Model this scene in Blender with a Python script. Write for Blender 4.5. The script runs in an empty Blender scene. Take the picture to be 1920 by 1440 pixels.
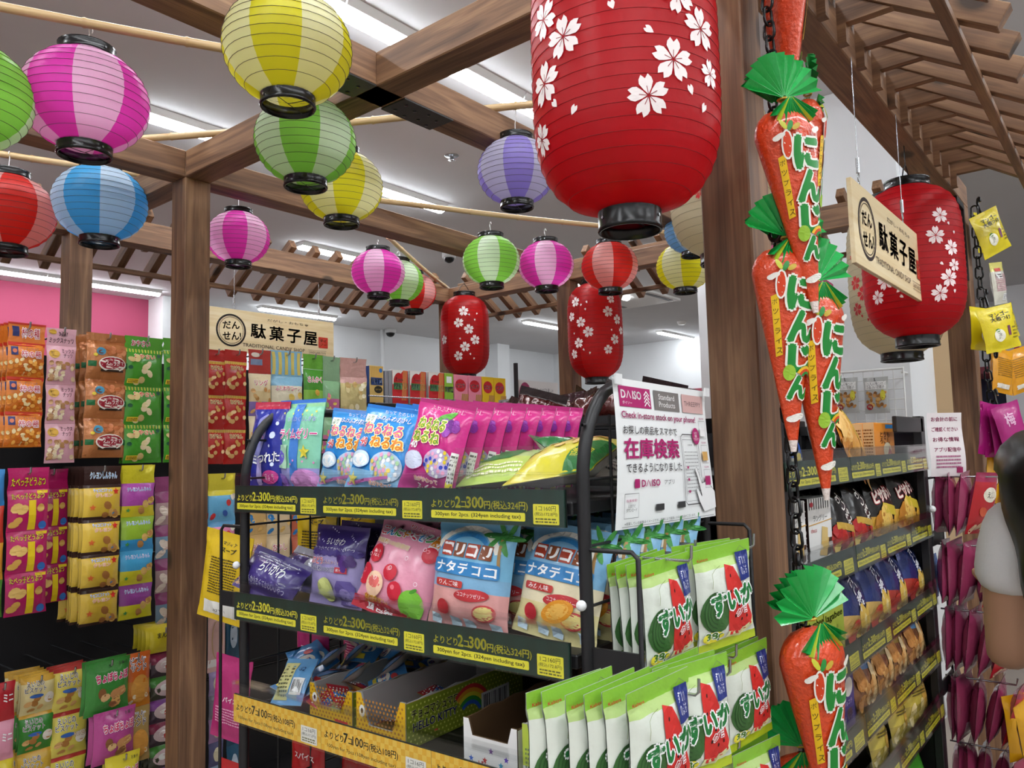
import bpy, bmesh, math, random
from mathutils import Vector, Matrix, noise
from mathutils.geometry import tessellate_polygon
random.seed(7)
SC = bpy.context.scene
COL = SC.collection
# ---------------------------------------------------------------- camera
F, CX, CY = 1452.0, 960.0, 720.0
PITCH, ROLL, YAW = math.radians(4.876), math.radians(-1.42), math.radians(39.2)
CZ = 1.5
_f0 = Vector((math.cos(YAW), math.sin(YAW), 0)); _up = Vector((0, 0, 1)); _r0 = _f0.cross(_up)
FW = _f0*math.cos(PITCH) + _up*math.sin(PITCH); _u = _r0.cross(FW)
RT = _r0*math.cos(ROLL) + _u*math.sin(ROLL); UP = -_r0*math.sin(ROLL) + _u*math.cos(ROLL)
CAMP = Vector((0, 0, CZ))
cam_data = bpy.data.cameras.new('camera'); cam = bpy.data.objects.new('camera', cam_data); COL.objects.link(cam)
cam_data.sensor_width = 36; cam_data.sensor_fit = 'HORIZONTAL'; cam_data.lens = F/1920*36; cam_data.clip_start = .02
cam.matrix_world = Matrix(((RT.x, UP.x, -FW.x, 0), (RT.y, UP.y, -FW.y, 0), (RT.z, UP.z, -FW.z, CZ), (0, 0, 0, 1)))
SC.camera = cam
# ---------------------------------------------------------------- world, exposure (the light itself comes from the ceiling tubes)
W = bpy.data.worlds.new('world'); SC.world = W; W.use_nodes = True
W.node_tree.nodes['Background'].inputs[0].default_value = (.9, .93, 1, 1)
W.node_tree.nodes['Background'].inputs[1].default_value = .05
TUBE = 21.0
SC.view_settings.view_transform = 'Standard'; SC.view_settings.look = 'None'
SC.view_settings.gamma = 1; SC.view_settings.use_curve_mapping = False
SC.view_settings.exposure = 0.8
cy = SC.cycles; cy.max_bounces = 6; cy.diffuse_bounces = 3; cy.glossy_bounces = 3; cy.transmission_bounces = 4; cy.transparent_max_bounces = 10
cy.caustics_reflective = False; cy.caustics_refractive = False; cy.use_adaptive_sampling = True; cy.adaptive_threshold = .06; cy.use_denoising = True
# ---------------------------------------------------------------- measuring helpers: a sight line cut with a real plane
def ray(x, y): return FW + RT*((x-CX)/F) - UP*((y-CY)/F)
def atX(x, y, X): d = ray(x, y); return CAMP + d*(X/d.x)
def atY(x, y, Y): d = ray(x, y); return CAMP + d*(Y/d.y)
def atZ(x, y, Z): d = ray(x, y); return CAMP + d*((Z-CZ)/d.z)
def atD(x, y, D): return CAMP + ray(x, y)*D
# ---------------------------------------------------------------- colours
def lin(c):
    return c/12.92 if c <= .04045 else ((c+.055)/1.055)**2.4
_hc = {}
def H(s):
    if not isinstance(s, str): return s
    if s not in _hc: _hc[s] = tuple(lin(int(s[i:i+2], 16)/255) for i in (0, 2, 4))+(1.0,)
    return _hc[s]
# ---------------------------------------------------------------- mesh builder
class MB:
    def __init__(s): s.v = []; s.f = []; s.c = []; s.sm = []
    def add(s, vs, fs, col, smooth=False):
        n = len(s.v); s.v.extend(tuple(p) for p in vs); c = H(col)
        for f in fs: s.f.append(tuple(i+n for i in f)); s.c.append(c); s.sm.append(smooth)
    def box(s, x0, x1, y0, y1, z0, z1, col='808080'):
        s.add([(x, y, z) for x in (x0, x1) for y in (y0, y1) for z in (z0, z1)],
              [(0, 1, 3, 2), (4, 6, 7, 5), (0, 4, 5, 1), (2, 3, 7, 6), (0, 2, 6, 4), (1, 5, 7, 3)], col); return s
    def bbox(s, x0, x1, y0, y1, z0, z1, b, col='808080'):
        # box with chamfered edges
        bm = bmesh.new(); bmesh.ops.create_cube(bm, size=1)
        for v in bm.verts: v.co = Vector(((x0+x1)/2+v.co.x*(x1-x0), (y0+y1)/2+v.co.y*(y1-y0), (z0+z1)/2+v.co.z*(z1-z0)))
        bmesh.ops.bevel(bm, geom=bm.edges[:], offset=b, segments=1, affect='EDGES')
        s.add([v.co for v in bm.verts], [[v.index for v in f.verts] for f in bm.faces], col); bm.free(); return s
    def prism(s, poly, a0, a1, col, axis=1, smooth=False):
        # polygon in the plane normal to axis, extruded a0..a1
        def P(p, a): q = [p[0], p[1]]; q.insert(axis, a); return q
        n = len(poly); vs = [P(p, a0) for p in poly]+[P(p, a1) for p in poly]
        tri = tessellate_polygon([[Vector((p[0], p[1], 0)) for p in poly]])
        s.add(vs, [t for t in tri]+[tuple(n+i for i in reversed(t)) for t in tri], col)
        s.add(vs, [(i, (i+1) % n, n+(i+1) % n, n+i) for i in range(n)], col, smooth); return s
    def tube(s, path, r, n=6, col='808080', smooth=True, closed=False, cap=True):
        path = [Vector(p) for p in path]; m = len(path); rings = []
        up = Vector((0, 0, 1)); prev = None
        for i in range(m):
            if closed: t = path[(i+1) % m]-path[i-1]
            else: t = path[min(i+1, m-1)]-path[max(i-1, 0)]
            t.normalize()
            if prev is None:
                a = t.cross(up)
                if a.length < .05: a = t.cross(Vector((1, 0, 0)))
            else: a = prev-t*prev.dot(t)
            a.normalize(); prev = a; b = t.cross(a)
            rr = r[i] if isinstance(r, (list, tuple)) else r
            rings.append([path[i]+(a*math.cos(k*2*math.pi/n)+b*math.sin(k*2*math.pi/n))*rr for k in range(n)])
        vs = [p for q in rings for p in q]; fs = []
        for i in range(m if closed else m-1):
            j = (i+1) % m
            for k in range(n): fs.append((i*n+k, i*n+(k+1) % n, j*n+(k+1) % n, j*n+k))
        s.add(vs, fs, col, smooth)
        if cap and not closed: s.add(rings[0]+rings[-1], [tuple(range(n)), tuple(range(2*n-1, n-1, -1))], col)
        return s
    def lathe(s, prof, n=24, col='808080', smooth=True, cx=0, cy=0, closed=False):
        m = len(prof); vs = []
        for r, z in prof:
            for k in range(n): a = 2*math.pi*k/n; vs.append((cx+r*math.cos(a), cy+r*math.sin(a), z))
        fs = []
        for i in range(m if closed else m-1):
            j = (i+1) % m
            for k in range(n): fs.append((i*n+k, i*n+(k+1) % n, j*n+(k+1) % n, j*n+k))
        s.add(vs, fs, col, smooth); return s
    def ball(s, c, r, col, n=10):
        prof = [(max(1e-5, r*math.sin(math.pi*i/n)), c[2]-r*math.cos(math.pi*i/n)) for i in range(n+1)]
        s.lathe(prof, n+4, col, True, c[0], c[1]); return s
    def mesh(s, name):
        me = bpy.data.meshes.new(name); me.from_pydata(s.v, [], s.f)
        at = me.attributes.new('Col', 'FLOAT_COLOR', 'FACE')
        at.data.foreach_set('color', [x for c in s.c for x in c])
        me.polygons.foreach_set('use_smooth', s.sm); me.update(); return me
    def build(s, name, mat, parent=None, loc=None, rot=None):
        me = s.mesh(name); me.materials.append(M[mat]); return put(name, me, parent, loc, rot)
def put(name, me, parent=None, loc=None, rot=None):
    o = bpy.data.objects.new(name, me); COL.objects.link(o)
    if parent is not None: o.parent = parent
    if loc is not None: o.location = loc
    if rot is not None: o.rotation_euler = rot
    return o
def tag(o, label, cat, group=None):
    o['label'] = label; o['category'] = cat
    if group: o['group'] = group
    return o
def thing(name, label, cat, loc=(0, 0, 0), rot=(0, 0, 0), group=None):
    o = bpy.data.objects.new(name, None); COL.objects.link(o); o.empty_display_size = .05
    o.location = loc; o.rotation_euler = rot; return tag(o, label, cat, group)
def struct(o): o['kind'] = 'structure'; return o
KIDS = {}
def dup(root, label, loc=None, rot=None, group=None, par=None):
    r = root.copy(); COL.objects.link(r); r.parent = par
    if label: r['label'] = label
    if group: r['group'] = group
    if loc is not None: r.location = loc
    if rot is not None: r.rotation_euler = rot
    for ch in [c for c in root.children]:
        c = ch.copy(); COL.objects.link(c); c.parent = r
        for g in [g for g in ch.children]:
            d = g.copy(); COL.objects.link(d); d.parent = c
    return r
ORD = ['first', 'second', 'third', 'fourth', 'fifth', 'sixth', 'seventh', 'eighth', 'ninth', 'tenth', 'eleventh', 'twelfth', 'thirteenth', 'fourteenth']
# ---------------------------------------------------------------- materials
M = {}
def nodes(name):
    m = bpy.data.materials.new(name); m.use_nodes = True; M[name] = m
    nt = m.node_tree; return nt, nt.nodes['Principled BSDF']
def plain(name, col=None, rough=.5, metal=0, spec=.5, coat=0, bump=0, bscale=60, alpha=1, trans=0, ior=1.45, emit=None, es=0, vary=0):
    nt, b = nodes(name); N = nt.nodes; L = nt.links
    b.inputs['Roughness'].default_value = rough; b.inputs['Metallic'].default_value = metal
    b.inputs['Specular IOR Level'].default_value = spec; b.inputs['Coat Weight'].default_value = coat; b.inputs['Coat Roughness'].default_value = .12
    b.inputs['Transmission Weight'].default_value = trans; b.inputs['IOR'].default_value = ior; b.inputs['Alpha'].default_value = alpha
    if col: b.inputs['Base Color'].default_value = H(col); src = None
    else:
        a = N.new('ShaderNodeAttribute'); a.attribute_name = 'Col'; src = a.outputs['Color']
        L.new(src, b.inputs['Base Color'])
    if vary:
        t = N.new('ShaderNodeTexCoord'); nz = N.new('ShaderNodeTexNoise'); nz.inputs['Scale'].default_value = 3; nz.inputs['Detail'].default_value = 6
        L.new(t.outputs['Object'], nz.inputs['Vector'])
        mp = N.new('ShaderNodeMapRange'); mp.inputs[1].default_value = .3; mp.inputs[2].default_value = .7; mp.inputs[3].default_value = 1-vary; mp.inputs[4].default_value = 1+vary
        L.new(nz.outputs[0], mp.inputs[0])
        mx = N.new('ShaderNodeVectorMath'); mx.operation = 'SCALE'
        if src: L.new(src, mx.inputs[0])
        else: mx.inputs[0].default_value = H(col)[:3]
        L.new(mp.outputs[0], mx.inputs['Scale']); L.new(mx.outputs[0], b.inputs['Base Color'])
    if bump:
        t = N.new('ShaderNodeTexCoord'); nz = N.new('ShaderNodeTexNoise'); nz.inputs['Scale'].default_value = bscale; nz.inputs['Detail'].default_value = 3
        L.new(t.outputs['Object'], nz.inputs['Vector'])
        bp = N.new('ShaderNodeBump'); bp.inputs['Strength'].default_value = bump; bp.inputs['Distance'].default_value = .004
        L.new(nz.outputs[0], bp.inputs['Height']); L.new(bp.outputs[0], b.inputs['Normal'])
    if emit: b.inputs['Emission Color'].default_value = H(emit); b.inputs['Emission Strength'].default_value = es
    return nt, b
plain('film', rough=.26, coat=.35, bump=.5, bscale=45)
plain('foil', rough=.2, coat=.5, metal=.25, bump=.7, bscale=55)
plain('paper', rough=.6, bump=.06, bscale=30)
plain('card', rough=.45, bump=.05, bscale=40)
plain('print', rough=.35)
plain('plastic', rough=.3)
plain('black_metal', '1d1c1e', rough=.42, bump=.05, bscale=200)
plain('black_gloss', '111112', rough=.25)
plain('steel', 'b9bcc0', rough=.25, metal=1)
plain('wire_white', 'e8e8e6', rough=.4)
plain('ceiling_paint', 'd6d6d8', rough=.9, vary=.015, bump=.03, bscale=90)
plain('wall_paint', 'eceef0', rough=.8, vary=.01, bump=.03, bscale=90)
plain('pink_paint', 'aa4464', rough=.7, vary=.02, bump=.03, bscale=90)
plain('floor_wood', '9c9085', rough=.45, vary=.08)
plain('navy_paint', '20264a', rough=.5, vary=.03)
plain('skin', 'b58a6e', rough=.5, bump=.05, bscale=120)
plain('cloth', rough=.85, bump=.15, bscale=150)
plain('tube_light', 'ffffff', rough=.5, emit='f6fbff', es=TUBE)
plain('screen', '2040c0', rough=.3, emit='3a62e0', es=1.2)
# clear plastic
nt, b = nodes('clear'); b.inputs['Base Color'].default_value = (1, 1, 1, 1); b.inputs['Roughness'].default_value = .08
b.inputs['Specular IOR Level'].default_value = .6
gl = nt.nodes.new('ShaderNodeBsdfTransparent'); gl.inputs[0].default_value = (.985, .99, .99, 1)
gs = nt.nodes.new('ShaderNodeBsdfGlossy'); gs.inputs['Roughness'].default_value = .08
fr = nt.nodes.new('ShaderNodeLayerWeight'); fr.inputs[0].default_value = .5
pw = nt.nodes.new('ShaderNodeMath'); pw.operation = 'POWER'; pw.inputs[1].default_value = 4; nt.links.new(fr.outputs['Facing'], pw.inputs[0])
ma = nt.nodes.new('ShaderNodeMath'); ma.operation = 'MULTIPLY_ADD'; ma.inputs[1].default_value = .6; ma.inputs[2].default_value = .04
mx = nt.nodes.new('ShaderNodeMixShader'); nt.links.new(pw.outputs[0], ma.inputs[0]); nt.links.new(ma.outputs[0], mx.inputs[0])
nt.links.new(gl.outputs[0], mx.inputs[1]); nt.links.new(gs.outputs[0], mx.inputs[2])
nt.links.new(mx.outputs[0], nt.nodes['Material Output'].inputs[0])
# lantern cloth: thin, lets light through
nt, b = nodes('lantern_cloth'); L = nt.links
a = nt.nodes.new('ShaderNodeAttribute'); a.attribute_name = 'Col'
b.inputs['Roughness'].default_value = .38; L.new(a.outputs['Color'], b.inputs['Base Color'])
tr = nt.nodes.new('ShaderNodeBsdfTranslucent'); L.new(a.outputs['Color'], tr.inputs[0])
mx = nt.nodes.new('ShaderNodeMixShader'); mx.inputs[0].default_value = .62
L.new(b.outputs[0], mx.inputs[1]); L.new(tr.outputs[0], mx.inputs[2]); L.new(mx.outputs[0], nt.nodes['Material Output'].inputs[0])
tc = nt.nodes.new('ShaderNodeTexCoord'); nz = nt.nodes.new('ShaderNodeTexNoise'); nz.inputs['Scale'].default_value = 22; nz.inputs['Detail'].default_value = 4
L.new(tc.outputs['Object'], nz.inputs['Vector']); bp = nt.nodes.new('ShaderNodeBump'); bp.inputs['Strength'].default_value = .35; bp.inputs['Distance'].default_value = .01
L.new(nz.outputs[0], bp.inputs['Height']); L.new(bp.outputs[0], b.inputs['Normal'])
# timber: grain along local x
def wood(name, c0, c1, c2, gs=1.0, knots=True, rough=.6):
    nt, b = nodes(name); N = nt.nodes; L = nt.links
    t = N.new('ShaderNodeTexCoord'); oi = N.new('ShaderNodeObjectInfo')
    rv = N.new('ShaderNodeVectorMath'); rv.operation = 'SCALE'; cb = N.new('ShaderNodeCombineXYZ')
    for i in range(3): L.new(oi.outputs['Random'], cb.inputs[i])
    L.new(cb.outputs[0], rv.inputs[0]); rv.inputs['Scale'].default_value = 37
    ad = N.new('ShaderNodeVectorMath'); ad.operation = 'ADD'; L.new(t.outputs['Object'], ad.inputs[0]); L.new(rv.outputs[0], ad.inputs[1])
    mp = N.new('ShaderNodeMapping'); mp.inputs['Scale'].default_value = (2.2*gs, 26*gs, 26*gs); L.new(ad.outputs[0], mp.inputs['Vector'])
    n1 = N.new('ShaderNodeTexNoise'); n1.inputs['Scale'].default_value = 1; n1.inputs['Detail'].default_value = 6; n1.inputs['Distortion'].default_value = 1.2; L.new(mp.outputs[0], n1.inputs['Vector'])
    m2 = N.new('ShaderNodeMapping'); m2.inputs['Scale'].default_value = (4*gs, 210*gs, 210*gs); L.new(ad.outputs[0], m2.inputs['Vector'])
    n2 = N.new('ShaderNodeTexNoise'); n2.inputs['Scale'].default_value = 1; n2.inputs['Detail'].default_value = 4; L.new(m2.outputs[0], n2.inputs['Vector'])
    sm = N.new('ShaderNodeMath'); sm.operation = 'MULTIPLY_ADD'; sm.inputs[1].default_value = .38; L.new(n2.outputs[0], sm.inputs[0]); L.new(n1.outputs[0], sm.inputs[2])
    cr = N.new('ShaderNodeValToRGB'); e = cr.color_ramp.elements
    e[0].position = .42; e[0].color = H(c0); e[1].position = .95; e[1].color = H(c2); q = e.new(.68); q.color = H(c1)
    L.new(sm.outputs[0], cr.inputs[0]); col = cr.outputs[0]
    if knots:
        m3 = N.new('ShaderNodeMapping'); m3.inputs['Scale'].default_value = (3.6, 6.2, 6.2); L.new(ad.outputs[0], m3.inputs['Vector'])
        vo = N.new('ShaderNodeTexVoronoi'); vo.inputs['Scale'].default_value = 1; L.new(m3.outputs[0], vo.inputs['Vector'])
        r3 = N.new('ShaderNodeMapRange'); r3.inputs[1].default_value = .1; r3.inputs[2].default_value = .18; r3.inputs[3].default_value = .22; r3.inputs[4].default_value = 1
        L.new(vo.outputs['Distance'], r3.inputs[0])
        mm = N.new('ShaderNodeVectorMath'); mm.operation = 'SCALE'; L.new(col, mm.inputs[0]); L.new(r3.outputs[0], mm.inputs['Scale']); col = mm.outputs[0]
    L.new(col, b.inputs['Base Color']); b.inputs['Roughness'].default_value = rough
    bp = N.new('ShaderNodeBump'); bp.inputs['Strength'].default_value = .25; bp.inputs['Distance'].default_value = .002; L.new(sm.outputs[0], bp.inputs['Height']); L.new(bp.outputs[0], b.inputs['Normal'])
wood('timber', '553c2c', '7d5b42', 'a07a59')
wood('sign_wood', 'd8bd8a', 'e3cda0', 'ead9b4', gs=.8, knots=False, rough=.45)
wood('bamboo', 'a8865a', 'c4a577', 'd8bf94', gs=.8, knots=False, rough=.35)
# ---------------------------------------------------------------- text and print
_tc = {}; _tcu = bpy.data.curves.new('t', 'FONT'); _tob = bpy.data.objects.new('t', _tcu); COL.objects.link(_tob)
def glyphs(s, bold=0.0, shear=0.0):
    k = (s, bold, shear)
    if k not in _tc:
        _tcu.body = s; _tcu.resolution_u = 2; _tcu.offset = bold; _tcu.shear = shear; _tcu.align_x = 'CENTER'; _tcu.space_line = .95
        _tob.data = _tcu; bpy.context.view_layer.update()
        me = _tob.to_mesh(); me.calc_loop_triangles()
        vs = [(v.co.x, v.co.y) for v in me.vertices]; ts = [tuple(t.vertices) for t in me.loop_triangles]
        _tob.to_mesh_clear()
        if not vs: vs = [(0, 0)]
        xs = [p[0] for p in vs]; ys = [p[1] for p in vs]
        _tc[k] = (vs, ts, (min(xs), max(xs), min(ys), max(ys)))
    return _tc[k]
class Print:
    """Flat print laid on a surface S(u, v, lift) in metres; collects into a mesh builder."""
    def __init__(s, S, step=.00005, edge=.014, base=0.0): s.S = S; s.mb = MB(); s.n = 1; s.step = step; s.edge = edge; s.base = base
    def tris(s, pts, ts, col, layer=None):
        if layer is None: layer = s.n; s.n += 1
        off = s.base+s.step*layer; E2 = s.edge**2; out = []; pts = list(pts)
        stack = list(ts); mid = {}
        while stack:
            t = stack.pop(); best = 0; bi = 0
            for i in range(3):
                a = pts[t[i]]; b = pts[t[(i+1) % 3]]; d = (a[0]-b[0])**2+(a[1]-b[1])**2
                if d > best: best = d; bi = i
            if best <= E2: out.append(t); continue
            i, j, k = t[bi], t[(bi+1) % 3], t[(bi+2) % 3]; key = (min(i, j), max(i, j))
            if key not in mid:
                mid[key] = len(pts); pts.append(((pts[i][0]+pts[j][0])/2, (pts[i][1]+pts[j][1])/2))
            m = mid[key]; stack.append((i, m, k)); stack.append((m, j, k))
        s.mb.add([s.S(p[0], p[1], off) for p in pts], out, col)
    def poly(s, pts, col, layer=None):
        t = tessellate_polygon([[Vector((p[0], p[1], 0)) for p in pts]])
        if layer is None: layer = s.n; s.n += 1
        ts = []
        for q in t:
            a, b, c = (pts[i] for i in q)
            ar = (b[0]-a[0])*(c[1]-a[1])-(b[1]-a[1])*(c[0]-a[0])
            ts.append(q if ar > 0 else (q[0], q[2], q[1]))
        s.tris(pts, ts, col, layer)
    def rect(s, x0, y0, x1, y1, col, r=0):
        if r:
            pts = []
            for cx, cy, a0 in ((x1-r, y1-r, 0), (x0+r, y1-r, 90), (x0+r, y0+r, 180), (x1-r, y0+r, 270)):
                for k in range(4): a = math.radians(a0+30*k); pts.append((cx+r*math.cos(a), cy+r*math.sin(a)))
            s.poly(pts, col)
        else: s.poly([(x0, y0), (x1, y0), (x1, y1), (x0, y1)], col)
    def ell(s, cx, cy, rx, ry, col, n=20, rot=0):
        c, d = math.cos(rot), math.sin(rot)
        s.poly([(cx+rx*math.cos(2*math.pi*k/n)*c-ry*math.sin(2*math.pi*k/n)*d, cy+rx*math.cos(2*math.pi*k/n)*d+ry*math.sin(2*math.pi*k/n)*c) for k in range(n)], col)
    def ring(s, cx, cy, rx, ry, w, col, n=28):
        pts = [(cx+(rx+q)*math.cos(2*math.pi*k/n), cy+(ry+q)*math.sin(2*math.pi*k/n)) for q in (-w/2, w/2) for k in range(n)]
        ts = []
        for k in range(n): j = (k+1) % n; ts += [(k, n+k, n+j), (k, n+j, j)]
        s.tris(pts, ts, col)
    def arc(s, cx, cy, r, w, a0, a1, col, n=12, sy=1):
        pts = []
        for q in (-w/2, w/2):
            for k in range(n+1): a = math.radians(a0+(a1-a0)*k/n); pts.append((cx+(r+q)*math.cos(a), cy+(r+q)*sy*math.sin(a)))
        ts = []
        for k in range(n): ts += [(k, n+1+k, n+2+k), (k, n+2+k, k+1)]
        s.tris(pts, ts, col)
    def line(s, pts, w, col):
        L_ = []; R_ = []
        for i, p in enumerate(pts):
            a = pts[max(i-1, 0)]; b = pts[min(i+1, len(pts)-1)]; dx, dy = b[0]-a[0], b[1]-a[1]; d = math.hypot(dx, dy) or 1
            L_.append((p[0]-dy/d*w/2, p[1]+dx/d*w/2)); R_.append((p[0]+dy/d*w/2, p[1]-dx/d*w/2))
        n = len(pts); q = R_+L_; ts = []
        for k in range(n-1): ts += [(k, k+1, n+k+1), (k, n+k+1, n+k)]
        s.tris(q, ts, col)
    def text(s, t, cx, cy, h, col, w=None, bold=0.0, out=0.0, ocol='ffffff', rot=0, shear=0, anchor='c'):
        """text fitted to height h (and width w), centred on cx, cy; bold and out are stroke growth and outline in em"""
        vs, ts, (x0, x1, y0, y1) = glyphs(t, 0, shear)
        sy = h/max(y1-y0, 1e-6); sx = sy if w is None else w/max(x1-x0, 1e-6)
        c, d = math.cos(rot), math.sin(rot); ax = {'c': (x0+x1)/2, 'l': x0, 'r': x1}[anchor]; my = (y0+y1)/2
        def lay(dx, dy, cc): s.tris([(cx+(p[0]-ax+dx)*sx*c-(p[1]-my+dy)*sy*d, cy+(p[0]-ax+dx)*sx*d+(p[1]-my+dy)*sy*c) for p in vs], ts, cc, s.n)
        if out:
            r = bold+out
            for k in range(8): lay(r*math.cos(k*math.pi/4), r*math.sin(k*math.pi/4), ocol)
            s.n += 2
        if bold:
            for k in range(6 if bold > .035 else 4): q = 2*math.pi*k/(6 if bold > .035 else 4)+.78; lay(bold*math.cos(q), bold*math.sin(q), col)
        lay(0, 0, col); s.n += 2
    def run(s, segs, x, y, col, sq=1.0, gap=.08):
        """segments (text, em size, bold) set one after another on a baseline y, starting at x"""
        for t, e, bo in segs:
            vs, ts, (x0, x1, y0, y1) = glyphs(t, 0)
            for dx, dy in ((bo, 0), (-bo, 0), (0, bo), (0, -bo)): s.tris([(x+(p[0]-x0+dx)*e*sq, y+(p[1]+dy)*e) for p in vs], ts, col, s.n)
            x += (x1-x0)*e*sq+e*gap*sq
        s.n += 1; return x
    def lines(s, x0, x1, y0, y1, n, col, fill=.5, rag=True):
        """fine print too small to read, as broken rules"""
        st = (y1-y0)/n; rnd = random.Random(n*7+int(abs(x0)*1e5))
        pts = []; ts = []
        for i in range(n):
            y = y1-st*(i+.5); x = x0
            while x < x1-.0005:
                l = rnd.uniform(.002, .007); e = min(x+l, x1)
                b = len(pts); pts += [(x, y-st*fill/2), (e, y-st*fill/2), (e, y+st*fill/2), (x, y+st*fill/2)]; ts += [(b, b+1, b+2), (b, b+2, b+3)]
                x = e+rnd.uniform(.0008, .0016)
        s.tris(pts, ts, col)
    def barcode(s, x0, x1, y0, y1, col='202020', bg='f4f4f2', vert=False):
        s.rect(x0, y0, x1, y1, bg); rnd = random.Random(5); pts = []; ts = []
        a0, a1 = (y0, y1) if vert else (x0, x1); m = (a1-a0)*.08; a = a0+m
        while a < a1-m:
            l = rnd.choice((.01, .02, .03))*(a1-a0)
            b = len(pts)
            if vert: pts += [(x0+(x1-x0)*.12, a), (x1-(x1-x0)*.12, a), (x1-(x1-x0)*.12, a+l), (x0+(x1-x0)*.12, a+l)]
            else: pts += [(a, y0+(y1-y0)*.15), (a+l, y0+(y1-y0)*.15), (a+l, y1-(y1-y0)*.12), (a, y1-(y1-y0)*.12)]
            ts += [(b, b+1, b+2), (b, b+2, b+3)]; a += l+rnd.choice((.015, .025, .035))*(a1-a0)
        s.tris(pts, ts, col)
def flat(u, v, o): return (u, -o, v)      # a flat card facing local -y
# ================================================================ the room
ZC = 3.5
def plane_box(name, x0, x1, y0, y1, z0, z1, mat):
    return struct(MB().box(x0, x1, y0, y1, z0, z1).build(name, mat))
XW0, XW1, YW0, YW1 = -6.0, 13.2, -7.0, 9.62
fl = plane_box('floor', XW0, XW1, YW0, YW1, -.1, 0, 'wall_paint'); fl.data.materials[0] = M['floor_wood']
ce = plane_box('ceiling', XW0, XW1, YW0, YW1, ZC, ZC+.1, 'ceiling_paint')
PKX = atY(278, 600, YW1).x
plane_box('wall_back', XW0, PKX, YW1, YW1+.1, 0, ZC, 'pink_paint')
plane_box('wall_back_white', PKX, XW1, YW1, YW1+.1, 0, ZC, 'wall_paint')
plane_box('wall_front', XW0, XW1, YW0-.1, YW0, 0, ZC, 'wall_paint')
plane_box('wall_left', XW0-.1, XW0, YW0, YW1, 0, ZC, 'wall_paint')
# the far wall is another shop front: white header, red soffit, navy fascia, pale counter zone
for nm, z0, z1, mt, dx in (('wall_far_header', 2.55, ZC, 'wall_paint', 0), ('wall_far_lower', 0, 1.5, 'wall_paint', .25)):
    plane_box(nm, XW1+dx, XW1+dx+.1, YW0, YW1, z0, z1, mt)
plain('soffit_red', 'a04a58', rough=.6); plain('warm_panel', 'c9ab84', rough=.5)
plane_box('trim_soffit', XW1-.01, XW1+1.2, YW0, YW1, 2.45, 2.55, 'soffit_red')
plane_box('wall_far_fascia', XW1+1.2, XW1+1.3, YW0, YW1, 1.9, 2.45, 'navy_paint')
plane_box('wall_far_panel', XW1+1.1, XW1+1.2, YW0, YW1, 0, 1.9, 'warm_panel')
for k, (px, py) in enumerate(((1206, 675), (1292, 666))):
    p = atZ(px, py, 2.44)
    o = MB().lathe([(.001, 2.445), (.055, 2.445), (.075, 2.45)], 16, 'ffffff').build('downlight', 'tube_light', None, (XW1+.55, p.y, 0))
    tag(o, ['round recessed downlight in the red soffit, left one', 'round recessed downlight in the red soffit, right one'][k], 'downlight', 'soffit downlights')
p = atX(1092, 706, XW1+.9)
o = thing('wall_screen', 'small blue lit screen far behind the red cylinder lantern', 'screen', (XW1+.9, p.y, p.z-.2))
MB().box(0, .06, -.45, .45, -.28, .28, '151515').build('casing', 'plastic', o); MB().box(-.01, 0, -.42, .42, -.25, .25, '3050c0').build('display', 'screen', o)
# white wall block beyond the pergola on the right, with the shop's pink chevrons
XR = 4.53
plane_box('wall_right', XR, XR+.62, atX(1700, 600, XR).y, atX(1310, 600, XR).y, 0, ZC, 'wall_paint')
plane_box('wall_right_return', XR+.62, XR+.7, .76, .96, 0, 2.2, 'warm_panel')
plane_box('wall_right_far', XW1-1.2, XW1-1.1, -7, 1.4, 0, ZC, 'wall_paint')
cvp = []
for k, pts in enumerate((((1537, 452), (1560, 468), (1561, 504), (1538, 487)), ((1538, 517), (1562, 533), (1563, 563), (1539, 546)))):
    q = [atX(x, y, XR) for x, y in pts]; yl = q[0].y; w = yl-q[1].y; h = q[0].z-q[3].z; W_ = .34; dz = (q[0].z-q[1].z)/w
    ym = yl+W_-w; mb = MB()      # full chevron, apex left of the carrots
    top = lambda y, a: q[0].z-(yl-y)*dz if False else 0
    apexz = q[1].z+dz*W_; y1 = q[1].y
    P = [(y1, q[1].z), (y1+W_, apexz), (y1+2*W_, q[1].z), (y1+2*W_, q[1].z-h), (y1+W_, apexz-h), (y1, q[1].z-h)]
    mb.prism(P, XR-.004, XR, 'b8356e', axis=0)
    o = mb.build('wall_chevron', 'print'); tag(o, ['upper pink chevron painted on the white wall behind the carrots', 'lower pink chevron painted on the white wall behind the carrots'][k], 'wall sign', 'pink wall chevrons')
# far right pink stripes
for k, (a, b_) in enumerate((((1900, 640), (1925, 662)), ((1890, 668), (1930, 700)))):
    p, q = atX(*a, 11.9), atX(*b_, 11.9); mb = MB()
    mb.prism([(p.y, p.z), (q.y, q.z), (q.y, q.z-.14), (p.y, p.z-.14)], 11.9, 11.95, 'c0306a', axis=0)
    tag(mb.build('wall_stripe', 'print'), ['upper slanting pink stripe on the far wall beside the yellow pouches', 'lower slanting pink stripe on the far wall beside the yellow pouches'][k], 'wall sign', 'pink wall stripes')
# white conduit and pillar
p = atY(717, 640, 9.5)
tag(MB().tube([(p.x, p.y, .02), (p.x, p.y, ZC)], .035, 10, 'e6e8ea').build('conduit_pole', 'plastic'), 'slim white vertical conduit pole in front of the back wall', 'pole')
plane_box('trim_1', 11.0, 11.35, 9.3, 9.62, 0, ZC, 'wall_paint')
plane_box('trim_2', PKX, PKX+.55, 9.25, 9.62, 0, ZC, 'wall_paint')
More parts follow.
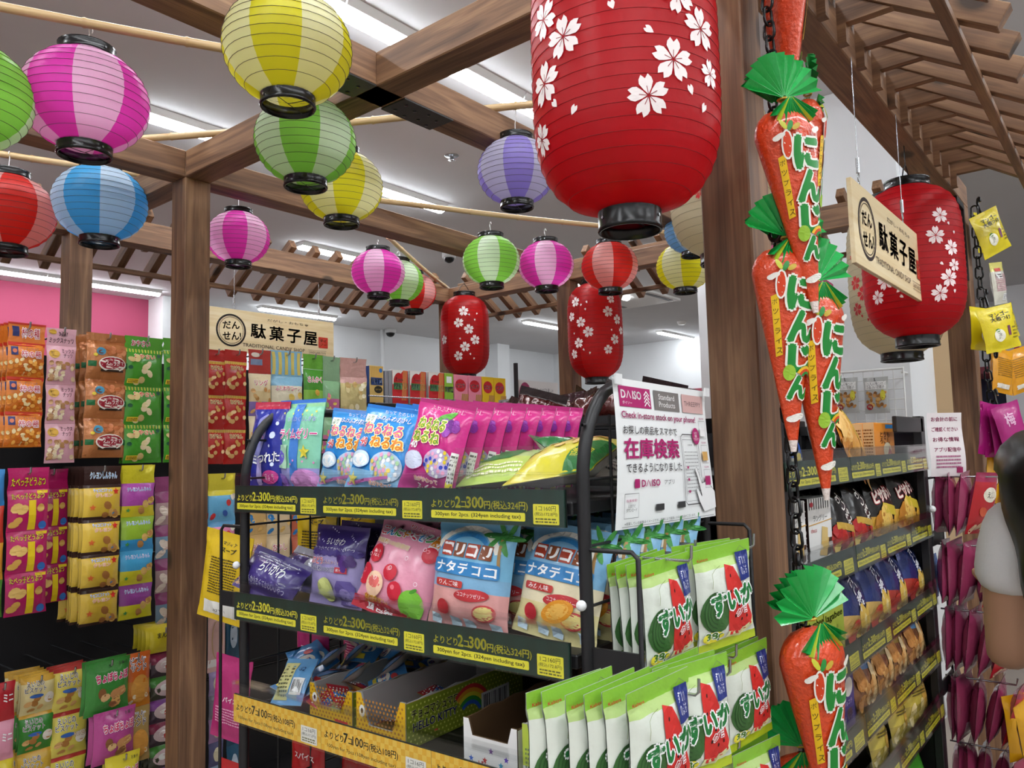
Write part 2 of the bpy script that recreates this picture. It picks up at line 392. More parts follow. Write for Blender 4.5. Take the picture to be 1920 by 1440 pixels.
# ceiling tubes: 1.25 m battens running along x
def tube_row(y, xs):
    for x in xs: FIX.append((x, y))
FIX = []
tube_row(2.63, (-.42, .83, 2.08, 3.33))
tube_row(4.31, (1.95, 3.2)); tube_row(9.02, (1.94, 3.19, 5.78, -.5)); tube_row(6.05, (.45, 4.3)); tube_row(6.4, (11.9,)); tube_row(7.3, (9.3, 10.6))
tube_row(5.2, (7.6,)); tube_row(3.4, (7.0, 8.6))
for yy in (.95, -.73): tube_row(yy, [-4.4+1.26*k for k in range(5 if yy > 0 else 8)])  # unseen rows in the same spacing, added to brighten the foreground
tube_row(-2.41, [-4.4+1.9*k for k in range(6)]); tube_row(-4.1, (-3.3, -1.0, 1.3, 3.6)); tube_row(-5.8, (-3, 0, 3)); tube_row(2.63, (-4.2, -2.4)); tube_row(5.5, (-4, -2))
tube0 = None
TL = {(11.9, 6.4): 'ceiling tube light far off above the navy fascia', (9.3, 7.3): 'ceiling tube light far off left of the far middle post', (10.6, 7.3): 'ceiling tube light furthest off behind the far middle post',
      (.45, 6.05): 'short bright piece of tube light glimpsed over the back eave, left one', (4.3, 6.05): 'tube light glimpsed between the rafters of the back eave', (.83, 2.63): 'ceiling tube light at the top edge right of the yellow lantern',
      (2.08, 2.63): 'ceiling tube light seen above the central beam crossing', (3.33, 2.63): 'ceiling tube light running behind the large red cherry blossom lantern',
      (1.95, 4.31): 'ceiling tube light left of the beam joint on the left post', (3.2, 4.31): 'ceiling tube light ending right of the small yellow lantern',
      (3.19, 9.02): 'ceiling tube light over the pink wall, right one', (1.94, 9.02): 'ceiling tube light over the pink wall, left one', (5.78, 9.02): 'ceiling tube light just above the hanging wooden shop sign'}
for i, (x, y) in enumerate(FIX):
    lab = TL.get((x, y), 'white ceiling tube light in the row at y %.1f, x %.1f metres' % (y, x) if False else None)
    if tube0 is None:
        t = thing('ceiling_tube_light', '', 'ceiling light', (x, y, ZC), group='ceiling tube lights')
        mb = MB(); mb.prism([(-.075, 0), (.075, 0), (.055, -.035), (-.055, -.035)], 0, 1.24, 'f0f0f0', axis=0); mb.build('housing', 'wire_white', t)
        mb = MB(); n = 4; mb.prism([(.05*math.cos(math.pi*k/n), -.036-.032*math.sin(math.pi*k/n)) for k in range(n+1)], .01, 1.23, 'ffffff', axis=0, smooth=True); mb.build('diffuser', 'tube_light', t)
        tube0 = t
    else: t = dup(tube0, '', (x, y, ZC))
    t['label'] = lab or 'white ceiling tube light lighting the aisle, added out of view or hidden by beams'
# ceiling fittings
def dome(px, py, lab, s=1.0):
    p = atZ(px, py, ZC-.06)
    t = thing('dome_camera', lab, 'camera', (p.x, p.y, ZC))
    MB().lathe([(.001, 0), (.07*s, 0), (.07*s, -.045*s), (.055*s, -.05*s), (.001, -.05*s)], 18, 'dcdcdc').build('mount', 'plastic', t)
    MB().lathe([(.055*s*math.cos(a), -.05*s-.05*s*math.sin(a)) for a in [k*math.pi/12 for k in range(7)]], 18, '101012').build('dome_cover', 'black_gloss', t)
dome(842, 486, 'black dome camera on the ceiling left of the green lantern'); dome(732, 624, 'black dome camera far off beside the white conduit pole', 1.3)
dome(1276, 647-40, 'dark dome camera above the navy fascia', .6) if False else None
p = atZ(847, 292, ZC)
t = thing('ceiling_sprinkler', 'small chrome sprinkler head on the ceiling under the beam crossing', 'sprinkler', (p.x, p.y, ZC))
MB().lathe([(.001, -.004), (.045, -.004), (.05, 0)], 18, 'e8e8e8').build('escutcheon', 'steel', t); MB().lathe([(.012, 0), (.012, -.03), (.025, -.032), (.001, -.036)], 12, '606060').build('nozzle', 'steel', t)
p = atZ(1278, 603, ZC)
t = thing('smoke_detector', 'small round smoke detector on the far ceiling above the tube light', 'detector', (p.x, p.y, ZC))
MB().lathe([(.001, -.05), (.05, -.05), (.07, -.02), (.075, 0)], 18, 'e4e2de').build('detector_body', 'plastic', t)
p = atZ(1190, 560, ZC)
t = thing('ceiling_vent', 'white ceiling cassette vent with dark slots right of the tall red lantern', 'vent', (p.x, p.y, ZC))
MB().box(-.45, .45, -.45, .45, -.03, 0, 'dedbd6').build('panel', 'plastic', t)
for s_ in (-.36, .36): MB().box(-.35, .35, s_-.03, s_+.03, -.034, -.03, '222222').build('slot', 'plastic', t)
# ================================================================ timber pergola: one frame of posts, beams and little rafters
S_ = .096; ZB = 2.493; ZT = ZB+S_
X0, XB = 1.348, 3.705; YC_, YE, YL, YBK = .529, 1.545, 2.567, 3.552
PG = thing('timber_pergola', 'brown stained timber pergola of square posts and beams with short slatted eaves', 'pergola', (X0, YC_, 0))
PG.location = (0, 0, 0)
def stick(name, L, w, h, mat='timber', b=.003):
    mb = MB(); mb.bbox(0, L, -w/2, w/2, -h/2, h/2, b); return mb.mesh(name)
def post(x, y):
    me = stick('post', ZB, S_, S_); me.materials.append(M['timber'])
    put('post', me, PG, (x+S_/2, y+S_/2, 0), (0, -math.pi/2, random.choice((0, math.pi))*0))
for x, y in ((X0, YC_), (X0, YL), (X0, YBK), (XB, YC_), (XB, YL), (XB, YBK)): post(x, y)
def beam_x(x0, x1, y):
    me = stick('beam', x1-x0, S_, S_); me.materials.append(M['timber']); put('beam', me, PG, (x0, y+S_/2, ZB+S_/2))
def beam_y(y0, y1, x):
    me = stick('beam', y1-y0, S_, S_); me.materials.append(M['timber']); put('beam', me, PG, (x+S_/2, y0, ZB+S_/2), (0, 0, math.pi/2))
XN = -1.1
beam_y(YC_+S_, YL, X0); beam_y(YL+S_, YBK, X0); beam_y(YC_+S_, YBK, XB)
for y in (YC_, YE, YL, YBK):
    beam_x(XN, X0, y); beam_x(X0, XB+S_, y)
# beam C runs over the post tops: fill the joints
for x, y in ((X0, YL), (X0, YC_), (X0, YBK)): pass
# rafters: polygon in (outward, z), extruded along the eave
A_ = math.atan(.65); un = (-.045, 2.656); ue = (.337, 2.408); nx, nz = math.sin(A_)*.055, math.cos(A_)*.055
RP = [(un[0], un[1]), (ue[0], ue[1]), (ue[0]+nx, ue[1]+nz), (un[0]+nx, un[1]+nz)]
BP = [(0, 2.493), (.021, 2.493), (.021, 2.543), (.129, 2.543), (0, 2.627)]
def eave_mesh(poly, th):
    # local x = outward ... grain runs along local x
    mb = MB(); mb.prism(poly, -th/2, th/2, '808080', axis=1); return mb.mesh('p')
def slant_mesh(th):
    L_ = math.hypot(ue[0]-un[0], ue[1]-un[1]); mb = MB(); mb.bbox(0, L_, -th/2, th/2, 0, .055, .002); return mb.mesh('rafter')
RM = slant_mesh(.038); RM.materials.append(M['timber'])
BM = eave_mesh([(x, z-2.5) for x, z in BP], .027); BM.materials.append(M['timber'])
def eave(origin, rz, n, start, step):
    """origin on the beam's outer face; outward = local +x turned by rz; units step along local y"""
    c, s = math.cos(rz), math.sin(rz)
    for k in range(n):
        a = start+step*k
        wx = origin[0]-s*a; wy = origin[1]+c*a
        r = put('rafter', RM, PG, (wx+c*un[0], wy+s*un[0], un[1]), (0, A_, rz))
        b_ = put('bracket', BM, r); b_.matrix_parent_inverse = Matrix.Identity(4)
        b_.matrix_basis = r.matrix_basis.inverted() @ (Matrix.Translation((wx, wy, 2.5)) @ Matrix.Rotation(rz, 4, 'Z'))
    for o_, z_ in ((-.022, 2.617), (.25, 2.444)):
        L_ = step*(n-1)+.12; me = stick('batten', L_, .026, .026); me.materials.append(M['timber'])
        a = start-.06
        put('batten', me, PG, (origin[0]+c*o_-s*a, origin[1]+s*o_+c*a, z_-.004), (0, 0, rz+math.pi/2))
ST = .1615
eave((0, YC_), -math.pi/2, 14, 1.342, ST)                 # right eave, outward -y, stepping along +x
eave((0, YBK+S_), math.pi/2, 25, -(3.6), ST) if False else None
# back eave, outward +y: local y turned by 90 deg runs along -x
eave((0, YBK+S_), math.pi/2, 24, -3.66, ST)
eave((XB+S_, 0), 0, 18, .72, ST)                          # far eave, outward +x, stepping along +y
# perforated black plates under the beam crossing
for (xa, xb) in ((X0-.20, X0-.004), (X0+S_+.004, X0+S_+.20)):
    mb = MB(); mb.box(xa, xb, YE-.002, YE+S_+.002, ZB-.004, ZB, '3a3c3c'); pl = mb.build('metal_plate', 'plastic', PG)
    mb = MB()
    for i in range(4):
        for j in range(2): mb.lathe([(.0001, ZB-.0052), (.006, ZB-.0052), (.007, ZB-.004)], 8, '050505', cx=xa+.03+i*.045, cy=YE+.025+j*.045+(i % 2)*.012)
    mb.build('bolt_holes', 'black_gloss', pl)
mb = MB(); mb.box(XB-.02, XB-.004, YC_+.0, YC_+S_, 2.16, 2.48, '0c0c0d'); mb.box(XB-.16, XB-.02, YC_, YC_+S_, ZB-.03, ZB-.004, '0c0c0d'); mb.build('corner_bracket', 'black_metal', PG)
# ================================================================ bamboo poles laid over the beams
def bamboo(a, b, lab, r=.0125):
    a = Vector(a); b = Vector(b); L_ = (b-a).length; mb = MB(); path = []; rad = []; x = 0
    while x < L_-.01:
        e = min(x+.24, L_)
        for q, rr in ((x, .9), (x+.006, 1.12), (x+.014, .97), (e-.02, .95)):
            if q < L_: path.append((q, .004*math.sin(q*3), .003*math.cos(q*4))); rad.append(r*rr)
        x = e
    path.append((L_, 0, 0)); rad.append(r*.9)
    mb.tube(path, rad, 10, 'c0a070'); o = mb.build('bamboo_pole', 'bamboo'); d = (b-a).normalized()
    o.location = a; o.rotation_euler = (0, -math.asin(d.z), math.atan2(d.y, d.x))
    return tag(o, lab, 'bamboo pole', 'bamboo poles over the beams')
ZP = ZT+.016
def pole(p0, p1, e0, e1, lab):
    a = atZ(*p0, ZP); b = atZ(*p1, ZP); d = (b-a); return bamboo(a-d*e0, b+d*e1, lab), a, b
pole((0, 12), (420, 88), .6, .85, 'bamboo pole carrying the large magenta lantern at upper left')
pole((0, 288), (155, 310), 1.5, 1.1, 'bamboo pole carrying the red and the blue lantern at left')
pole((278, 260), (1003, 198), .12, .25, 'long bamboo pole crossing behind the central beam crossing')
pole((712, 377), (1130, 424), .05, .42, 'bamboo pole carrying the green, magenta and red lanterns over the far beam')
pole((735, 452), (838, 540), .06, .04, 'short bamboo pole slanting down to the far corner post')
pole((540, -60), (700, -95), 1.0, 1.0, 'bamboo pole above the big yellow lantern') if False else None
# ================================================================ paper lanterns
def round_profile(D, nr=12):
    R = D/2; hh = .80*R; zm = .881*R; pts = []
    for i in range(nr+1):
        z = -hh+2*hh*i/nr; pts.append((R*math.sqrt(max(0, 1-(z/zm)**2)), z))
    return pts, hh
def cyl_profile(D, hh, nr=22, re=.40):
    R = D/2; pts = []
    for i in range(nr+1):
        z = -hh+2*hh*i/nr; t = abs(z)/(hh*1.005); e = 4.2 if z < 0 else 4.8
        pts.append((R*max(re, (1-t**e)**(1/2.6)), z))
    return pts, hh
def ringpart(parent, name, r, z0, z1, screws=3):
    mb = MB(); mb.lathe([(r*.93, z0), (r, z0), (r*1.03, z0+.004), (r, z0+.008), (r, z1-.004), (r*1.02, z1), (r*.93, z1)], 28, '131314', closed=True)
    o = mb.build(name, 'black_gloss', parent)
    for k in range(screws):
        a = 2*math.pi*k/screws+.6; p = Vector((math.cos(a)*r, math.sin(a)*r, (z0+z1)/2)); q = p*1.025; q.z = p.z
        MB().tube([p, q], .0028, 6, 'c8c8c8').build('screw', 'steel', o)
    return o
def wires(parent, prof, col='5a5048'):
    mb = MB()
    for r, z in prof[1:-1]:
        mb.tube([(math.cos(a)*r*1.004, math.sin(a)*r*1.004, z) for a in [2*math.pi*k/36 for k in range(36)]], (.0007 if col == '5a5048' else .0005), 3, col, closed=True)
    return mb.build('rib_wires', 'plastic', parent)
def cloth_shell(parent, prof, colf, nseg, sag):
    mb = MB(); rows = []
    for i, (r, z) in enumerate(prof):
        rows.append((r, z))
        if i < len(prof)-1:
            r2, z2 = prof[i+1]; rows.append(((r+r2)/2*(1-sag), (z+z2)/2))
    n = nseg
    for i in range(len(rows)-1):
        (r, z), (r2, z2) = rows[i], rows[i+1]
        for k in range(n):
            a, b = 2*math.pi*k/n, 2*math.pi*(k+1)/n
            w1 = 1+.006*math.sin(k*2.7+i*1.3); w2 = 1+.006*math.sin((k+1)*2.7+i*1.3)
            mb.add([(r*math.cos(a), r*math.sin(a), z), (r*math.cos(b), r*math.sin(b), z), (r2*math.cos(b), r2*math.sin(b), z2), (r2*math.cos(a), r2*math.sin(a), z2)], [(0, 1, 2, 3)], colf(k, i), False)
    me = mb.mesh('cloth_shade'); bm = bmesh.new(); bm.from_mesh(me); bmesh.ops.remove_doubles(bm, verts=bm.verts[:], dist=1e-5)
    for f in bm.faces: f.smooth = True
    bm.to_mesh(me); bm.free(); me.materials.append(M['lantern_cloth'])
    return put('cloth_shade', me, parent)
def hanger(parent, z0, L_):
    mb = MB(); mb.tube([(-.0, 0, z0), (0, 0, z0+L_*.6), (.006, 0, z0+L_*.8), (.004, .0, z0+L_)], .0013, 5, 'e8e8e8')
    mb.tube([(math.cos(a)*.014, 0, z0+L_+.0+math.sin(a)*.014) for a in [k*math.pi/7-.5 for k in range(9)]], .0013, 5, 'e8e8e8')
    mb.build('wire_hook', 'plastic', parent)
RC = {'magenta': ('ec4cc2', 'f9d6ec'), 'yellow': ('e6de34', 'f3f1cc'), 'green': ('9cda5c', 'e8f3dc'), 'red': ('e63a32', 'f5beb9'), 'blue': ('58b8ec', 'd6e7f5'), 'purple': ('b2a2ec', 'eae8f6'), 'ltblue': ('92c6f0', 'dceaf7'), 'lemon': ('f6ee30', 'f5f3d8')}
def round_lantern(px, py, rpx, D, col, lab, phase=0, hook=None):
    d = F*(D/2)/rpx; p = atD(px, py, d); a, b = RC[col]
    t = thing('round_lantern', lab, 'lantern', p, (0, 0, math.radians(phase)), 'round striped lanterns')
    prof, hh = round_profile(D)
    cloth_shell(t, prof, lambda k, i: (a if (k//5) % 2 == 0 else b), 40, .012)
    wires(t, prof)
    ringpart(t, 'bottom_rim', D*.212, -hh-.085*D, -hh+.012*D); ringpart(t, 'top_rim', D*.222, hh-.01*D, hh+.075*D)
    mb = MB(); rb = D*.2; mb.tube([(-rb, 0, -hh-.05*D), (rb, 0, -hh-.05*D)], .001, 4, '2a2a2a'); mb.tube([(0, -rb, -hh-.05*D), (0, 0, -hh-.05*D)], .001, 4, '2a2a2a'); mb.build('wire_cross', 'plastic', t)
    L_ = (hook if hook else max(.04, ZT-(p.z+hh))); hanger(t, hh+.03*D, L_)
    return t
RL = [
 (-70, 178, 118, .29, 'green', 'lime green striped round lantern cut by the left picture edge', 10),
 (161, 190, 110, .297, 'magenta', 'large magenta and pale pink round lantern at upper left', 12),
 (540, 92, 118, .28, 'yellow', 'largest yellow round lantern at the top, cut by the frame', 22),
 (573, 265, 93, .28, 'green', 'green and white round lantern right below the largest yellow one', 25),
 (640, 350, 77, .28, 'yellow', 'smaller yellow round lantern partly behind the green and white one', 40),
 (14, 398, 82, .312, 'red', 'red and pink round lantern at the left edge under the bamboo pole', 62),
 (188, 382, 82, .325, 'blue', 'sky blue and white round lantern below the large magenta one', 22),
 (447, 446, 57, .25, 'magenta', 'magenta round lantern just right of the left post', 30),
 (709, 511, 50, .28, 'magenta', 'magenta round lantern with a white middle panel, in front of a green one', 62),
 (748, 528, 46, .28, 'green', 'green round lantern half hidden behind the magenta one over the back rack', 10),
 (776, 548, 42, .28, 'red', 'red round lantern furthest back in the three overlapping lanterns', 30),
 (921, 489, 54, .28, 'green', 'bright green round lantern over the tall red corner lantern', 58),
 (1024, 497, 52, .28, 'magenta', 'magenta round lantern between the green and the red one', 58),
 (1143, 500, 53, .28, 'red', 'red and pink round lantern in front of the tall red lantern', 40),
 (968, 322, 73, .253, 'purple', 'lilac round lantern beside the large red cherry blossom lantern', 20),
 (1283, 500, 52, .27, 'lemon', 'lemon yellow round lantern left of the centre post', 20),
 (1298, 432, 52, .25, 'ltblue', 'pale blue round lantern peeping out behind the cream lantern', 30),
 (345, -52, 60, .25, 'magenta', 'pink round lantern at the top edge with only its rim in view', 30),
]
for x, y, r, D, c, lab, ph in RL: round_lantern(x, y, r, D, c, lab, ph)
RED, CRM = 'd61e2c', 'e2d8be'
# cherry blossoms printed on the tall lanterns
def petal(cx, cy, L_, w, ang):
    pts = [(0, .06), (.13, .3), (.24, .6), (.22, .8), (.12, 1.0), (0, .8), (-.12, 1.0), (-.22, .8), (-.24, .6), (-.13, .3)]
    c, s = math.cos(ang), math.sin(ang); return [(cx+(x*w*2*c-y*L_*s), cy+(x*w*2*s+y*L_*c)) for x, y in pts]
def blossom(P, cx, cy, R, rot, col, dark):
    for k in range(5): P.poly(petal(cx, cy, R, R*.7, rot+k*2*math.pi/5), col, P.n)
    for k in range(5):
        a = rot+k*2*math.pi/5; P.line([(cx-math.sin(a)*R*.1, cy+math.cos(a)*R*.1), (cx-math.sin(a)*R*.45, cy+math.cos(a)*R*.45)], R*.035, dark)
    P.ring(cx, cy, R*.09, R*.09, R*.035, dark, 10)
def tall_lantern(p, D, hh, base, fl, dark, lab, spots, petals, yawf, ztop=None, re=.42, tint2=None):
    t = thing('cylinder_lantern', lab, 'lantern', p, (0, 0, 0), 'tall cherry blossom lanterns')
    prof, _ = cyl_profile(D, hh, 24, re); R = D/2
    cloth_shell(t, prof, lambda k, i: (base if ((k//6) % 3 or not tint2) else tint2), 48, .006)
    wires(t, prof, '96161e' if base != CRM else '8a8068')
    rb = R*re; ringpart(t, 'bottom_rim', rb*1.02, -hh-.033, -hh+.006); ringpart(t, 'top_rim', rb*1.08, hh-.005, hh+.026)
    mb = MB(); mb.tube([(-rb, 0, -hh-.012), (rb, 0, -hh-.012)], .0015, 4, '1a1a1a'); mb.build('wire_cross', 'plastic', t)
    def rad(z):
        for i in range(len(prof)-1):
            if prof[i][1] <= z <= prof[i+1][1]:
                f = (z-prof[i][1])/(prof[i+1][1]-prof[i][1]); return prof[i][0]+(prof[i+1][0]-prof[i][0])*f
        return prof[0][0] if z < 0 else prof[-1][0]
    def S(u, v, o):
        a = yawf+u/R; r = rad(max(-hh, min(hh, v)))+.0012+o; return (r*math.cos(a), r*math.sin(a), v)
    for u, v, r, ro in spots: P = Print(S, .00012, .02); blossom(P, u, v, r, ro, fl, dark); P.mb.build('blossom_print', 'print', t)
    for u, v, r, ro in petals: P = Print(S, .00012, .02); P.poly(petal(u, v-r*.5, r*1.15, r*.8, ro), fl); P.mb.build('petal_print', 'print', t)
    L_ = max(.05, ZT-(p.z+hh)) if ztop is None else ztop-(p.z+hh)
    mb = MB()
    for s in (-1, 1): mb.tube([(s*rb*.95, 0, hh+.015), (s*rb*.5, 0, hh+.06), (0, 0, hh+.085)], .0022, 5, '141414')
    mb.tube([(0, 0, hh+.08), (0, 0, hh+L_)], .0016, 5, '141414'); mb.build('hanging_cord', 'plastic', t)
    return t
def facing(p): return math.atan2(-p.y, -p.x)
# near lantern: blossoms by (px, py, radius px) turned into surface coordinates
def tall_from_px(cx, rp, ytop, ybot, D, spots, petals, base, fl, dark, lab, **k):
    d = F*(D/2)/rp; pc = atD(cx, (ytop+ybot)/2, d); s = d/F; hh = (ybot-ytop)/2*s*1.01; R = D/2; yc = (ytop+ybot)/2
    fa = facing(pc)
    def uv(x, y):
        # where the sight line meets the lantern's skin
        r_ = ray(x, y); ox, oy = -pc.x, -pc.y; a = r_.x**2+r_.y**2; b = ox*r_.x+oy*r_.y; c = ox*ox+oy*oy-R*R; q = b*b-a*c
        t_ = (-b-math.sqrt(max(0, q)))/a; hx, hy = ox+r_.x*t_, oy+r_.y*t_; an = math.atan2(hy, hx)-fa
        an = (an+math.pi) % (2*math.pi)-math.pi; return R*an, CZ+r_.z*t_-pc.z
    sp = [(*uv(x, y), r*s, ro) for x, y, r, ro in spots]; pe = [(*uv(x, y), r*s, ro) for x, y, r, ro in petals]
    return tall_lantern(pc, D, hh, base, fl, dark, lab, sp, pe, facing(pc), **k)
tall_from_px(1170, 173, -135, 402, .31, [(1057, 69, 38, .1), (1020, 38, 36, .5), (1262, 112, 38, -.05), (1217, 178, 36, .2), (1312, 55, 38, .05), (1022, 158, 40, .0), (1270, -10, 34, .4), (1100, -70, 36, .2), (1200, -60, 34, .5), (1012, 262, 30, .2), (1330, 140, 26, .1)],
   [(1226, 53, 17, 1.0), (1044, 192, 17, .6), (1069, 207, 17, -.6), (1299, 170, 17, .4), (1319, 202, 17, -.4), (1150, 10, 16, .3)], RED, 'f3e6e4', '9a2c30', 'huge red cylinder lantern with white blossoms, nearest the camera at the top', re=.33)
tall_from_px(872, 45.5, 556, 702, .31, [(869, 583, 9.5, 0), (860, 605, 9.5, .3), (879, 617, 9.5, .1), (891, 637, 9.5, .2), (872, 650, 9.5, .1), (859, 667, 9, .2), (833, 637, 9, .1)],
   [(881, 590, 4, .5), (893, 588, 4, -.5), (890, 600, 4, 0), (864, 635, 4, .5), (883, 664, 4, .3), (889, 672, 4, -.4)], 'dc2a2c', 'f6e9e6', '9a2c30', 'tall red blossom lantern hanging at the far corner post of the pergola', tint2='c42024')
tall_from_px(1116, 51.5, 533, 708, .31, [(1078, 566, 10, .1), (1072, 594, 9, .3), (1089, 604, 10, 0), (1103, 622, 10.5, .2), (1085, 643, 10, .1), (1076, 664, 9, .2), (1140, 584, 10.5, .2), (1157, 599, 10, .1), (1153, 636, 10, .3), (1141, 655, 9, .1), (1146, 560, 9, .2), (1164, 620, 8, .2)],
   [(1101, 566, 4.5, .5), (1088, 572, 4.5, -.4), (1098, 580, 4.5, .2), (1096, 655, 4.5, .7), (1105, 662, 4.5, -.3), (1147, 619, 4, .2), (1077, 626, 4, 0)], 'dc2a2c', 'f6e9e6', '9a2c30', 'tall red blossom lantern behind the small red and pink one, by the far middle post', tint2='c42024')
tall_from_px(1710, 87, 352, 632, .31, [(1763, 403, 15, .1), (1754, 441, 17, .0), (1784, 464, 15, .3), (1780, 521, 17, .1), (1764, 549, 16, .2), (1660, 527, 17, .2), (1645, 558, 14, .1), (1789, 497, 12, .2)],
   [(1779, 419, 6, .3), (1769, 493, 7, .9), (1694, 554, 7, .9), (1680, 545, 7, -.9), (1792, 546, 7, .1), (1788, 436, 6, 0)], RED, 'f6dfe0', 'b04a50', 'tall red blossom lantern partly behind the slanted shop sign at right', ztop=ZB)
tall_from_px(1681, 84, 375, 662, .375, [(1604, 531, 14, .1), (1618, 550, 14, .3), (1607, 580, 13, .1), (1600, 482, 12, .2)], [(1611, 500, 6, .2), (1616, 593, 6, .3), (1625, 600, 6, -.3), (1607, 490, 6, .7)], CRM, 'cc3038', 'e08a80', 'cream cylinder lantern with red blossoms behind the red one at right', ztop=ZB)
tall_from_px(1346, 92, 160, 478, .31, [(1311, 360, 12, .2)], [], CRM, 'c8242c', 'e08a80', 'cream cylinder lantern mostly hidden behind the centre post', ztop=ZT)
# ================================================================ packages: pillow bags, pouches, cartons
def bag_S(w, h, d, st=.014, sb=.012, seed=0, pinch=.06, bow=0, wr=1.0):
    """front skin of a sealed bag standing on v=0, front facing local -y; side = -1 front, +1 back"""
    def S(u, v, o, side=-1):
        fu = min(1, abs(u)/(w/2)); vm = (v-sb)/max(h-st-sb, 1e-6)*2-1
        if abs(vm) >= 1: b = 0
        else: b = (1-fu**2.6)**.55*(1-abs(vm)**2.4)**.6
        ed = max(0, 1-abs(vm)**6)
        x = u*(1-pinch*ed)
        q = d/2*b
        wv = wr*.0016*(math.sin(u*190/(w*8)+v*60+seed)*math.cos(v*95-seed*1.7+u*40)+.8*math.sin((u+v)*120+seed*2.3))*min(1, b*3)
        near = math.exp(-((abs(vm)-.93)/.12)**2)*wr*.0018*math.sin(u*420+seed)
        y = side*(q+near*.6+wv*.6+.0006+(o if side < 0 else 0))
        y += bow*((v/h-.5)**2-.25)
        return (x, y, v)
    return S
def bag_mesh(name, w, h, d, colf, back, nu=18, nv=24, mat='film', **k):
    S = bag_S(w, h, d, **k); mb = MB(); cf = colf if callable(colf) else (lambda u, v: colf)
    for side in (-1, 1):
        vs = [S(-w/2+w*i/nu, h*j/nv, 0, side) for j in range(nv+1) for i in range(nu+1)]
        for j in range(nv):
            for i in range(nu):
                a = j*(nu+1)+i; f = (a, a+1, a+nu+2, a+nu+1)
                if side > 0: f = f[::-1]
                mb.add([vs[q] for q in f], [(0, 1, 2, 3)], cf((i+.5)/nu-.5, (j+.5)/nv) if side < 0 else back, True)
    me = mb.mesh(name); bm = bmesh.new(); bm.from_mesh(me); bmesh.ops.remove_doubles(bm, verts=bm.verts[:], dist=5e-5); bm.to_mesh(me); bm.free()
    me.materials.append(M[mat]); return me, S
def make_bag(name, label, cat, w, h, d, base, art, back='c8c8c8', mat='film', loc=(0, 0, 0), rot=(0, 0, 0), group=None, parent=None, edge=.011, nu=18, nv=24, **k):
    me, S = bag_mesh(name, w, h, d, base, back, nu, nv, mat, **k)
    o = put(name, me, parent, loc, rot)
    if label: tag(o, label, cat, group)
    if art:
        P = Print(S, .00006, edge, .0009); art(P, w, h)
        if P.mb.f: P.mb.build('printed_front', 'print', o)
    return o
def bands(*bs):
    """bands of colour up the bag: (top fraction, hex)"""
    def f(u, v):
        for t, c in bs:
            if v <= t: return c
        return bs[-1][1]
    return f
def make_box(name, label, cat, w, h, d, faces, art=None, side_art=None, loc=(0, 0, 0), rot=(0, 0, 0), group=None, parent=None, mat='card'):
    """closed carton standing on v=0, front on local -y; faces = hex front, side, top"""
    mb = MB(); fr, sd, tp = faces; b = .0012
    bm_ = MB().bbox(-w/2, w/2, 0, d, 0, h, b, fr)
    for f in bm_.f:
        c = Vector((0, 0, 0)); 
        for i in f: c += Vector(bm_.v[i])
        c /= len(f); col = tp if c.z > h-.002 else (fr if c.y < .002 else sd)
        mb.add([bm_.v[i] for i in f], [tuple(range(len(f)))], col)
    o = mb.build(name, mat, parent, loc, rot)
    if label: tag(o, label, cat, group)
    if art:
        P = Print(lambda u, v, q: (u, -.0003-q, v), .00005, .2); art(P, w, h); P.mb.build('printed_front', 'print', o)
    if side_art:
        P = Print(lambda u, v, q: (-w/2-.0003-q, d-u, v), .00005, .2); side_art(P, d, h); P.mb.build('printed_side', 'print', o)
    return o
def make_tray(name, label, w, h, d, cut, cols, art=None, side_art=None, loc=(0, 0, 0), rot=(0, 0, 0), group=None):
    """open shipping carton with a scooped front; local front -y"""
    out, inn = cols; th = .003; mb = MB()
    t = thing(name, label, 'box', loc, rot, group)
    MB().box(-w/2, w/2, 0, d, 0, th, inn).build('base', 'card', t)
    for s in (-1, 1):
        m = MB(); n = 10; pts = [(0, 0), (d, 0), (d, h)]+[(d*(1-k/n), h-(.003 if k % 2 else 0)) for k in range(1, n)]+[(0, h*.96)]
        m.prism(pts, s*w/2-(th if s > 0 else 0), s*w/2+(th if s < 0 else 0), inn, axis=0)
        sd = m.build('side_wall', 'card', t)
        P = Print(lambda u, v, q: (s*(w/2+.0004+q), (u if s > 0 else d-u), v), .00005, .3); P.rect(0.001, 0.001, d-.001, h*.955, out)
        if side_art and s > 0: side_art(P, d, h)
        P.mb.build('printed_side', 'print', sd)
    MB().box(-w/2, w/2, d-th, d, 0, h, inn).build('back_wall', 'card', t)
    m = MB(); pts = [(-w/2, 0), (w/2, 0), (w/2, h*.98), (w/2-w*.1, h*.98), (w/2-w*.17, h*.7), (w/2-w*.26, h*cut)]+[(-w/2+w*.26, h*cut), (-w/2+w*.17, h*.7), (-w/2+w*.1, h*.98), (-w/2, h*.98)]
    m.prism(pts, 0, th, inn, axis=1); fr = m.build('front_wall', 'card', t)
    P = Print(lambda u, v, q: (u, -.0004-q, v), .00005, .3); P.poly(pts, out)
    if art: art(P, w, h)
    P.mb.build('printed_front', 'print', fr)
    return t
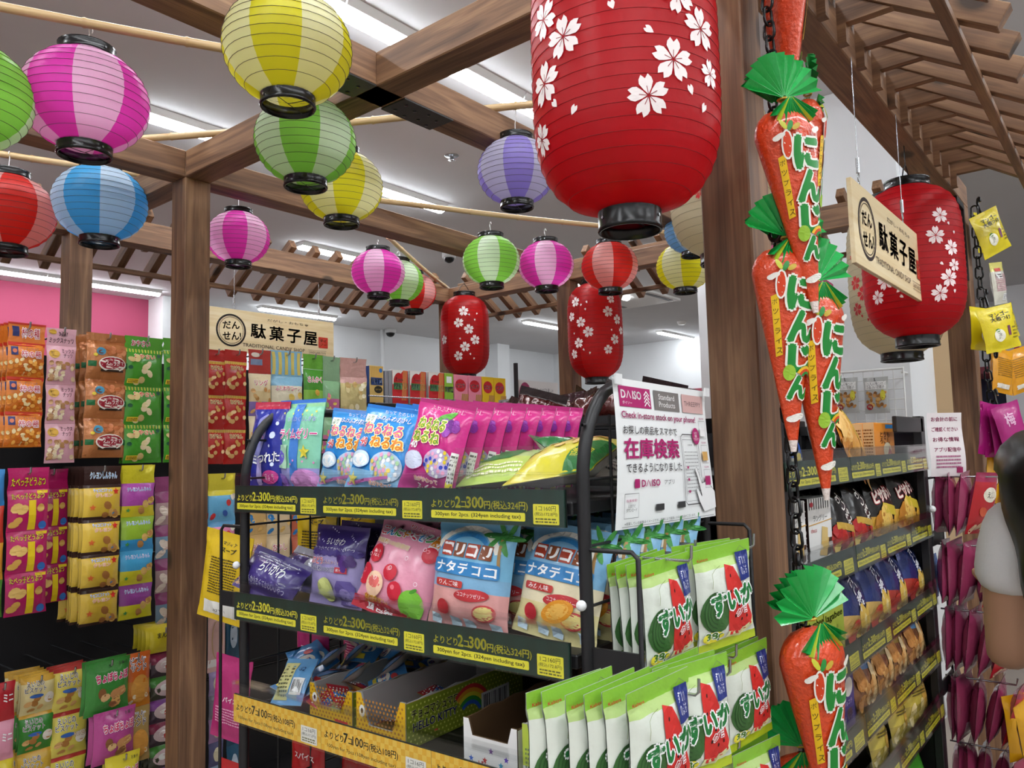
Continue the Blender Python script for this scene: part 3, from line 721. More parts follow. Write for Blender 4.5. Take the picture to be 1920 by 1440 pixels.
# ---------------------------------------------------------------- price labels, one mesh for all
GD, YL_, INK = '123024', 'f4ea3c', '1c2413'
def price_art(P, w, h, dark=True):
    fg = YL_ if dark else INK
    if dark:
        P.rect(-w/2, 0, w/2, h, GD)
        for k in range(14):
            if k % 2: P.rect(-w/2+w*k/14, 0, -w/2+w*(k+1)/14, h, '14352a')
        segs = [('よりどり', .0125, .02), ('2', .022, .03), ('コ', .0125, .02), ('300', .022, .025), ('円(税込324円)', .0125, .018)]
    else:
        P.rect(-w/2, 0, w/2, h, 'f2b82c')
        for k in range(28):
            for j in range(5):
                if (k+j) % 2: P.rect(-w/2+w*k/28, h*j/5, -w/2+w*(k+1)/28, h*(j+1)/5, 'f8cc50'); P.n -= 1
        P.n += 1; segs = [('よりどり', .0125, .02), ('7', .021, .03), ('コ', .0125, .02), ('100', .019, .02), ('円(税込108円)', .0125, .018)]
    x = P.run(segs, -w*.465, h*.46, fg, .98)
    if dark:
        P.rect(-w*.468, h*.12, w*.235, h*.36, YL_, .002); P.text('300yen for 2pcs. (324yen including tax)', -w*.116, h*.235, h*.145, INK, w*.64, .015)
        P.rect(w*.29, h*.06, w*.46, h*.62, YL_, .0015); t1, t2 = '1コ160円', '(税込172.8円)'
    else:
        P.text('100yen for 7pcs.(108yen including tax)', -w*.116, h*.2, h*.15, INK, w*.64)
        P.rect(w*.29, h*.06, w*.46, h*.62, 'f2efe6', .0015); t1, t2 = '1コ16円', '(税込17.2円)'
    P.text(t1, w*.375, h*.5, h*.14, INK, w*.13); P.text(t2, w*.375, h*.34, h*.12, INK, w*.15); P.lines(w*.305, w*.445, h*.09, h*.25, 2, '6a6a2a')
def price_mesh(dark):
    P = Print(flat, .00004, .5); price_art(P, .239, .048, dark); me = P.mb.mesh('price_label'); me.materials.append(M['print']); return me
PM_D, PM_L = price_mesh(True), price_mesh(False)
def price_rail(name, label, L_, n, me, loc, rot, sx=1.0, group='price rails', h=.05):
    """clear channel with printed labels; local x from 0 to L_, z up from 0"""
    t = thing(name, label, 'price rail', loc, rot, group)
    mb = MB(); mb.box(0, L_, -.004, -.003, 0, h+.016, 'ffffff'); mb.box(0, L_, -.004, .012, h+.016, h+.0175, 'ffffff'); mb.build('clear_channel', 'clear', t)
    MB().box(0, L_, .0015, .0035, .001, h-.001, '222a26').build('backing', 'plastic', t)
    mb = MB(); mb.box(0, L_, -.0045, .02, h+.018, h+.021, 'ffffff'); mb.build('front_lip', 'clear', t)
    pw = L_/n
    for k in range(n):
        put('price_label', me, t, (pw*(k+.5), 0, .001), None).scale = (pw/.239*.998, 1, (h-.003)/.048)
    return t
# ================================================================ centre display rack
RKA = math.radians(2.3); RKO = Vector((.815, .585, 0)); RKZ = RKA-math.pi/2
RKM = Matrix.Translation(RKO) @ Matrix.Rotation(RKZ, 4, 'Z'); RKI = RKM.inverted()
def CRY(x, y, d):                 # sight line cut with the plane d behind the rack front -> rack coordinates
    a = RKI @ CAMP; r = (RKI.to_3x3() @ ray(x, y)); return a + r*((d-a.y)/r.y)
def CRX(x, y, xl):
    a = RKI @ CAMP; r = (RKI.to_3x3() @ ray(x, y)); return a + r*((xl-a.x)/r.x)
def rk(x, y, z): return RKM @ Vector((x, y, z))
def rrot(tx=0, ry=0, rz=0): return (math.radians(tx), math.radians(ry), RKZ+math.radians(rz))
XL_, XR_ = -.706, .023; DEP = .40
RK = thing('display_rack', 'black metal display rack with arched ends and three price-railed shelves in the middle', 'display rack', RKO, (0, 0, RKZ))
def arch(x):
    path = [(x, .012, .0), (x, .012, 1.45)]+[(x, .012+.1*(1-math.cos(a)), 1.45+.135*math.sin(a)) for a in [k*math.pi/16 for k in range(1, 9)]]+[(x, DEP-.03, 1.585), (x, DEP-.012, 1.583), (x, DEP-.01, 1.56), (x, DEP-.01, 0)]
    return path
for x in (XL_, XR_):
    MB().tube(arch(x), .0088, 8, '202022').build('end_frame', 'black_metal', RK)
    for z in [.3, .45, .6, .75, .9, 1.05, 1.13, 1.21, 1.30, 1.375, 1.46, 1.53]:
        MB().tube([(x, .015, z), (x, DEP-.015, z)], .0022, 5, '202022', cap=False).build('grid_wire', 'black_metal', RK)
    for y in (.085, .16, .235, .31): MB().tube([(x, y, .1), (x, y, 1.545)], .0022, 5, '202022', cap=False).build('grid_wire', 'black_metal', RK)
    # swing-out wire frame at front and rear of each end
    s = -1 if x < 0 else 1
    for yy in ((.012, DEP-.012) if s > 0 else (.012,)):
        x1 = x+s*.075
        mb = MB(); mb.tube([(x, yy, 1.372), (x1-s*.008, yy, 1.372), (x1, yy, 1.364), (x1, yy, .55), (x1-s*.008, yy, .542), (x, yy, .542)], .0032, 6, '202022'); f = mb.build('wire_arm', 'black_metal', RK)
        MB().box(min(x, x1), max(x, x1), yy-.002, yy+.002, 1.225, 1.252, '202022').build('arm_plate', 'black_metal', f)
    MB().ball((x+s*.002, -.004, 1.305), .0068, 'e8e8e8', 8).build('white_knob', 'plastic', RK)
SHZ = [1.432, 1.241, 1.048, .60]
for z in SHZ: MB().bbox(XL_+.012, XR_-.012, .004, DEP-.02, z-.018, z, .002, '202022').build('shelf', 'black_metal', RK)
MB().box(XL_+.01, XR_-.01, DEP-.024, DEP-.02, .3, 1.40, '202022').build('back_panel', 'black_metal', RK)
for z, me, nm, w in ((1.399, PM_D, 'dark green price rail with yellow print along the top shelf', 0), (1.208, PM_D, 'dark green price rail with yellow print along the middle shelf', 0), (1.030, PM_L, 'yellow checked price rail with black print along the bottom shelf', 0)):
    price_rail('price_rail', nm, .72, 3, me, rk(-.714, -.004, z), (0, 0, RKZ))
# clear dividers on the top shelf
for i, x in enumerate((-.505, -.2, .0)):
    MB().box(x, x+.0015, .012, .3, 1.433, 1.433+.06, 'ffffff').build('clear_divider', 'clear', RK)
MB().box(-.19, .0, .01, .0115, 1.433, 1.505, 'ffffff').build('clear_divider', 'clear', RK)
# ---------------------------------------------------------------- product art
def star(P, cx, cy, r, col, n=5):
    P.poly([(cx+(r if k % 2 == 0 else r*.45)*math.sin(math.pi*k/n), cy+(r if k % 2 == 0 else r*.45)*math.cos(math.pi*k/n)) for k in range(2*n)], col)
def art_navy(P, w, h):
    P.poly([(-w*.3, h*.32), (-w*.08, h*.32), (w*.14, h*.8), (-w*.02, h*.86), (-w*.2, h*.8), (-w*.32, h*.6)], '8f8fd0'); P.ell(-w*.08, h*.66, w*.13, h*.13, 'c486c8', rot=-.2)
    P.poly([(-w*.12, h*.02), (w*.0, h*.02), (w*.02, h*.36), (-w*.12, h*.36)], 'b6a8e0')
    for x, y, r in ((.25, .62, .07), (.3, .3, .04), (-.35, .14, .05), (.33, .75, .04), (.2, .5, .03)): P.ell(w*x, h*y, w*r, w*r, 'dfe8ff', 10)
    P.text('グミつれた', 0, h*.36, h*.115, 'ffffff', w*.92, .03, .04, '2a2f88', .12)
    P.ell(w*.24, h*.16, w*.22, h*.075, 'e04a9a', rot=.1); P.text('さわる\nあまい', w*.24, h*.16, h*.07, 'ffffff', w*.26)
def art_slime(P, w, h):
    P.poly([(-w*.06, h*.02), (w*.12, h*.02), (w*.1, h*.95), (-w*.1, h*.95)], '4a86d8')
    for k in range(26): P.ell(w*(((k*37) % 90)/100-.45), h*(((k*53) % 80)/100+.1), w*.018, w*.018, ('f2e86a', 'ffffff', 'f49ad0')[k % 3], 6)
    P.ell(w*.25, h*.12, w*.3, h*.12, 'e29ada'); P.ell(-w*.3, h*.1, w*.2, h*.09, 'a070d0'); P.poly([(-w*.42, h*.26), (-w*.12, h*.24), (-w*.12, h*.5), (-w*.42, h*.5)], 'b7e0c0')
    P.ell(-w*.28, h*.36, w*.1, h*.08, '6a5ac8'); star(P, w*.26, h*.42, w*.11, 'f2e04a')
    P.text('わくわく ふしぎな', w*.12, h*.78, h*.055, '3a58c8', w*.6, 0, .03)
    P.text('スライムゼリー', 0, h*.62, h*.11, 'e0328a', w*.92, .02, .05)
def art_neru(P, w, h, c=('2a8fe0', 'e8319a')):
    P.text('ねって たのしい', w*.1, h*.935, h*.04, 'ffffff', w*.5); P.text('ふわふわおかし', w*.08, h*.86, h*.062, 'ffffff', w*.62, .01, .03, '1a5ab8')
    P.rect(-w*.42, h*.78, -w*.24, h*.88, 'f5f3e8'); P.text('知育\n菓子', -w*.33, h*.83, h*.07, '2a7a5a', w*.12)
    for t, x, y in (('ねるねる', -.02, .72), ('ねるね', .12, .58)):
        P.text(t, w*x, h*y, h*.125, 'f7d64a', w*(.7 if len(t) == 4 else .55), .075, .04, 'ffffff'); P.text(t, w*x, h*y, h*.125, 'e87a2a' if t == 'ねるね' else 'd84ab0', w*(.7 if len(t) == 4 else .55), .015, .0)
    P.text('40', -w*.3, h*.565, h*.075, 'd8222a', w*.14, .03, .06); P.text('周年', -w*.3, h*.51, h*.03, 'd8222a', w*.14)
    P.ell(-w*.28, h*.36, w*.19, h*.1, 'd6ecf8'); P.ell(-w*.28, h*.35, w*.15, h*.07, 'ffffff'); P.ring(-w*.28, h*.36, w*.19, h*.1, .0012, '2a62b8')
    P.ell(w*.2, h*.32, w*.27, h*.17, 'c4d9ee')
    for k in range(34):
        a = k*2.4; r = math.sqrt(k/34); P.ell(w*(.2+.24*r*math.cos(a)), h*(.32+.15*r*math.sin(a)), w*.03, w*.03, ('f6dc6a', 'ffffff', 'f2a8c8', 'a8d8f4', 'b8e4b0')[k % 5], 7)
    P.line([(-w*.42, h*.06), (-w*.1, h*.14), (w*.3, h*.22)], h*.035, 'd876c0'); star(P, -w*.34, h*.13, w*.1, 'f4e26a')
    P.text('色がかわって', w*.17, h*.13, h*.05, 'e87a2a', w*.4, .02, .07); P.text('ふくらむ!', w*.2, h*.06, h*.06, '3a62c8', w*.42, .02, .07)
def art_grape(P, w, h):
    P.text('ふわふわおかし', w*.05, h*.92, h*.05, 'f8c8e0', w*.6)
    P.ell(w*.1, h*.83, w*.16, h*.05, '5aa83a', rot=.6)
    for i, (x, y) in enumerate([(.12, .78), (.22, .78), (.31, .78), (.17, .73), (.26, .73), (.21, .68), (.34, .74), (.08, .73)]): P.ell(w*x, h*y, w*.062, w*.062, ('8a2a9a', '6a1a82', '9a3aae')[i % 3], 12)
    for t, x, y in (('ねるねる', -.08, .74), ('ねるね', -.12, .6)):
        P.text(t, w*x, h*y, h*.12, 'f5d23a', w*.5, .075, .04, 'ffffff'); P.text(t, w*x, h*y, h*.12, '58a03a', w*.5, .015)
    P.text('40', -w*.32, h*.5, h*.07, 'ffffff', w*.13, .03)
    P.ell(-w*.26, h*.34, w*.2, h*.1, 'd6dcf2'); P.ring(-w*.26, h*.34, w*.2, h*.1, .0012, 'c8408a')
    P.ell(w*.2, h*.36, w*.24, h*.15, 'c8b8dc')
    for k in range(26):
        a = k*2.4; r = math.sqrt(k/26); P.ell(w*(.2+.22*r*math.cos(a)), h*(.36+.14*r*math.sin(a)), w*.028, w*.028, ('f6dc3a', '3a4ac0', 'f2a8c8', 'ffffff')[k % 4], 7)
    P.text('色がかわって', w*.05, h*.17, h*.045, 'e87a2a', w*.42, .02, .07); P.text('ふくらむ!', w*.16, h*.09, h*.075, 'ffffff', w*.55, .03, .06, 'c82a7a')
    P.rect(w*.4, h*.06, w*.49, h*.5, 'e8e6e2'); P.lines(w*.41, w*.485, h*.1, h*.48, 9, '5a5a5a')
    P.rect(w*.4, h*.02, w*.49, h*.2, 'd8cc30')
# ---------------------------------------------------------------- top shelf
def slot(x0, x1, ym, yt, d, zf):
    a, b = CRY(x0, ym, d), CRY(x1, ym, d); t = CRY((x0+x1)/2, yt, d); return (a.x+b.x)/2, b.x-a.x, t.z-zf
Z1 = SHZ[0]+.001
x, w, h = slot(458, 516, 820, 752, .05, Z1)
make_bag('candy_bag', 'navy blue candy bag with a lilac ice stick, leftmost on the top shelf', 'candy bag', w, h, .03, bands((.93, '28309a'), (1, 'c02a48')), art_navy, '303a98', loc=rk(x, .06, Z1), rot=rrot(-6, 2, 6))
x, w, h = slot(512, 592, 820, 748, .07, Z1)
make_bag('candy_bag', 'mint green slime jelly bag with a blue stripe beside the navy bag', 'candy bag', w, h, .03, bands((.25, 'a8a4dc'), (.9, '8fd6b4'), (.95, '9ad8a0'), (1, '3a7ad8')), art_slime, '8fd6b4', loc=rk(x, .075, Z1), rot=rrot(-5, 1, 3))
x, w, h = slot(580, 692, 820, 740, .06, Z1); WN, HN = .127, .167
WN, HN = .13, .148
bb = make_bag('candy_bag', 'light blue whipped candy bag with yellow lettering, left of its pair', 'candy bag', WN, HN, .028, bands((.25, '8fc6ee'), (.95, '2f92de'), (1, '1f74c8')), art_neru, '2f92de', loc=rk(x-.012, .075, Z1), rot=rrot(-10, 7, 0), group='blue whipped candy bags')
x2 = slot(655, 760, 820, 755, .03, Z1)[0]
dup(bb, 'light blue whipped candy bag leaning in front, right of its pair', rk(x2-.018, .035, Z1), rrot(-14, 9, 2))
dup(bb, 'blue whipped candy bag behind the leaning pair, only its edge showing', rk(x2+.004, .085, Z1), rrot(-12, 9, 2))
dup(bb, 'blue whipped candy bag furthest back behind the leaning pair', rk(x2+.007, .12, Z1), rrot(-12, 9, 0))
xg = slot(735, 830, 820, 750, .03, Z1)[0]
gb = None
for k in range(8):
    d = .03+.043*k; lab = 'magenta grape candy bag, %s from the front in the row filling the top shelf' % ORD[k]
    lo = rk(xg+.014+.0022*k, d, Z1); ro = rrot(-11+k*.5, 11-.6*k, random.uniform(-2, 2))
    if gb is None: gb = make_bag('candy_bag', lab, 'candy bag', .118, .148, .03, bands((.25, 'c03a8a'), (.95, 'd02a86'), (1, 'b0206e')), art_grape, 'd8d8da', loc=lo, rot=ro, group='magenta grape candy bags')
    else: dup(gb, lab, lo, ro)
def art_chip(P, w, h):
    P.poly([(-w*.5, h*.35), (w*.1, h*.35), (w*.3, h*.62), (-w*.5, h*.75)], '2a7a3a'); P.text('8g', -w*.15, h*.52, h*.12, 'f4f0d0', None, .02)
    P.lines(-w*.4, w*.3, h*.1, h*.26, 3, 'e8e4c0')
def art_chip2(P, w, h):
    for k in range(16): P.ell(w*(((k*37) % 80)/100-.4), h*(.45+((k*29) % 45)/100), w*.09, w*.05, ('c89a3a', 'b07a2a', 'dcb860')[k % 3], 9, k)
    P.poly([(w*.15, 0), (w*.5, 0), (w*.5, h*.7), (w*.3, h*.5)], '2a7a3a'); P.text('黒胡椒', w*.34, h*.28, h*.2, 'f2e23a', w*.2, .01)
p = CRY(930, 880, .07); make_bag('snack_bag', 'clear green snack bag lying flat on the top shelf', 'snack bag', .13, .16, .045, bands((.4, 'b8d060'), (1, 'a8c078')), art_chip, 'a8c078', loc=rk(p.x+.005, .06, Z1+.02), rot=(math.radians(-77), math.radians(-6), RKZ+.35))
p = CRY(1010, 880, .05); make_bag('snack_bag', 'yellow noodle snack bag lying beside the arched rack end', 'snack bag', .14, .17, .055, bands((.5, 'd8cc2a'), (1, 'e4d860')), art_chip2, 'e8e4d8', loc=rk(p.x+.012, .045, Z1+.026), rot=(math.radians(-75), math.radians(-8), RKZ+.1))
make_bag('snack_bag', 'dark green snack bag poking through the arched rack end', 'snack bag', .13, .15, .05, bands((.4, 'f0eee6'), (1, '1f6a34')), lambda P, w, h: (P.rect(-w*.1, h*.45, w*.1, h*.9, 'f0e030', .004), P.text('黒\n胡\n椒', 0, h*.67, h*.38, '1a3a1a', w*.12), P.lines(-w*.4, w*.4, h*.1, h*.36, 6, '3a3a3a')), 'e8e8e4', loc=rk(-.05, .2, Z1+.02), rot=(math.radians(-66), math.radians(10), RKZ+1.2))
# ---------------------------------------------------------------- middle shelf
Z2 = SHZ[1]+.001
def art_purple(P, w, h):
    for k in range(14): P.ell(w*(((k*43) % 90)/100-.45), h*(.78+((k*31) % 20)/100), w*.012, w*.012, 'c8c0ec', 6)
    P.text('ちいかわ', w*.02, h*.8, h*.085, 'ffffff', w*.36); P.text('なんか小さくてかわいいやつ', 0, h*.705, h*.045, 'e8e4fa', w*.8)
    for k in range(9): P.ell(w*(-.44+.11*k), h*.66, w*.06, w*.05, '4a3a86', 10); P.n -= 1
    P.n += 1
    P.text('ぶどう', -w*.26, h*.55, h*.085, 'd8324a', w*.3, .03, .05); P.text('こんにゃくゼリー', w*.1, h*.545, h*.05, '8a2a5a', w*.42, .02, .04)
    P.text('蒟蒻粉100倍', -w*.14, h*.455, h*.06, '3a2a7a', w*.55, .02, .04); P.rect(w*.14, h*.42, w*.34, h*.49, 'c83a4a'); P.text('果汁10%', w*.24, h*.455, h*.035, 'ffffff', w*.16)
    for i, (x, y) in enumerate([(.2, .6), (.28, .6), (.36, .6), (.24, .54), (.32, .54), (.28, .48), (.4, .55)]): P.ell(w*x, h*y, w*.05, w*.05, ('4a2a72', '5a3488')[i % 2], 12)
    P.ell(-w*.05, h*.2, w*.15, w*.15, 'd6dc8a', 18); P.poly([(w*.15, h*.03), (w*.46, h*.03), (w*.46, h*.26), (w*.4, h*.33), (w*.2, h*.33), (w*.15, h*.25)], '6a5aa0'); P.ell(w*.3, h*.14, w*.1, w*.1, 'a494d0')
pb = make_bag('jelly_bag', 'purple grape jelly bag standing upright on the middle shelf', 'jelly bag', .135, .135, .045, bands((.62, 'a89cd0'), (1, '46367e')), art_purple, 'b8b0d8', loc=rk(slot(568, 682, 1050, 990, .05, Z2)[0], .055, Z2), rot=rrot(-8, 1, 0), group='purple jelly bags')
p = CRY(480, 1090, .04)
lay_art = lambda P, w, h: (P.text('ちいかわ', w*.08, h*.6, h*.26, 'ffffff', w*.42, .01), P.text('なんか小さくてかわいいやつ', w*.05, h*.26, h*.12, 'e8e4fa', w*.7), P.text('ぶどう', -w*.36, h*.14, h*.14, 'd8324a', w*.2, .02, .05), [P.ell(w*(-.4+.09*k), h*(.86-.1*(k % 2)), w*.008, w*.008, 'c8c0ec', 6) for k in range(10)])
make_bag('jelly_bag', 'purple jelly bag slumped at the left end of the middle shelf', 'jelly bag', .15, .085, .05, '46367e', lay_art, 'd8d8e0', loc=rk(p.x+.038, .02, Z2+.004), rot=rrot(-34, 14, 6), group='purple jelly bags')
make_bag('jelly_bag', 'purple and silver jelly bag lying behind the slumped one', 'jelly bag', .14, .08, .05, lambda u, v: ('c8c8d4' if u > .05 or v > .8 else '4c3c84'), None, 'd8d8e0', loc=rk(p.x+.06, .085, Z2+.012), rot=rrot(-40, 8, 0), group='purple jelly bags', mat='foil')
dup(pb, 'purple jelly bag hidden behind the upright one on the middle shelf', rk(slot(600, 720, 1050, 990, .1, Z2)[0], .12, Z2), rrot(-6, 2, 0))
def art_pink(P, w, h):
    P.text('りんご', w*.05, h*.95, h*.05, 'd82a4a', w*.3, .02, .05)
    for i, c in enumerate('こんにゃくゼリー'):
        P.text(c, w*(-.38+.105*i), h*(.83+.008*i), h*.085, ('d82a4a', '2a8ac8', '3a9a3a', 'e88a1a')[i % 4], w*.095, .04, .07)
    P.text('蒟蒻粉100倍使用', -w*.16, h*.72, h*.05, 'd8a02a', w*.5, .02, .05)
    P.ell(-w*.32, h*.58, w*.1, w*.1, 'cf2338', 14); P.text('果汁\n10%', -w*.32, h*.58, h*.08, 'ffffff', w*.12)
    for x, y, r in ((.36, .72, .09), (-.4, .35, .12), (.1, .28, .1), (-.02, .44, .09)): P.ell(w*x, h*y, w*r, w*r*.95, 'd0263c', 16); P.ell(w*(x-.03), h*(y+.03), w*r*.3, w*r*.25, 'f07a86', 8)
    P.ell(w*.33, h*.2, w*.15, w*.15, '7cc23a', 18); P.ell(w*.33, h*.34, w*.05, w*.02, '4a9a2a', 8, .6)
    P.ell(-w*.2, h*.28, w*.13, w*.13, 'f2c8a8', 14); P.ell(-w*.2, h*.3, w*.1, w*.06, 'e8706a', 12)
    P.poly([(-w*.48, 0), (w*.3, 0), (w*.34, h*.1), (-w*.1, h*.14), (-w*.48, h*.12)], 'c02236'); P.text('食べやすい', -w*.14, h*.145, h*.045, 'b01a2a', w*.34, .02, .06, 'f6dc3a'); P.text('個包装', -w*.1, h*.06, h*.07, 'ffffff', w*.36, .03)
    for k in range(10): P.ring(w*(((k*37) % 90)/100-.45), h*(.3+((k*53) % 60)/100), w*.02, w*.02, .0008, 'fde6ee', 10)
xk = slot(690, 835, 1060, 980, .03, Z2)[0]
pk = make_bag('jelly_bag', 'pink apple jelly bag with red apples leaning on the middle shelf', 'jelly bag', .15, .152, .05, 'ec9cb4', art_pink, 'f0c8d4', loc=rk(xk-.03, .018, Z2+.004), rot=rrot(-20, 12, 4), group='pink apple jelly bags')
dup(pk, 'pink apple jelly bag half hidden behind the leaning one', rk(xk+.0, .08, Z2), rrot(-10, 8, 0))
dup(pk, 'pink apple jelly bag furthest back behind the leaning one', rk(xk+.01, .15, Z2), rrot(-8, 8, 0))
def art_nata(P, w, h, fruit='りんご味', col='c8b86a'):
    P.arc(-w*.02, h*.62, w*.42, h*.06, 20, 160, 'f4f0e4', 14, .8); P.arc(-w*.02, h*.62, w*.34, h*.05, 20, 160, '3a8ac8', 14, .8)
    for k in range(6): P.ell(w*(.36+.1*math.cos(k)), h*(.88+.06*math.sin(k)), w*.14, w*.03, '4a9a4a', 10, k*1.05)
    P.line([(w*.4, h*.6), (w*.37, h*.86)], w*.03, 'a8824a')
    for i, c in enumerate('コリコリ'): P.rect(w*(-.34+.17*i), h*.66, w*(-.19+.17*i), h*.79, ('b0402a', '8a4a2a')[i % 2]); P.text(c, w*(-.265+.17*i), h*.725, h*.095, 'ffffff', w*.115, .04)
    P.rect(-w*.44, h*.5, w*.42, h*.63, '3a86c4', .004); P.text('ナタデココ', 0, h*.565, h*.1, 'ffffff', w*.78, .03)
    P.rect(-w*.36, h*.385, w*.02, h*.45, 'c03a34', .003); P.text(fruit, -w*.17, h*.418, h*.045, 'ffffff', w*.28)
    P.ell(w*.13, h*.34, w*.22, h*.055, 'c83a40', rot=.1); P.text('ココナッツゼリー', w*.13, h*.34, h*.04, 'ffffff', w*.34)
    P.ell(w*.28, h*.2, w*.14, h*.075, 'c8484a', rot=.2); P.ell(w*.28, h*.2, w*.12, h*.06, 'ead88a', rot=.2); P.ell(-w*.24, h*.2, w*.09, h*.07, 'c8343c')
    for x in (-.36, -.1, .08, .4): P.poly([(w*x-w*.06, h*.04), (w*x+w*.06, h*.03), (w*x+w*.06, h*.12), (w*x-w*.06, h*.13)], 'cfe6f4')
nb = make_bag('jelly_bag', 'sky blue and pink coconut jelly bag with a palm, front of its stack', 'jelly bag', .145, .158, .05, bands((.36, 'e8a8a4'), (.5, '86b8dc'), (1, '7fc0e4')), art_nata, 'c4d4dc', loc=rk(slot(835, 965, 1080, 995, .02, Z2)[0]-.03, .025, Z2), rot=rrot(-9, 4, 2), group='coconut jelly bags')
for k in range(3): dup(nb, 'sky blue coconut jelly bag, %s behind the front one' % ORD[k], rk(slot(835, 965, 1080, 995, .02, Z2)[0]-.012+.004*k, .085+.06*k, Z2), rrot(-8, 4, 0))
def art_mikan(P, w, h): art_nata(P, w, h, 'みかん味'); P.ell(w*.1, h*.25, w*.2, h*.09, 'e89a2a', rot=.4); P.ell(w*.1, h*.25, w*.15, h*.06, 'f4bc5a', rot=.4)
ob = make_bag('jelly_bag', 'blue and cream orange jelly bag slumping over the middle price rail', 'jelly bag', .138, .155, .05, bands((.3, 'e8dca0'), (.5, 'f0e4c0'), (1, '86bce0')), art_mikan, 'd8dccc', loc=rk(slot(1000, 1085, 1100, 1010, .02, Z2)[0]-.022, .04, Z2+.002), rot=rrot(-16, 6, -2), group='orange jelly bags')
for k in range(4): dup(ob, 'blue and cream orange jelly bag, %s behind the slumping one' % ORD[k], rk(slot(1000, 1085, 1100, 1010, .02, Z2)[0]+.006, .09+.062*k, Z2), rrot(-10, 3, 0))
# ---------------------------------------------------------------- bottom shelf: open cartons and loose packets
Z3 = SHZ[2]+.001
def dots(P, x0, x1, y0, y1, st, r, col):
    y = y0; j = 0; n = P.n
    while y < y1:
        x = x0+(st/2 if j % 2 else 0)
        while x < x1: P.ell(x, y, r, r, col, 6); P.n = n; x += st
        y += st*.8; j += 1
    P.n += 1
def art_yellow_dots(P, w, h): dots(P, -w*.47, w*.47, h*.04, h*.9, .008, .0022, 'b87a2a'); P.ell(-w*.38, h*.6, w*.06, h*.13, 'f2f0ea'); P.ell(-w*.38, h*.6, w*.025, h*.06, '3a2a2a'); P.line([(w*.1, h*.12), (w*.4, h*.1)], h*.06, 'd8323a')
def side_green(P, d, h):
    P.poly([(0.001, h*.001), (d*.999, h*.001), (d*.999, h*.95), (0.001, h*.95)], '8a9a2a'); dots(P, .006, d*.98, h*.06, h*.9, .009, .0018, 'd8dc6a')
    P.text('チョコマシュマロ', d*.22, h*.68, h*.2, '241a1a', d*.36, .01, .04, 'e4e4a0'); P.text('HELLO KITTY', d*.22, h*.42, h*.17, '2a2a8a', d*.34, .02, .04, 'e4e4a0')
    for i, c in enumerate(('d83a3a', 'f0a030', 'f0e040', '3aa040', '3a6ad0')): P.arc(d*.5, h*.06, h*(.76-.09*i), h*.09, 25, 130, c, 10)
    P.barcode(d*.6, d*.86, h*.1, h*.55)
def tray_at(x0, x1, ym, d0, dep, h, *a, **k):
    p, q = CRY(x0, ym, d0), CRY(x1, ym, d0); return make_tray(*a[:2], q.x-p.x-.004, h, dep, *a[2:], loc=rk((p.x+q.x)/2, d0, Z3), rot=(0, 0, RKZ), **k)
tray_at(580, 662, 1300, .05, .28, .06, 'shipping_carton', 'yellow dotted open carton of small sweets, left one on the bottom shelf', .42, ('e8b820', 'b9b7b4'), art=art_yellow_dots, side_art=side_green, group='dotted sweet cartons')
tray_at(667, 762, 1330, .03, .30, .072, 'shipping_carton', 'yellow dotted open carton with green printed side, right one on the bottom shelf', .32, ('e8b820', 'b9b7b4'), art=art_yellow_dots, side_art=side_green, group='dotted sweet cartons')
def art_party(P, w, h):
    for k, (x, y, c) in enumerate(((-.36, .3, '3a6ad0'), (-.1, .32, 'c83a3a'), (.02, .5, '7a3a9a'), (.2, .3, '3aa0c8'), (.34, .2, 'e04a9a'), (.3, .42, '6a4ac0'), (-.28, .15, 'f0c030'))): star(P, w*x, h*y, w*.05, c)
    P.text('どれ', -w*.12, h*.2, h*.2, 'c83a3a', w*.2, .03)
def art_matcha(P, w, h): P.rect(-w*.5, 0, w*.5, h*.4, 'c4ceca'); P.ell(-w*.02, h*.22, w*.2, h*.12, 'a9b8b6'); P.lines(-w*.45, -w*.2, h*.3, h*.66, 6, '6a7a5a'); P.lines(w*.15, w*.4, h*.15, h*.6, 5, 'ffffff')
tray_at(868, 972, 1390, .02, .3, .078, 'shipping_carton', 'white open carton with coloured stars and brown inside on the bottom shelf', .7, ('f0eeec', '6a5038'), art=art_party)
tray_at(978, 1082, 1400, .012, .32, .092, 'shipping_carton', 'pale green open carton with torn edge at the right end of the bottom shelf', .55, ('b4c84a', 'b8b6ac'), art=art_matcha)
tp = make_bag('tea_packet', 'dark green tea sweet packet standing in the pale green carton', 'candy packet', .06, .085, .014, bands((.9, '3a5a34'), (1, '5a7a4a')), lambda P, w, h: P.text('木', 0, h*.6, h*.25, 'd8dcc0'), '3a5a34', loc=rk(CRY(1075, 1380, .06).x-.012, .075, Z3+.02), rot=rrot(-12, 14, 10))
def art_small(P, w, h):
    P.ell(0, h*.45, w*.3, h*.16, 'f2f0e4'); P.ell(w*.15, h*.7, w*.16, h*.08, 'd8484a'); P.rect(-w*.4, h*.12, w*.05, h*.24, 'f0d840'); P.text('ミニ', 0, h*.45, h*.14, 'c83a3a', w*.3)
def art_small2(P, w, h): P.rect(-w*.45, h*.1, 0, h*.9, 'd8d490'); P.lines(-w*.42, -w*.03, h*.14, h*.86, 9, '5a5a3a'); P.barcode(w*.06, w*.42, h*.2, h*.55); P.text('G2', w*.2, h*.75, h*.1, '203a70')
sm0 = make_bag('candy_packet', 'small', 'candy packet', .06, .075, .016, '4a90d0', art_small, 'd8d0c0', nu=8, nv=10, loc=(0, 0, 0), group='small blue candy packets', edge=.02)
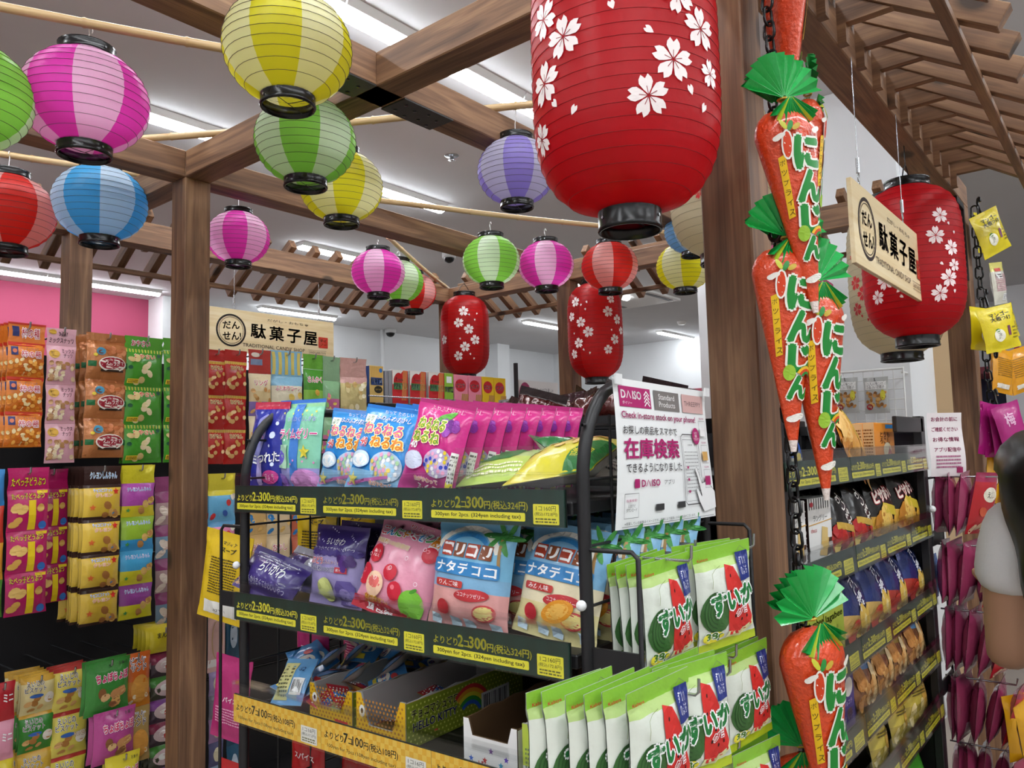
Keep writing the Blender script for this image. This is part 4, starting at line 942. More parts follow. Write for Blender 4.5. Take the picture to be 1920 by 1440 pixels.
sm1 = make_bag('candy_packet', 'small blue packet turned back side up, nearest the left rail end', 'candy packet', .075, .085, .016, '6aa6d8', art_small2, 'd8d0c0', nu=8, nv=10, loc=rk(CRY(560, 1260, .06).x-.012, .04, Z3+.012), rot=rrot(-38, -6, 8), edge=.02)
rnd = random.Random(11); first = True
for k in range(22):
    fx = rnd.uniform(0, 1); y = .035+.3*rnd.random(); x = -.68+.15*fx; z = Z3+.008+.05*rnd.random()*(y/.3)+.012
    lo, ro = rk(x, y, z), (math.radians(-75+rnd.uniform(-14, 30)), math.radians(rnd.uniform(-30, 30)), RKZ+rnd.uniform(-1.4, 1.4))
    if first: sm0.location = lo; sm0.rotation_euler = ro; sm0['label'] = 'small blue candy packet heaped at the left end of the bottom shelf'; first = False
    else: dup(sm0, 'small blue candy packet heaped at the left end of the bottom shelf', lo, ro)
rs0 = make_bag('candy_packet', 'small checked packet lying in the dotted cartons', 'candy packet', .045, .06, .014, 'c83a44', lambda P, w, h: (dots(P, -w*.4, w*.4, h*.1, h*.9, .007, .0016, 'f2f0ea'), P.rect(-w*.45, h*.4, w*.45, h*.6, '3a78c8')), 'e0b040', nu=6, nv=8, loc=rk(-.5, .1, Z3+.01), rot=rrot(-70, 0, 20), group='loose packets in the cartons')
for k in range(16):
    x = rnd.choice((CRY(622, 1300, .05).x, CRY(715, 1330, .05).x))+rnd.uniform(-.025, .025); y = rnd.uniform(.06, .27)
    dup(rs0, 'small checked packet lying in the dotted cartons', rk(x, y, Z3+.006+rnd.uniform(0, .012)), (math.radians(-78+rnd.uniform(-8, 20)), math.radians(rnd.uniform(-25, 25)), RKZ+rnd.uniform(-3, 3)))
# ---------------------------------------------------------------- poster on the rack end
def poster():
    xl = XR_+.018; c = [CRX(*q, xl) for q in ((1140, 727), (1320, 738), (1332, 975), (1158, 1012))]
    w = (c[1].y-c[0].y+c[2].y-c[3].y)/2; h = (c[0].z-c[3].z+c[1].z-c[2].z)/2; y0 = c[3].y
    def S(u, v, o): return (u, -o-.006*math.sin(v/h*3+u*6)-.004*(u/w), v)
    t = thing('poster', 'white landscape notice sheet with magenta print taped to the rack end', 'poster', rk(xl, (c[0].y+c[3].y)/2, c[3].z+.012), (0, math.radians(1), RKA))
    P = Print(S, .00005, .03); P.rect(0, 0, w, h, 'eceeee'); sh = P.mb.build('sheet', 'paper', t); P = Print(S, .00004, .02, .0008)
    K, MG, GR = '3a3438', 'b0246c', '7c7876'
    X = lambda f: w*f
    Y = lambda f: h*(1-f)
    P.rect(X(.045), Y(.19), X(.355), Y(.05), MG); P.text('D', X(.085), Y(.105), h*.055, 'ffffff', w*.04, .03); P.line([(X(.115), Y(.13)), (X(.135), Y(.08)), (X(.155), Y(.13))], .002, 'ffffff'); P.text('ISO', X(.215), Y(.105), h*.055, 'ffffff', w*.085, .03); P.text('ダイソー', X(.115), Y(.162), h*.022, 'ffffff', w*.09)
    for k in range(4): P.line([(X(.285), Y(.1+.025*k)), (X(.312), Y(.07+.025*k)), (X(.339), Y(.1+.025*k))], .0022, 'ffffff')
    P.rect(X(.39), Y(.19), X(.67), Y(.05), GR); P.text('Standard\nProducts', X(.53), Y(.12), h*.095, 'f0f0f0', w*.18)
    P.rect(X(.705), Y(.19), X(.96), Y(.05), 'd8b0ac'); P.text('THREEPPY', X(.832), Y(.12), h*.036, '4a3a3a', w*.2)
    P.text('Check in-store stock on your phone!', X(.45), Y(.25), h*.058, MG, w*.8, .02)
    P.text('お探しの商品をスマホで', X(.33), Y(.345), h*.058, K, w*.55, .01)
    P.text('在庫検索', X(.33), Y(.47), h*.135, MG, w*.55, .03)
    P.text('できるようになりました', X(.345), Y(.6), h*.06, K, w*.55, .01)
    P.rect(X(.14), Y(.735), X(.185), Y(.675), MG, .002); P.text('D', X(.22), Y(.706), h*.045, MG, w*.035, .03); P.line([(X(.243), Y(.728)), (X(.262), Y(.685)), (X(.281), Y(.728))], .0018, MG); P.text('ISO', X(.335), Y(.706), h*.045, MG, w*.08, .03); P.text('アプリ', X(.47), Y(.706), h*.035, K, w*.1)
    def frame(x0, y0_, x1, y1, wd, col): P.line([(X(x0), Y(y0_)), (X(x1), Y(y0_)), (X(x1), Y(y1)), (X(x0), Y(y1)), (X(x0), Y(y0_))], wd, col)
    frame(.055, .77, .175, .93, .0008, '5a5a5a'); P.text('在庫検索!', X(.115), Y(.815), h*.018, MG, w*.09); P.text('いますぐ\nダウンロード', X(.115), Y(.865), h*.05, K, w*.09)
    for x in (.33, .55): P.rect(X(x), Y(.9), X(x+.08), Y(.855), '3a3a3c', .001)
    P.text('※掲載している画像はイメージです。店舗により取扱いのない商品がございます。', X(.4), Y(.965), h*.02, '4a4a4a', w*.68); P.line([(X(.04), Y(.985)), (X(.96), Y(.985))], .0006, '4a4a4a')
    # phone drawing held by a hand
    P.line([(X(.66), Y(.36)), (X(.82), Y(.36)), (X(.845), Y(.38)), (X(.845), Y(.75))], .0014, K); P.line([(X(.66), Y(.36)), (X(.635), Y(.38)), (X(.635), Y(.86)), (X(.655), Y(.885)), (X(.8), Y(.885))], .0014, K)
    P.line([(X(.65), Y(.4)), (X(.825), Y(.4)), (X(.825), Y(.86)), (X(.65), Y(.86)), (X(.65), Y(.4))], .0007, K); P.text('在庫検索', X(.74), Y(.44), h*.014, K, w*.06)
    P.lines(X(.66), X(.82), Y(.8), Y(.48), 12, '9a9a9a', .25)
    for y in (.6, .69, .78): P.rect(X(.675), Y(y+.018), X(.695), Y(y), MG)
    P.poly([(X(.83), Y(.74)), (X(.9), Y(.72)), (X(.99), Y(.8)), (X(.99), Y(.93)), (X(.84), Y(.95)), (X(.79), Y(.87)), (X(.76), Y(.78)), (X(.78), Y(.765)), (X(.83), Y(.84)), (X(.79), Y(.68)), (X(.765), Y(.62)), (X(.79), Y(.61)), (X(.835), Y(.7))], 'f2f2f2')
    P.line([(X(.99), Y(.8)), (X(.9), Y(.72)), (X(.835), Y(.73)), (X(.79), Y(.61)), (X(.765), Y(.62)), (X(.82), Y(.83)), (X(.78), Y(.765)), (X(.76), Y(.78)), (X(.79), Y(.87)), (X(.84), Y(.95))], .001, K)
    P.ell(X(.825), Y(.37), w*.045, h*.065, MG, 18); P.text('今すぐ\n検索\nできます', X(.825), Y(.37), h*.07, 'ffffff', w*.06)
    for y, c in ((.25, 'f4f2f2'), (.44, 'd8a860'), (.63, MG)):
        frame(.875, y, .955, y+.14, .0006, '5a5a5a'); P.rect(X(.882), Y(y+.12), X(.948), Y(y+.05), c); P.text('商品検索', X(.915), Y(y-.02), h*.016, MG, w*.06)
    P.mb.build('printed_sheet', 'print', sh)
    for u, v in ((.02, .97), (.96, .97)): MB().box(w*u-.008, w*u+.008, -.009, -.006, h*v-.004, h*v+.01, 'e6e8e8').build('tape', 'plastic', t)
poster()
# ---------------------------------------------------------------- hooks and watermelon gummies on the rack end
def hook(parent, y, z, L_):
    mb = MB(); mb.tube([(XR_+.002, y, z), (XR_+L_, y, z), (XR_+L_+.004, y, z+.004), (XR_+L_+.005, y, z+.02)], .002, 6, 'c0c0c0'); mb.box(XR_-.002, XR_+.004, y-.008, y+.008, z-.016, z+.006, 'c0c0c0'); mb.build('steel_hook', 'steel', parent)
def art_melon(P, w, h):
    P.ell(-w*.22, h*.38, w*.27, h*.2, '3c6a34', 22)
    for k in range(5): P.arc(-w*.22, h*.38, w*(.04+.045*k), w*.014, 80, 260, '2c5228', 8, 1.12)
    P.poly([(-w*.02, h*.12), (w*.2, h*.1), (w*.4, h*.17), (w*.44, h*.24), (w*.12, h*.78), (-w*.02, h*.82), (-w*.05, h*.7)], 'd8322e'); P.poly([(-w*.06, h*.1), (w*.2, h*.07), (w*.43, h*.16), (w*.46, h*.24), (w*.4, h*.2), (w*.18, h*.13), (-w*.02, h*.16)], 'e4e8b0')
    for x, y in ((.05, .7), (.1, .6), (.02, .55), (.2, .5), (.28, .38), (.08, .3), (.2, .25), (.3, .27), (.0, .42), (.14, .4)): P.ell(w*x, h*y, w*.014, w*.024, '241414', 7)
    P.text('すいか', w*.06, h*.475, h*.2, '1f7a3a', w*.76, .06, .07, 'ffffff', .1); P.text('グミ', w*.2, h*.335, h*.07, 'c83232', w*.22, .03, .09, 'ffffff', .1)
    P.rect(w*.2, h*.63, w*.42, h*.9, '26347e', 0); P.text('すいか\nのまち', w*.31, h*.77, h*.18, 'e8e8f4', w*.14); P.line([(w*.22, h*.9), (w*.3, h*.955), (w*.4, h*.9)], .0006, '6a6a5a')
    P.ell(-w*.3, h*.145, w*.17, h*.055, 'f0e43a'); P.text('38g', -w*.29, h*.15, h*.085, '4a7a2a', w*.26, .04, .06)
    P.text('Kabaya', -w*.36, h*.9, h*.035, 'c82a2a', w*.18, .02)
    P.line([(-w*.3, h*.62), (-w*.28, h*.76), (-w*.12, h*.82)], .0007, '8a9a5a')
melon = bands((.1, 'b8cc28'), (.78, 'e2e8dc'), (.86, 'c0dc8a'), (1, '8cc63a'))
mb0 = None
def melon_at(px, py, Y, rz, tx, ry, lab, n=1, dy=.016, dx=0.0):
    """(px, py) = middle of the bag's top edge on the plane Y; n copies behind it"""
    global mb0
    for k in range(n):
        p = atY(px, py, Y); H_ = .14; p = Vector((p.x+dx*k, Y+dy*k, p.z))
        lo = Vector((p.x, p.y, p.z-H_*math.cos(math.radians(tx)))); lab_ = lab if k == 0 else 'watermelon gummy pouch, %s behind the front one on %s' % (ORD[k-1], lab.split(' on ')[-1])
        ro = (math.radians(tx*.6+random.uniform(-2, 2)), math.radians(ry+random.uniform(-2, 2)), RKA+math.radians(rz+random.uniform(-4, 4)))
        if mb0 is None: mb0 = make_bag('gummy_pouch', lab_, 'gummy pouch', .11, H_, .02, melon, art_melon, 'd0d4d0', loc=lo, rot=ro, group='watermelon gummy pouches', st=.02, sb=.012)
        else: dup(mb0, lab_, lo, ro)
melon_at(1355, 1018, .47, -20, 4, -4, 'watermelon gummy pouch in front on the upper right hook', 3)
melon_at(1300, 1042, .53, -8, 4, -4, 'watermelon gummy pouch in front on the upper middle hook', 2)
melon_at(1250, 1045, .50, -10, 4, -4, 'watermelon gummy pouch in front on the upper left hook', 4)
melon_at(1400, 1208, .485, -16, 4, -4, 'watermelon gummy pouch in front on the lower right hook', 3)
melon_at(1307, 1236, .455, -16, 4, -4, 'watermelon gummy pouch in front on the lower middle hook', 3)
melon_at(1232, 1268, .44, -14, 4, -4, 'watermelon gummy pouch in front on the lower left hook', 6, .017, -.012)
melon_at(1420, 1392, .48, -14, 4, -4, 'watermelon gummy pouch lowest on the bottom right hook', 2)
for y, z, L_ in ((.10, 1.353, .1), (.18, 1.35, .07), (.27, 1.352, .12), (.06, 1.2, .12), (.16, 1.2, .12), (.26, 1.195, .09), (.28, 1.06, .08)): hook(RK, y, z, L_)
# ---------------------------------------------------------------- pouches hanging on the left end of the rack
def art_soup(P, w, h):
    P.text('マジィア', w*.05, h*.88, h*.04, '2a2a1a', w*.3, .02); P.text('スープ', w*.05, h*.81, h*.055, '2a2a1a', w*.32, .03)
    P.lines(-w*.3, w*.3, h*.3, h*.72, 14, '5a4a10'); P.rect(-w*.36, h*.07, w*.36, h*.22, 'e8e6e0'); P.text('2027.03', -w*.02, h*.12, h*.03, '3a3a3a', w*.3)
yp = make_bag('snack_pouch', 'yellow pouch with black small print hanging at the left end of the rack', 'snack pouch', .125, .19, .02, 'e0bc1e', art_soup, 'e0bc1e', st=.02, loc=atX(412, 1160, .9)+Vector((0, 0, -.005)), rot=(math.radians(3), math.radians(11), math.radians(-72)), group='yellow pouches at the rack end')
dup(yp, 'yellow pouch behind the rack end grid beside the purple bags', rk(XL_-.03, .2, 1.21), (math.radians(0), 0, RKZ+math.radians(2)))
dup(yp, 'yellow pouch furthest back behind the rack end grid', rk(XL_-.02, .3, 1.21), (math.radians(0), 0, RKZ+math.radians(-4)))
mp = make_bag('snack_pouch', 'magenta pouch hanging low at the left end of the rack', 'snack pouch', .105, .17, .02, 'b02a6c', lambda P, w, h: (P.text('スパイス', 0, h*.5, h*.06, 'f4e4ea', w*.5, .02), P.lines(-w*.35, w*.35, h*.2, h*.4, 6, 'e09ab8')), 'b02a6c', loc=atX(428, 1388, .9), rot=(0, math.radians(6), math.radians(-78)), group='magenta pouches at the rack end')
dup(mp, 'magenta pouch behind the rack end grid beside the blue packets', rk(XL_-.03, .19, 1.03), (0, 0, RKZ)); dup(mp, 'magenta pouch furthest back behind the rack end grid', rk(XL_-.02, .3, 1.04), (0, 0, RKZ-.1))
rp = make_bag('snack_pouch', 'red pouch hanging lowest at the left end of the rack', 'snack pouch', .105, .17, .02, 'b01c20', lambda P, w, h: P.text('スパイス', 0, h*.5, h*.07, 'f4e4e0', w*.6, .02), 'b01c20', loc=atX(432, 1590, .9), rot=(0, math.radians(6), math.radians(-78)), group='red pouches at the rack end')
dup(rp, 'red pouch behind the rack end grid under the yellow price rail', rk(XL_-.02, .17, .83), (0, 0, RKZ)); dup(rp, 'red pouch furthest back under the yellow price rail', rk(XL_-.01, .29, .83), (0, 0, RKZ))
# ---------------------------------------------------------------- second rack standing back to back, its top tray heaped with brown bags
R2 = thing('back_rack', 'black rack with a deep top tray behind the middle rack', 'display rack', rk(0, DEP+.0, 0), (0, 0, RKZ))
MB().bbox(-.50, -.07, .02, .21, 1.50, 1.535, .003, '202022').build('top_tray', 'black_metal', R2); MB().box(-.50, -.07, .02, .026, 1.535, 1.56, '202022').build('tray_lip', 'black_metal', R2)
MB().box(-.5, -.07, .19, .21, .1, 1.5, '202022').build('panel', 'black_metal', R2); MB().bbox(-.5, -.07, .024, .19, 1.34, 1.372, .003, '202022').build('shelf', 'black_metal', R2)
for x in (-.5, -.09): MB().box(x, x+.02, .02, .04, 0, 1.5, '202022').build('upright', 'black_metal', R2)
cb0 = None
for k in range(13):
    lo = rk(-.46+.031*k, DEP+.06+.045*(k % 3), 1.537); ro = (math.radians(random.uniform(-35, 10)), math.radians(random.uniform(-25, 25)), RKZ+random.uniform(-.7, .7)); lab = 'crumpled dark brown chocolate bag heaped in the back rack tray'
    if cb0 is None: cb0 = make_bag('chocolate_bag', lab, 'chocolate bag', .1, .085, .04, bands((.8, '4a1c18'), (1, '281412')), None, '4a1c18', mat='foil', loc=lo, rot=ro, group='brown chocolate bags', wr=3.0, st=.02)
    else: dup(cb0, lab, lo, ro)
# ================================================================ back gondola: black pegboard with hanging strips of snacks
YD = 2.9
BD = thing('peg_display', 'long black pegboard display unit along the back, hung with snack strips', 'display rack', (2.0, YD+.3, 0))
MB().box(-2.2, 1.52, 0, .02, .1, 1.9, '0c0c0d').build('peg_panel', 'black_metal', BD); MB().box(-2.2, 1.52, -.32, .02, .04, .12, '0c0c0d').build('base_shelf', 'black_metal', BD)
for x in (-2.2, -1.25, -.3, .62, 1.46): MB().box(x, x+.045, -.01, .03, 0, 1.94, '161617').build('upright', 'black_metal', BD)
for z in (1.12, .56): MB().tube([(-2.2, -.03, z), (1.5, -.03, z)], .006, 6, '1a1a1a').build('hook_rail', 'black_gloss', BD)
def peg(x, y, z, L_):
    """steel peg from the panel to just in front of the strip"""
    yy = y-(YD+.3); mb = MB(); mb.tube([(x-2.0, 0, z), (x-2.0, yy-.012, z), (x-2.0, yy-.02, z+.006), (x-2.0, yy-.022, z+.022)], .0035, 6, 'd8d8d8'); mb.build('steel_peg', 'steel', BD)
STR = {}
def strip(label, x0, x1, yt, yb, n, cols, art, Y=YD, back=1, hd=0.0, hart=None, hcol=None, name='snack_strip', group=None, dy=.032, d=.028, lean=0, key=None, mat='film', where='', skew=0):
    """x0..x1, yt..yb in the photograph fix size and place on the plane Y; n packs below a header; back = strips on the same peg"""
    a, b = atY(x0, (yt+yb)/2, Y), atY(x1, (yt+yb)/2, Y); t, u = atY((x0+x1)/2, yt, Y), atY((x0+x1)/2, yb, Y)
    w = b.x-a.x; Ht = t.z-u.z; xc = (a.x+b.x)/2; hh = Ht*hd; ph = (Ht-hh)/n; root = None
    for k in range(back):
        lo = (xc+random.uniform(-.004, .004), Y+dy*k, t.z); ro = (math.radians(lean), math.radians(skew+random.uniform(-1, 1)), math.radians(random.uniform(-3, 3)))
        lab = label if k == 0 else '%s, %s behind it' % (' '.join(label.split()[:12]).rstrip(','), ORD[k-1])
        if root is None:
            root = thing(name, lab, 'snack strip', lo, ro, group)
            if hd:
                me = bag_mesh('header', w, hh, .004, hcol or cols, hcol or 'c0c0c0', 6, 4, mat, wr=.5)[0]; hdr = put('header', me, root, (0, 0, -hh))
                P = Print(bag_S(w, hh, .004, wr=.5), .00008, .03, .001)
                if hart: hart(P, w, hh); P.mb.build('printed_front', 'print', hdr)
            pms = {}
            for j in range(n):
                aj = art[j % len(art)] if isinstance(art, (list, tuple)) else art; cj = cols[j % len(cols)] if isinstance(cols, (list, tuple)) else cols
                kk = (id(aj), id(cj))
                if kk not in pms:
                    me, S = bag_mesh('pack', w, ph*.995, d, cj, 'b0a890' if callable(cj) else cj, 10, 12, mat, st=ph*.07, sb=ph*.07, pinch=.05, seed=j)
                    P = Print(S, .00008, .03, .0014); 
                    if aj: aj(P, w, ph)
                    pm = P.mb.mesh('printed_front'); pm.materials.append(M['print']); pms[kk] = (me, pm)
                me, pm = pms[kk]; q = put('pack', me, root, (0, 0, -hh-ph*(j+1))); put('printed_front', pm, q)
        else: dup(root, lab, lo, ro)
    peg(xc, Y-.004, t.z-.02, .3)
    return root
def biscuits(P, w, h, n, x0, x1, y0, y1, cols, r=.06, sd=3):
    rn = random.Random(sd)
    for k in range(n): P.ell(w*rn.uniform(x0, x1), h*rn.uniform(y0, y1), w*r*rn.uniform(.8, 1.2), w*r*rn.uniform(.6, .9), cols[k % len(cols)], 9, rn.uniform(0, 3))
NUT = ('d8a868', 'c88a48', 'ecd0a0', 'b87838')
def a_kaki(P, w, h):
    P.rect(-w*.49, h*.9, w*.49, h, 'c83018'); biscuits(P, w, h, 42, -.45, .45, .08, .5, ('e08a2a', 'f0d8a0', 'd87020', 'f4b050'), .065, 1)
    P.rect(-w*.44, h*.62, -w*.26, h*.86, '28306a'); P.ell(-w*.35, h*.74, w*.06, h*.06, 'd87a5a'); P.text('ピーナッツ入り', w*.05, h*.82, h*.07, '3a3a6a', w*.5); P.text('柿の種', w*.1, h*.66, h*.2, 'c8222a', w*.56, .02, .05)
def h_kaki(P, w, h): P.rect(-w*.4, h*.3, -w*.22, h*.8, '28306a'); P.text('柿の種', w*.1, h*.5, h*.5, 'b8222a', w*.5, .02, .05); P.rect(-w*.5, h*.9, w*.5, h, 'c02a18')
def a_nuts(P, w, h):
    P.ell(-w*.27, h*.78, w*.18, w*.16, 'c89a30'); P.text('食べきり\nサイズ', -w*.27, h*.78, h*.14, '5a3a10', w*.22); P.text('ミックス\nナッツ', w*.2, h*.8, h*.24, '3a1c24', w*.42, .01)
    biscuits(P, w, h, 34, -.42, .42, .1, .58, ('e0c8a0', 'c09468', 'f0e0c0', 'a87848'), .085, 4)
def h_nuts(P, w, h): P.text('3連!', w*.05, h*.7, h*.28, '3a1c24', w*.3, .02); P.text('ミックスナッツ', 0, h*.3, h*.3, '3a1c24', w*.85, .02); P.ell(-w*.3, h*.78, w*.13, h*.14, 'c89a30')
def a_aspara(P, w, h):
    P.rect(-w*.48, h*.32, -w*.3, h*.46, '1f6a3a'); P.rect(w*.3, h*.32, w*.48, h*.46, '1f6a3a')
    biscuits(P, w, h, 16, -.1, .42, .55, .82, ('c8784a', 'd89060', 'b86838'), .07, 6); P.ell(-w*.2, h*.72, w*.11, h*.1, '3a88a8'); P.ell(-w*.2, h*.7, w*.07, h*.05, '6a3a2a'); P.ell(-w*.33, h*.62, w*.05, h*.04, 'e8d040')
    P.ell(w*.08, h*.4, w*.34, h*.2, 'f0e8dc'); P.ell(w*.08, h*.41, w*.31, h*.165, '9a2030'); P.text('アスパラガス', w*.08, h*.42, h*.12, 'f6f0e8', w*.54, .02); P.text('ビスケット', w*.08, h*.32, h*.05, 'f0c8c0', w*.26); P.rect(-w*.2, h*.2, w*.36, h*.255, '3a2a20')
def a_yasai(P, w, h):
    for k in range(12): P.rect(w*(-.48+.08*k), h*.9, w*(-.45+.08*k), h*.99, 'd0d050')
    P.text('おやさい', -w*.02, h*.8, h*.12, 'd02a2a', w*.56, .03, .06, 'f4ecc0'); biscuits(P, w, h, 9, -.42, .42, .1, .75, ('e4d49a', 'd8c080', 'ecdcb0'), .1, 8); P.ell(w*.36, h*.84, w*.06, h*.05, '1f5a3a'); P.ell(-w*.4, h*.5, w*.06, h*.05, '1f5a3a')
    P.rect(-w*.46, h*.08, -w*.18, h*.2, 'e4c838'); P.lines(-w*.44, -w*.2, h*.1, h*.18, 2, '6a4a10')
def a_redv(P, w, h):
    for k in range(12): P.rect(w*(-.48+.08*k), h*.9, w*(-.45+.08*k), h*.99, 'd8b040')
    P.text('あげせん', 0, h*.8, h*.13, '7a1414', w*.6, .03, .06, 'f4e0a0'); biscuits(P, w, h, 12, -.42, .42, .1, .7, ('e0b070', 'd09a50', 'ecc890'), .11, 9)
STRIPS = []
strip('orange rice cracker strip at the left edge of the top row', 12, 84, 606, 838, 3, bands((.55, 'd87a2a'), (1, 'e08030')), a_kaki, back=6, hd=.16, hart=h_kaki, hcol='e07a2a', group='orange rice cracker strips', skew=1.5)
strip('pink mixed nut strip between the orange and the copper strips', 85, 141, 616, 868, 3, 'd8a2ae', a_nuts, hd=.13, hart=h_nuts, hcol='d8a2ae', d=.03)
strip('copper foil biscuit strip in the top row', 158, 239, 626, 858, 3, bands((.9, 'c07a48'), (1, 'b06838')), a_aspara, back=5, dy=.055, group='copper biscuit strips', mat='foil', d=.035, hd=.06, hcol='c07a48')
strip('green vegetable snack strip left of the left post', 233, 307, 632, 868, 3, bands((.9, '4a9a30'), (1, '5aa838')), a_yasai, back=2, hd=.1, hart=lambda P, w, h: P.text('おやさい', -w*.1, h*.45, h*.45, 'd02a2a', w*.5, .03, .06), hcol='5aa838', group='green vegetable snack strips')
strip('green vegetable snack strip half hidden by the left post', 304, 372, 636, 866, 3, bands((.9, '4a9a30'), (1, '5aa838')), a_yasai, hd=.1, hcol='5aa838')
strip('red fried cracker strip nearest the left post on its right', 384, 423, 656, 870, 3, bands((.9, 'b8241e'), (1, 'c89a40')), a_redv, hd=.1, hcol='b8241e', group='red cracker strips')
strip('red fried cracker strip, second to the right of the left post', 421, 464, 657, 870, 3, bands((.9, 'b8241e'), (1, 'c89a40')), a_redv, hd=.1, hcol='b8241e', back=2, group='red cracker strips')
def a_ring(P, w, h): P.text('リング', 0, h*.78, h*.14, 'c8302a', w*.6, .02, .06); biscuits(P, w, h, 10, -.4, .4, .1, .66, ('c89050', 'e0b070'), .1, 3)
strip('cream and brown snack strip behind the blue candy bags', 464, 507, 656, 860, 2, bands((.35, '8a72b0'), (.55, 'e6cf9c'), (1, 'ead8b0')), a_ring, hd=.22, hcol='b83a34', hart=lambda P, w, h: (P.rect(-w*.44, h*.35, w*.1, h*.6, '7a8aa8'), P.ell(-w*.2, h*.78, w*.2, h*.1, 'e8d8c8')), group='small snack strips')
strip('light blue striped corn puff strip behind the blue candy bags', 507, 566, 658, 850, 2, bands((.2, '88bcd8'), (.75, 'ece4c8'), (1, '8cc0dc')), lambda P, w, h: (P.text('ふんわりコーン', 0, h*.68, h*.12, 'd8304a', w*.8, .02, .06), biscuits(P, w, h, 9, -.4, .4, .15, .55, ('e8c860', 'f0dc90'), .1, 5)), hd=.25, hcol='8cc0dc', hart=lambda P, w, h: [P.rect(w*(-.46+.2*k), h*.06, w*(-.36+.2*k), h*.94, 'e0cc6a') for k in range(5)], group='small snack strips', back=2)
strip('bright green snack strip behind the candy bags', 566, 606, 665, 850, 2, bands((.5, '8cc44a'), (1, '4c9a30')), lambda P, w, h: (P.text('さんかく', 0, h*.75, h*.14, 'd8302a', w*.7, .02, .08), biscuits(P, w, h, 6, -.4, .4, .12, .55, ('e8b850', 'f0d080'), .12, 5)), hd=.15, hcol='6aae3a', group='small snack strips')
strip('green and pink snack strip beside the pale gold ones', 604, 637, 669, 850, 2, bands((.5, 'c86a9a'), (1, '8ab88a')), lambda P, w, h: biscuits(P, w, h, 8, -.4, .4, .1, .8, ('e8c860', 'e07a9a', '9ac86a'), .12, 7), hd=.25, hcol='8aae88', group='small snack strips')
strip('pale gold and pink snack strip at the right end of the hanging strips', 638, 688, 672, 850, 2, bands((.8, 'd8c88a'), (1, 'dcb0a8')), lambda P, w, h: biscuits(P, w, h, 14, -.42, .42, .1, .85, ('e8d8a0', 'c8a868', 'f0e8c8'), .1, 2), hd=.2, hcol='d8a8a0', back=2, group='small snack strips', mat='foil')
# ---- middle row
def a_giraffe(P, w, h):
    P.text('たべっ子どうぶつ', -w*.02, h*.84, h*.14, 'e8d020', w*.8, .02, .05, '5a1030'); P.rect(-w*.02, h*.02, w*.16, h*.74, 'e8c820'); biscuits(P, w, h, 4, -.42, -.15, .12, .6, ('d8a850', 'e0b868'), .14, 4); biscuits(P, w, h, 2, .24, .42, .15, .55, ('d8a850', 'e0b868'), .12, 8)
    P.ell(w*.34, h*.12, w*.1, h*.1, '3a78c8'); P.rect(w*.2, h*.9, w*.46, h*.97, 'e8c820')
strip('magenta animal biscuit strip at the left of the middle row', 8, 88, 877, 1152, 3, 'b81e62', a_giraffe, hd=.15, hart=lambda P, w, h: P.text('たべっ子どうぶつ', 0, h*.35, h*.4, 'e8d020', w*.85, .02, .05, '5a1030'), hcol='b81e62', group='magenta animal biscuit strips', Y=2.86)
strip('magenta animal biscuit strip behind, second from the left in the middle row', 62, 124, 880, 1130, 3, 'a81a58', a_giraffe, hd=.15, hcol='a81a58', Y=2.96, group='magenta animal biscuit strips')
def a_yel(P, w, h): P.text('チョコビスケット', -w*.02, h*.84, h*.1, '3a78c8', w*.5, .02, .05); P.text('クレヨン', w*.0, h*.7, h*.1, 'e07a20', w*.45, .03, .05); star(P, w*.34, h*.8, w*.1, 'd02a20'); biscuits(P, w, h, 5, -.4, .4, .12, .5, ('a8703a', 'e0b060', 'c89050'), .11, 5); star(P, -w*.3, h*.35, w*.09, 'e06a30'); star(P, w*.28, h*.16, w*.05, '3a88c8')
strip('yellow packs on brown backing in the middle row', 151, 224, 874, 1170, 4, bands((.06, '3a2420'), (.94, 'dcb840'), (1, '3a2420')), a_yel, hd=.12, hcol='3a2420', hart=lambda P, w, h: P.text('クレヨンしんちゃん', w*.02, h*.5, h*.36, '8cc0e8', w*.75, .02, .05), back=6, Y=2.84, group='yellow pack strips', d=.034)
def a_mix(P, w, h): P.text('クレヨンしんちゃん', 0, h*.82, h*.12, '3a78c8', w*.75, .02, .05); biscuits(P, w, h, 4, -.38, .38, .12, .5, ('c89050', 'e0b868'), .13, 2); star(P, -w*.34, h*.2, w*.07, '4a9a4a')
strip('yellow, purple and blue pack strip left of the left post', 227, 291, 872, 1158, 4, [bands((.35, 'e0d030'), (1, 'b050a8')), bands((.35, '3a98d0'), (1, '9ac03a')), bands((.4, 'd8d030'), (1, '4aa8d8')), bands((.4, 'e0d830'), (1, '9a4a9a'))], a_mix, hd=.12, hcol='d8cc30', back=2, Y=2.86, group='mixed colour pack strips')
strip('dusky pink pack strip beside the left post', 288, 348, 893, 1172, 4, [bands((.7, 'b89898'), (1, '8a3a6a')), bands((.7, '7a98b0'), (1, '8a3a6a'))], lambda P, w, h: (P.text('いちご', w*.2, h*.8, h*.12, 'e8d0d8', w*.4), biscuits(P, w, h, 4, -.4, .4, .15, .6, ('d8b8b0', 'e8d8c8'), .15, 3)), Y=2.9, hd=.1, hcol='9a4a78')
strip('blue and pink pack strip just right of the left post', 388, 441, 888, 1095, 3, [bands((.85, '6ab0d8'), (1, 'd8c838')), bands((.8, 'e088b0'), (1, '5aa0d0')), 'c8a0c8'], lambda P, w, h: biscuits(P, w, h, 5, -.4, .4, .15, .8, ('e8e0d0', 'd03a3a', '3a60b0'), .12, 2), Y=2.88, hd=.15, hcol='d8c838', back=2)
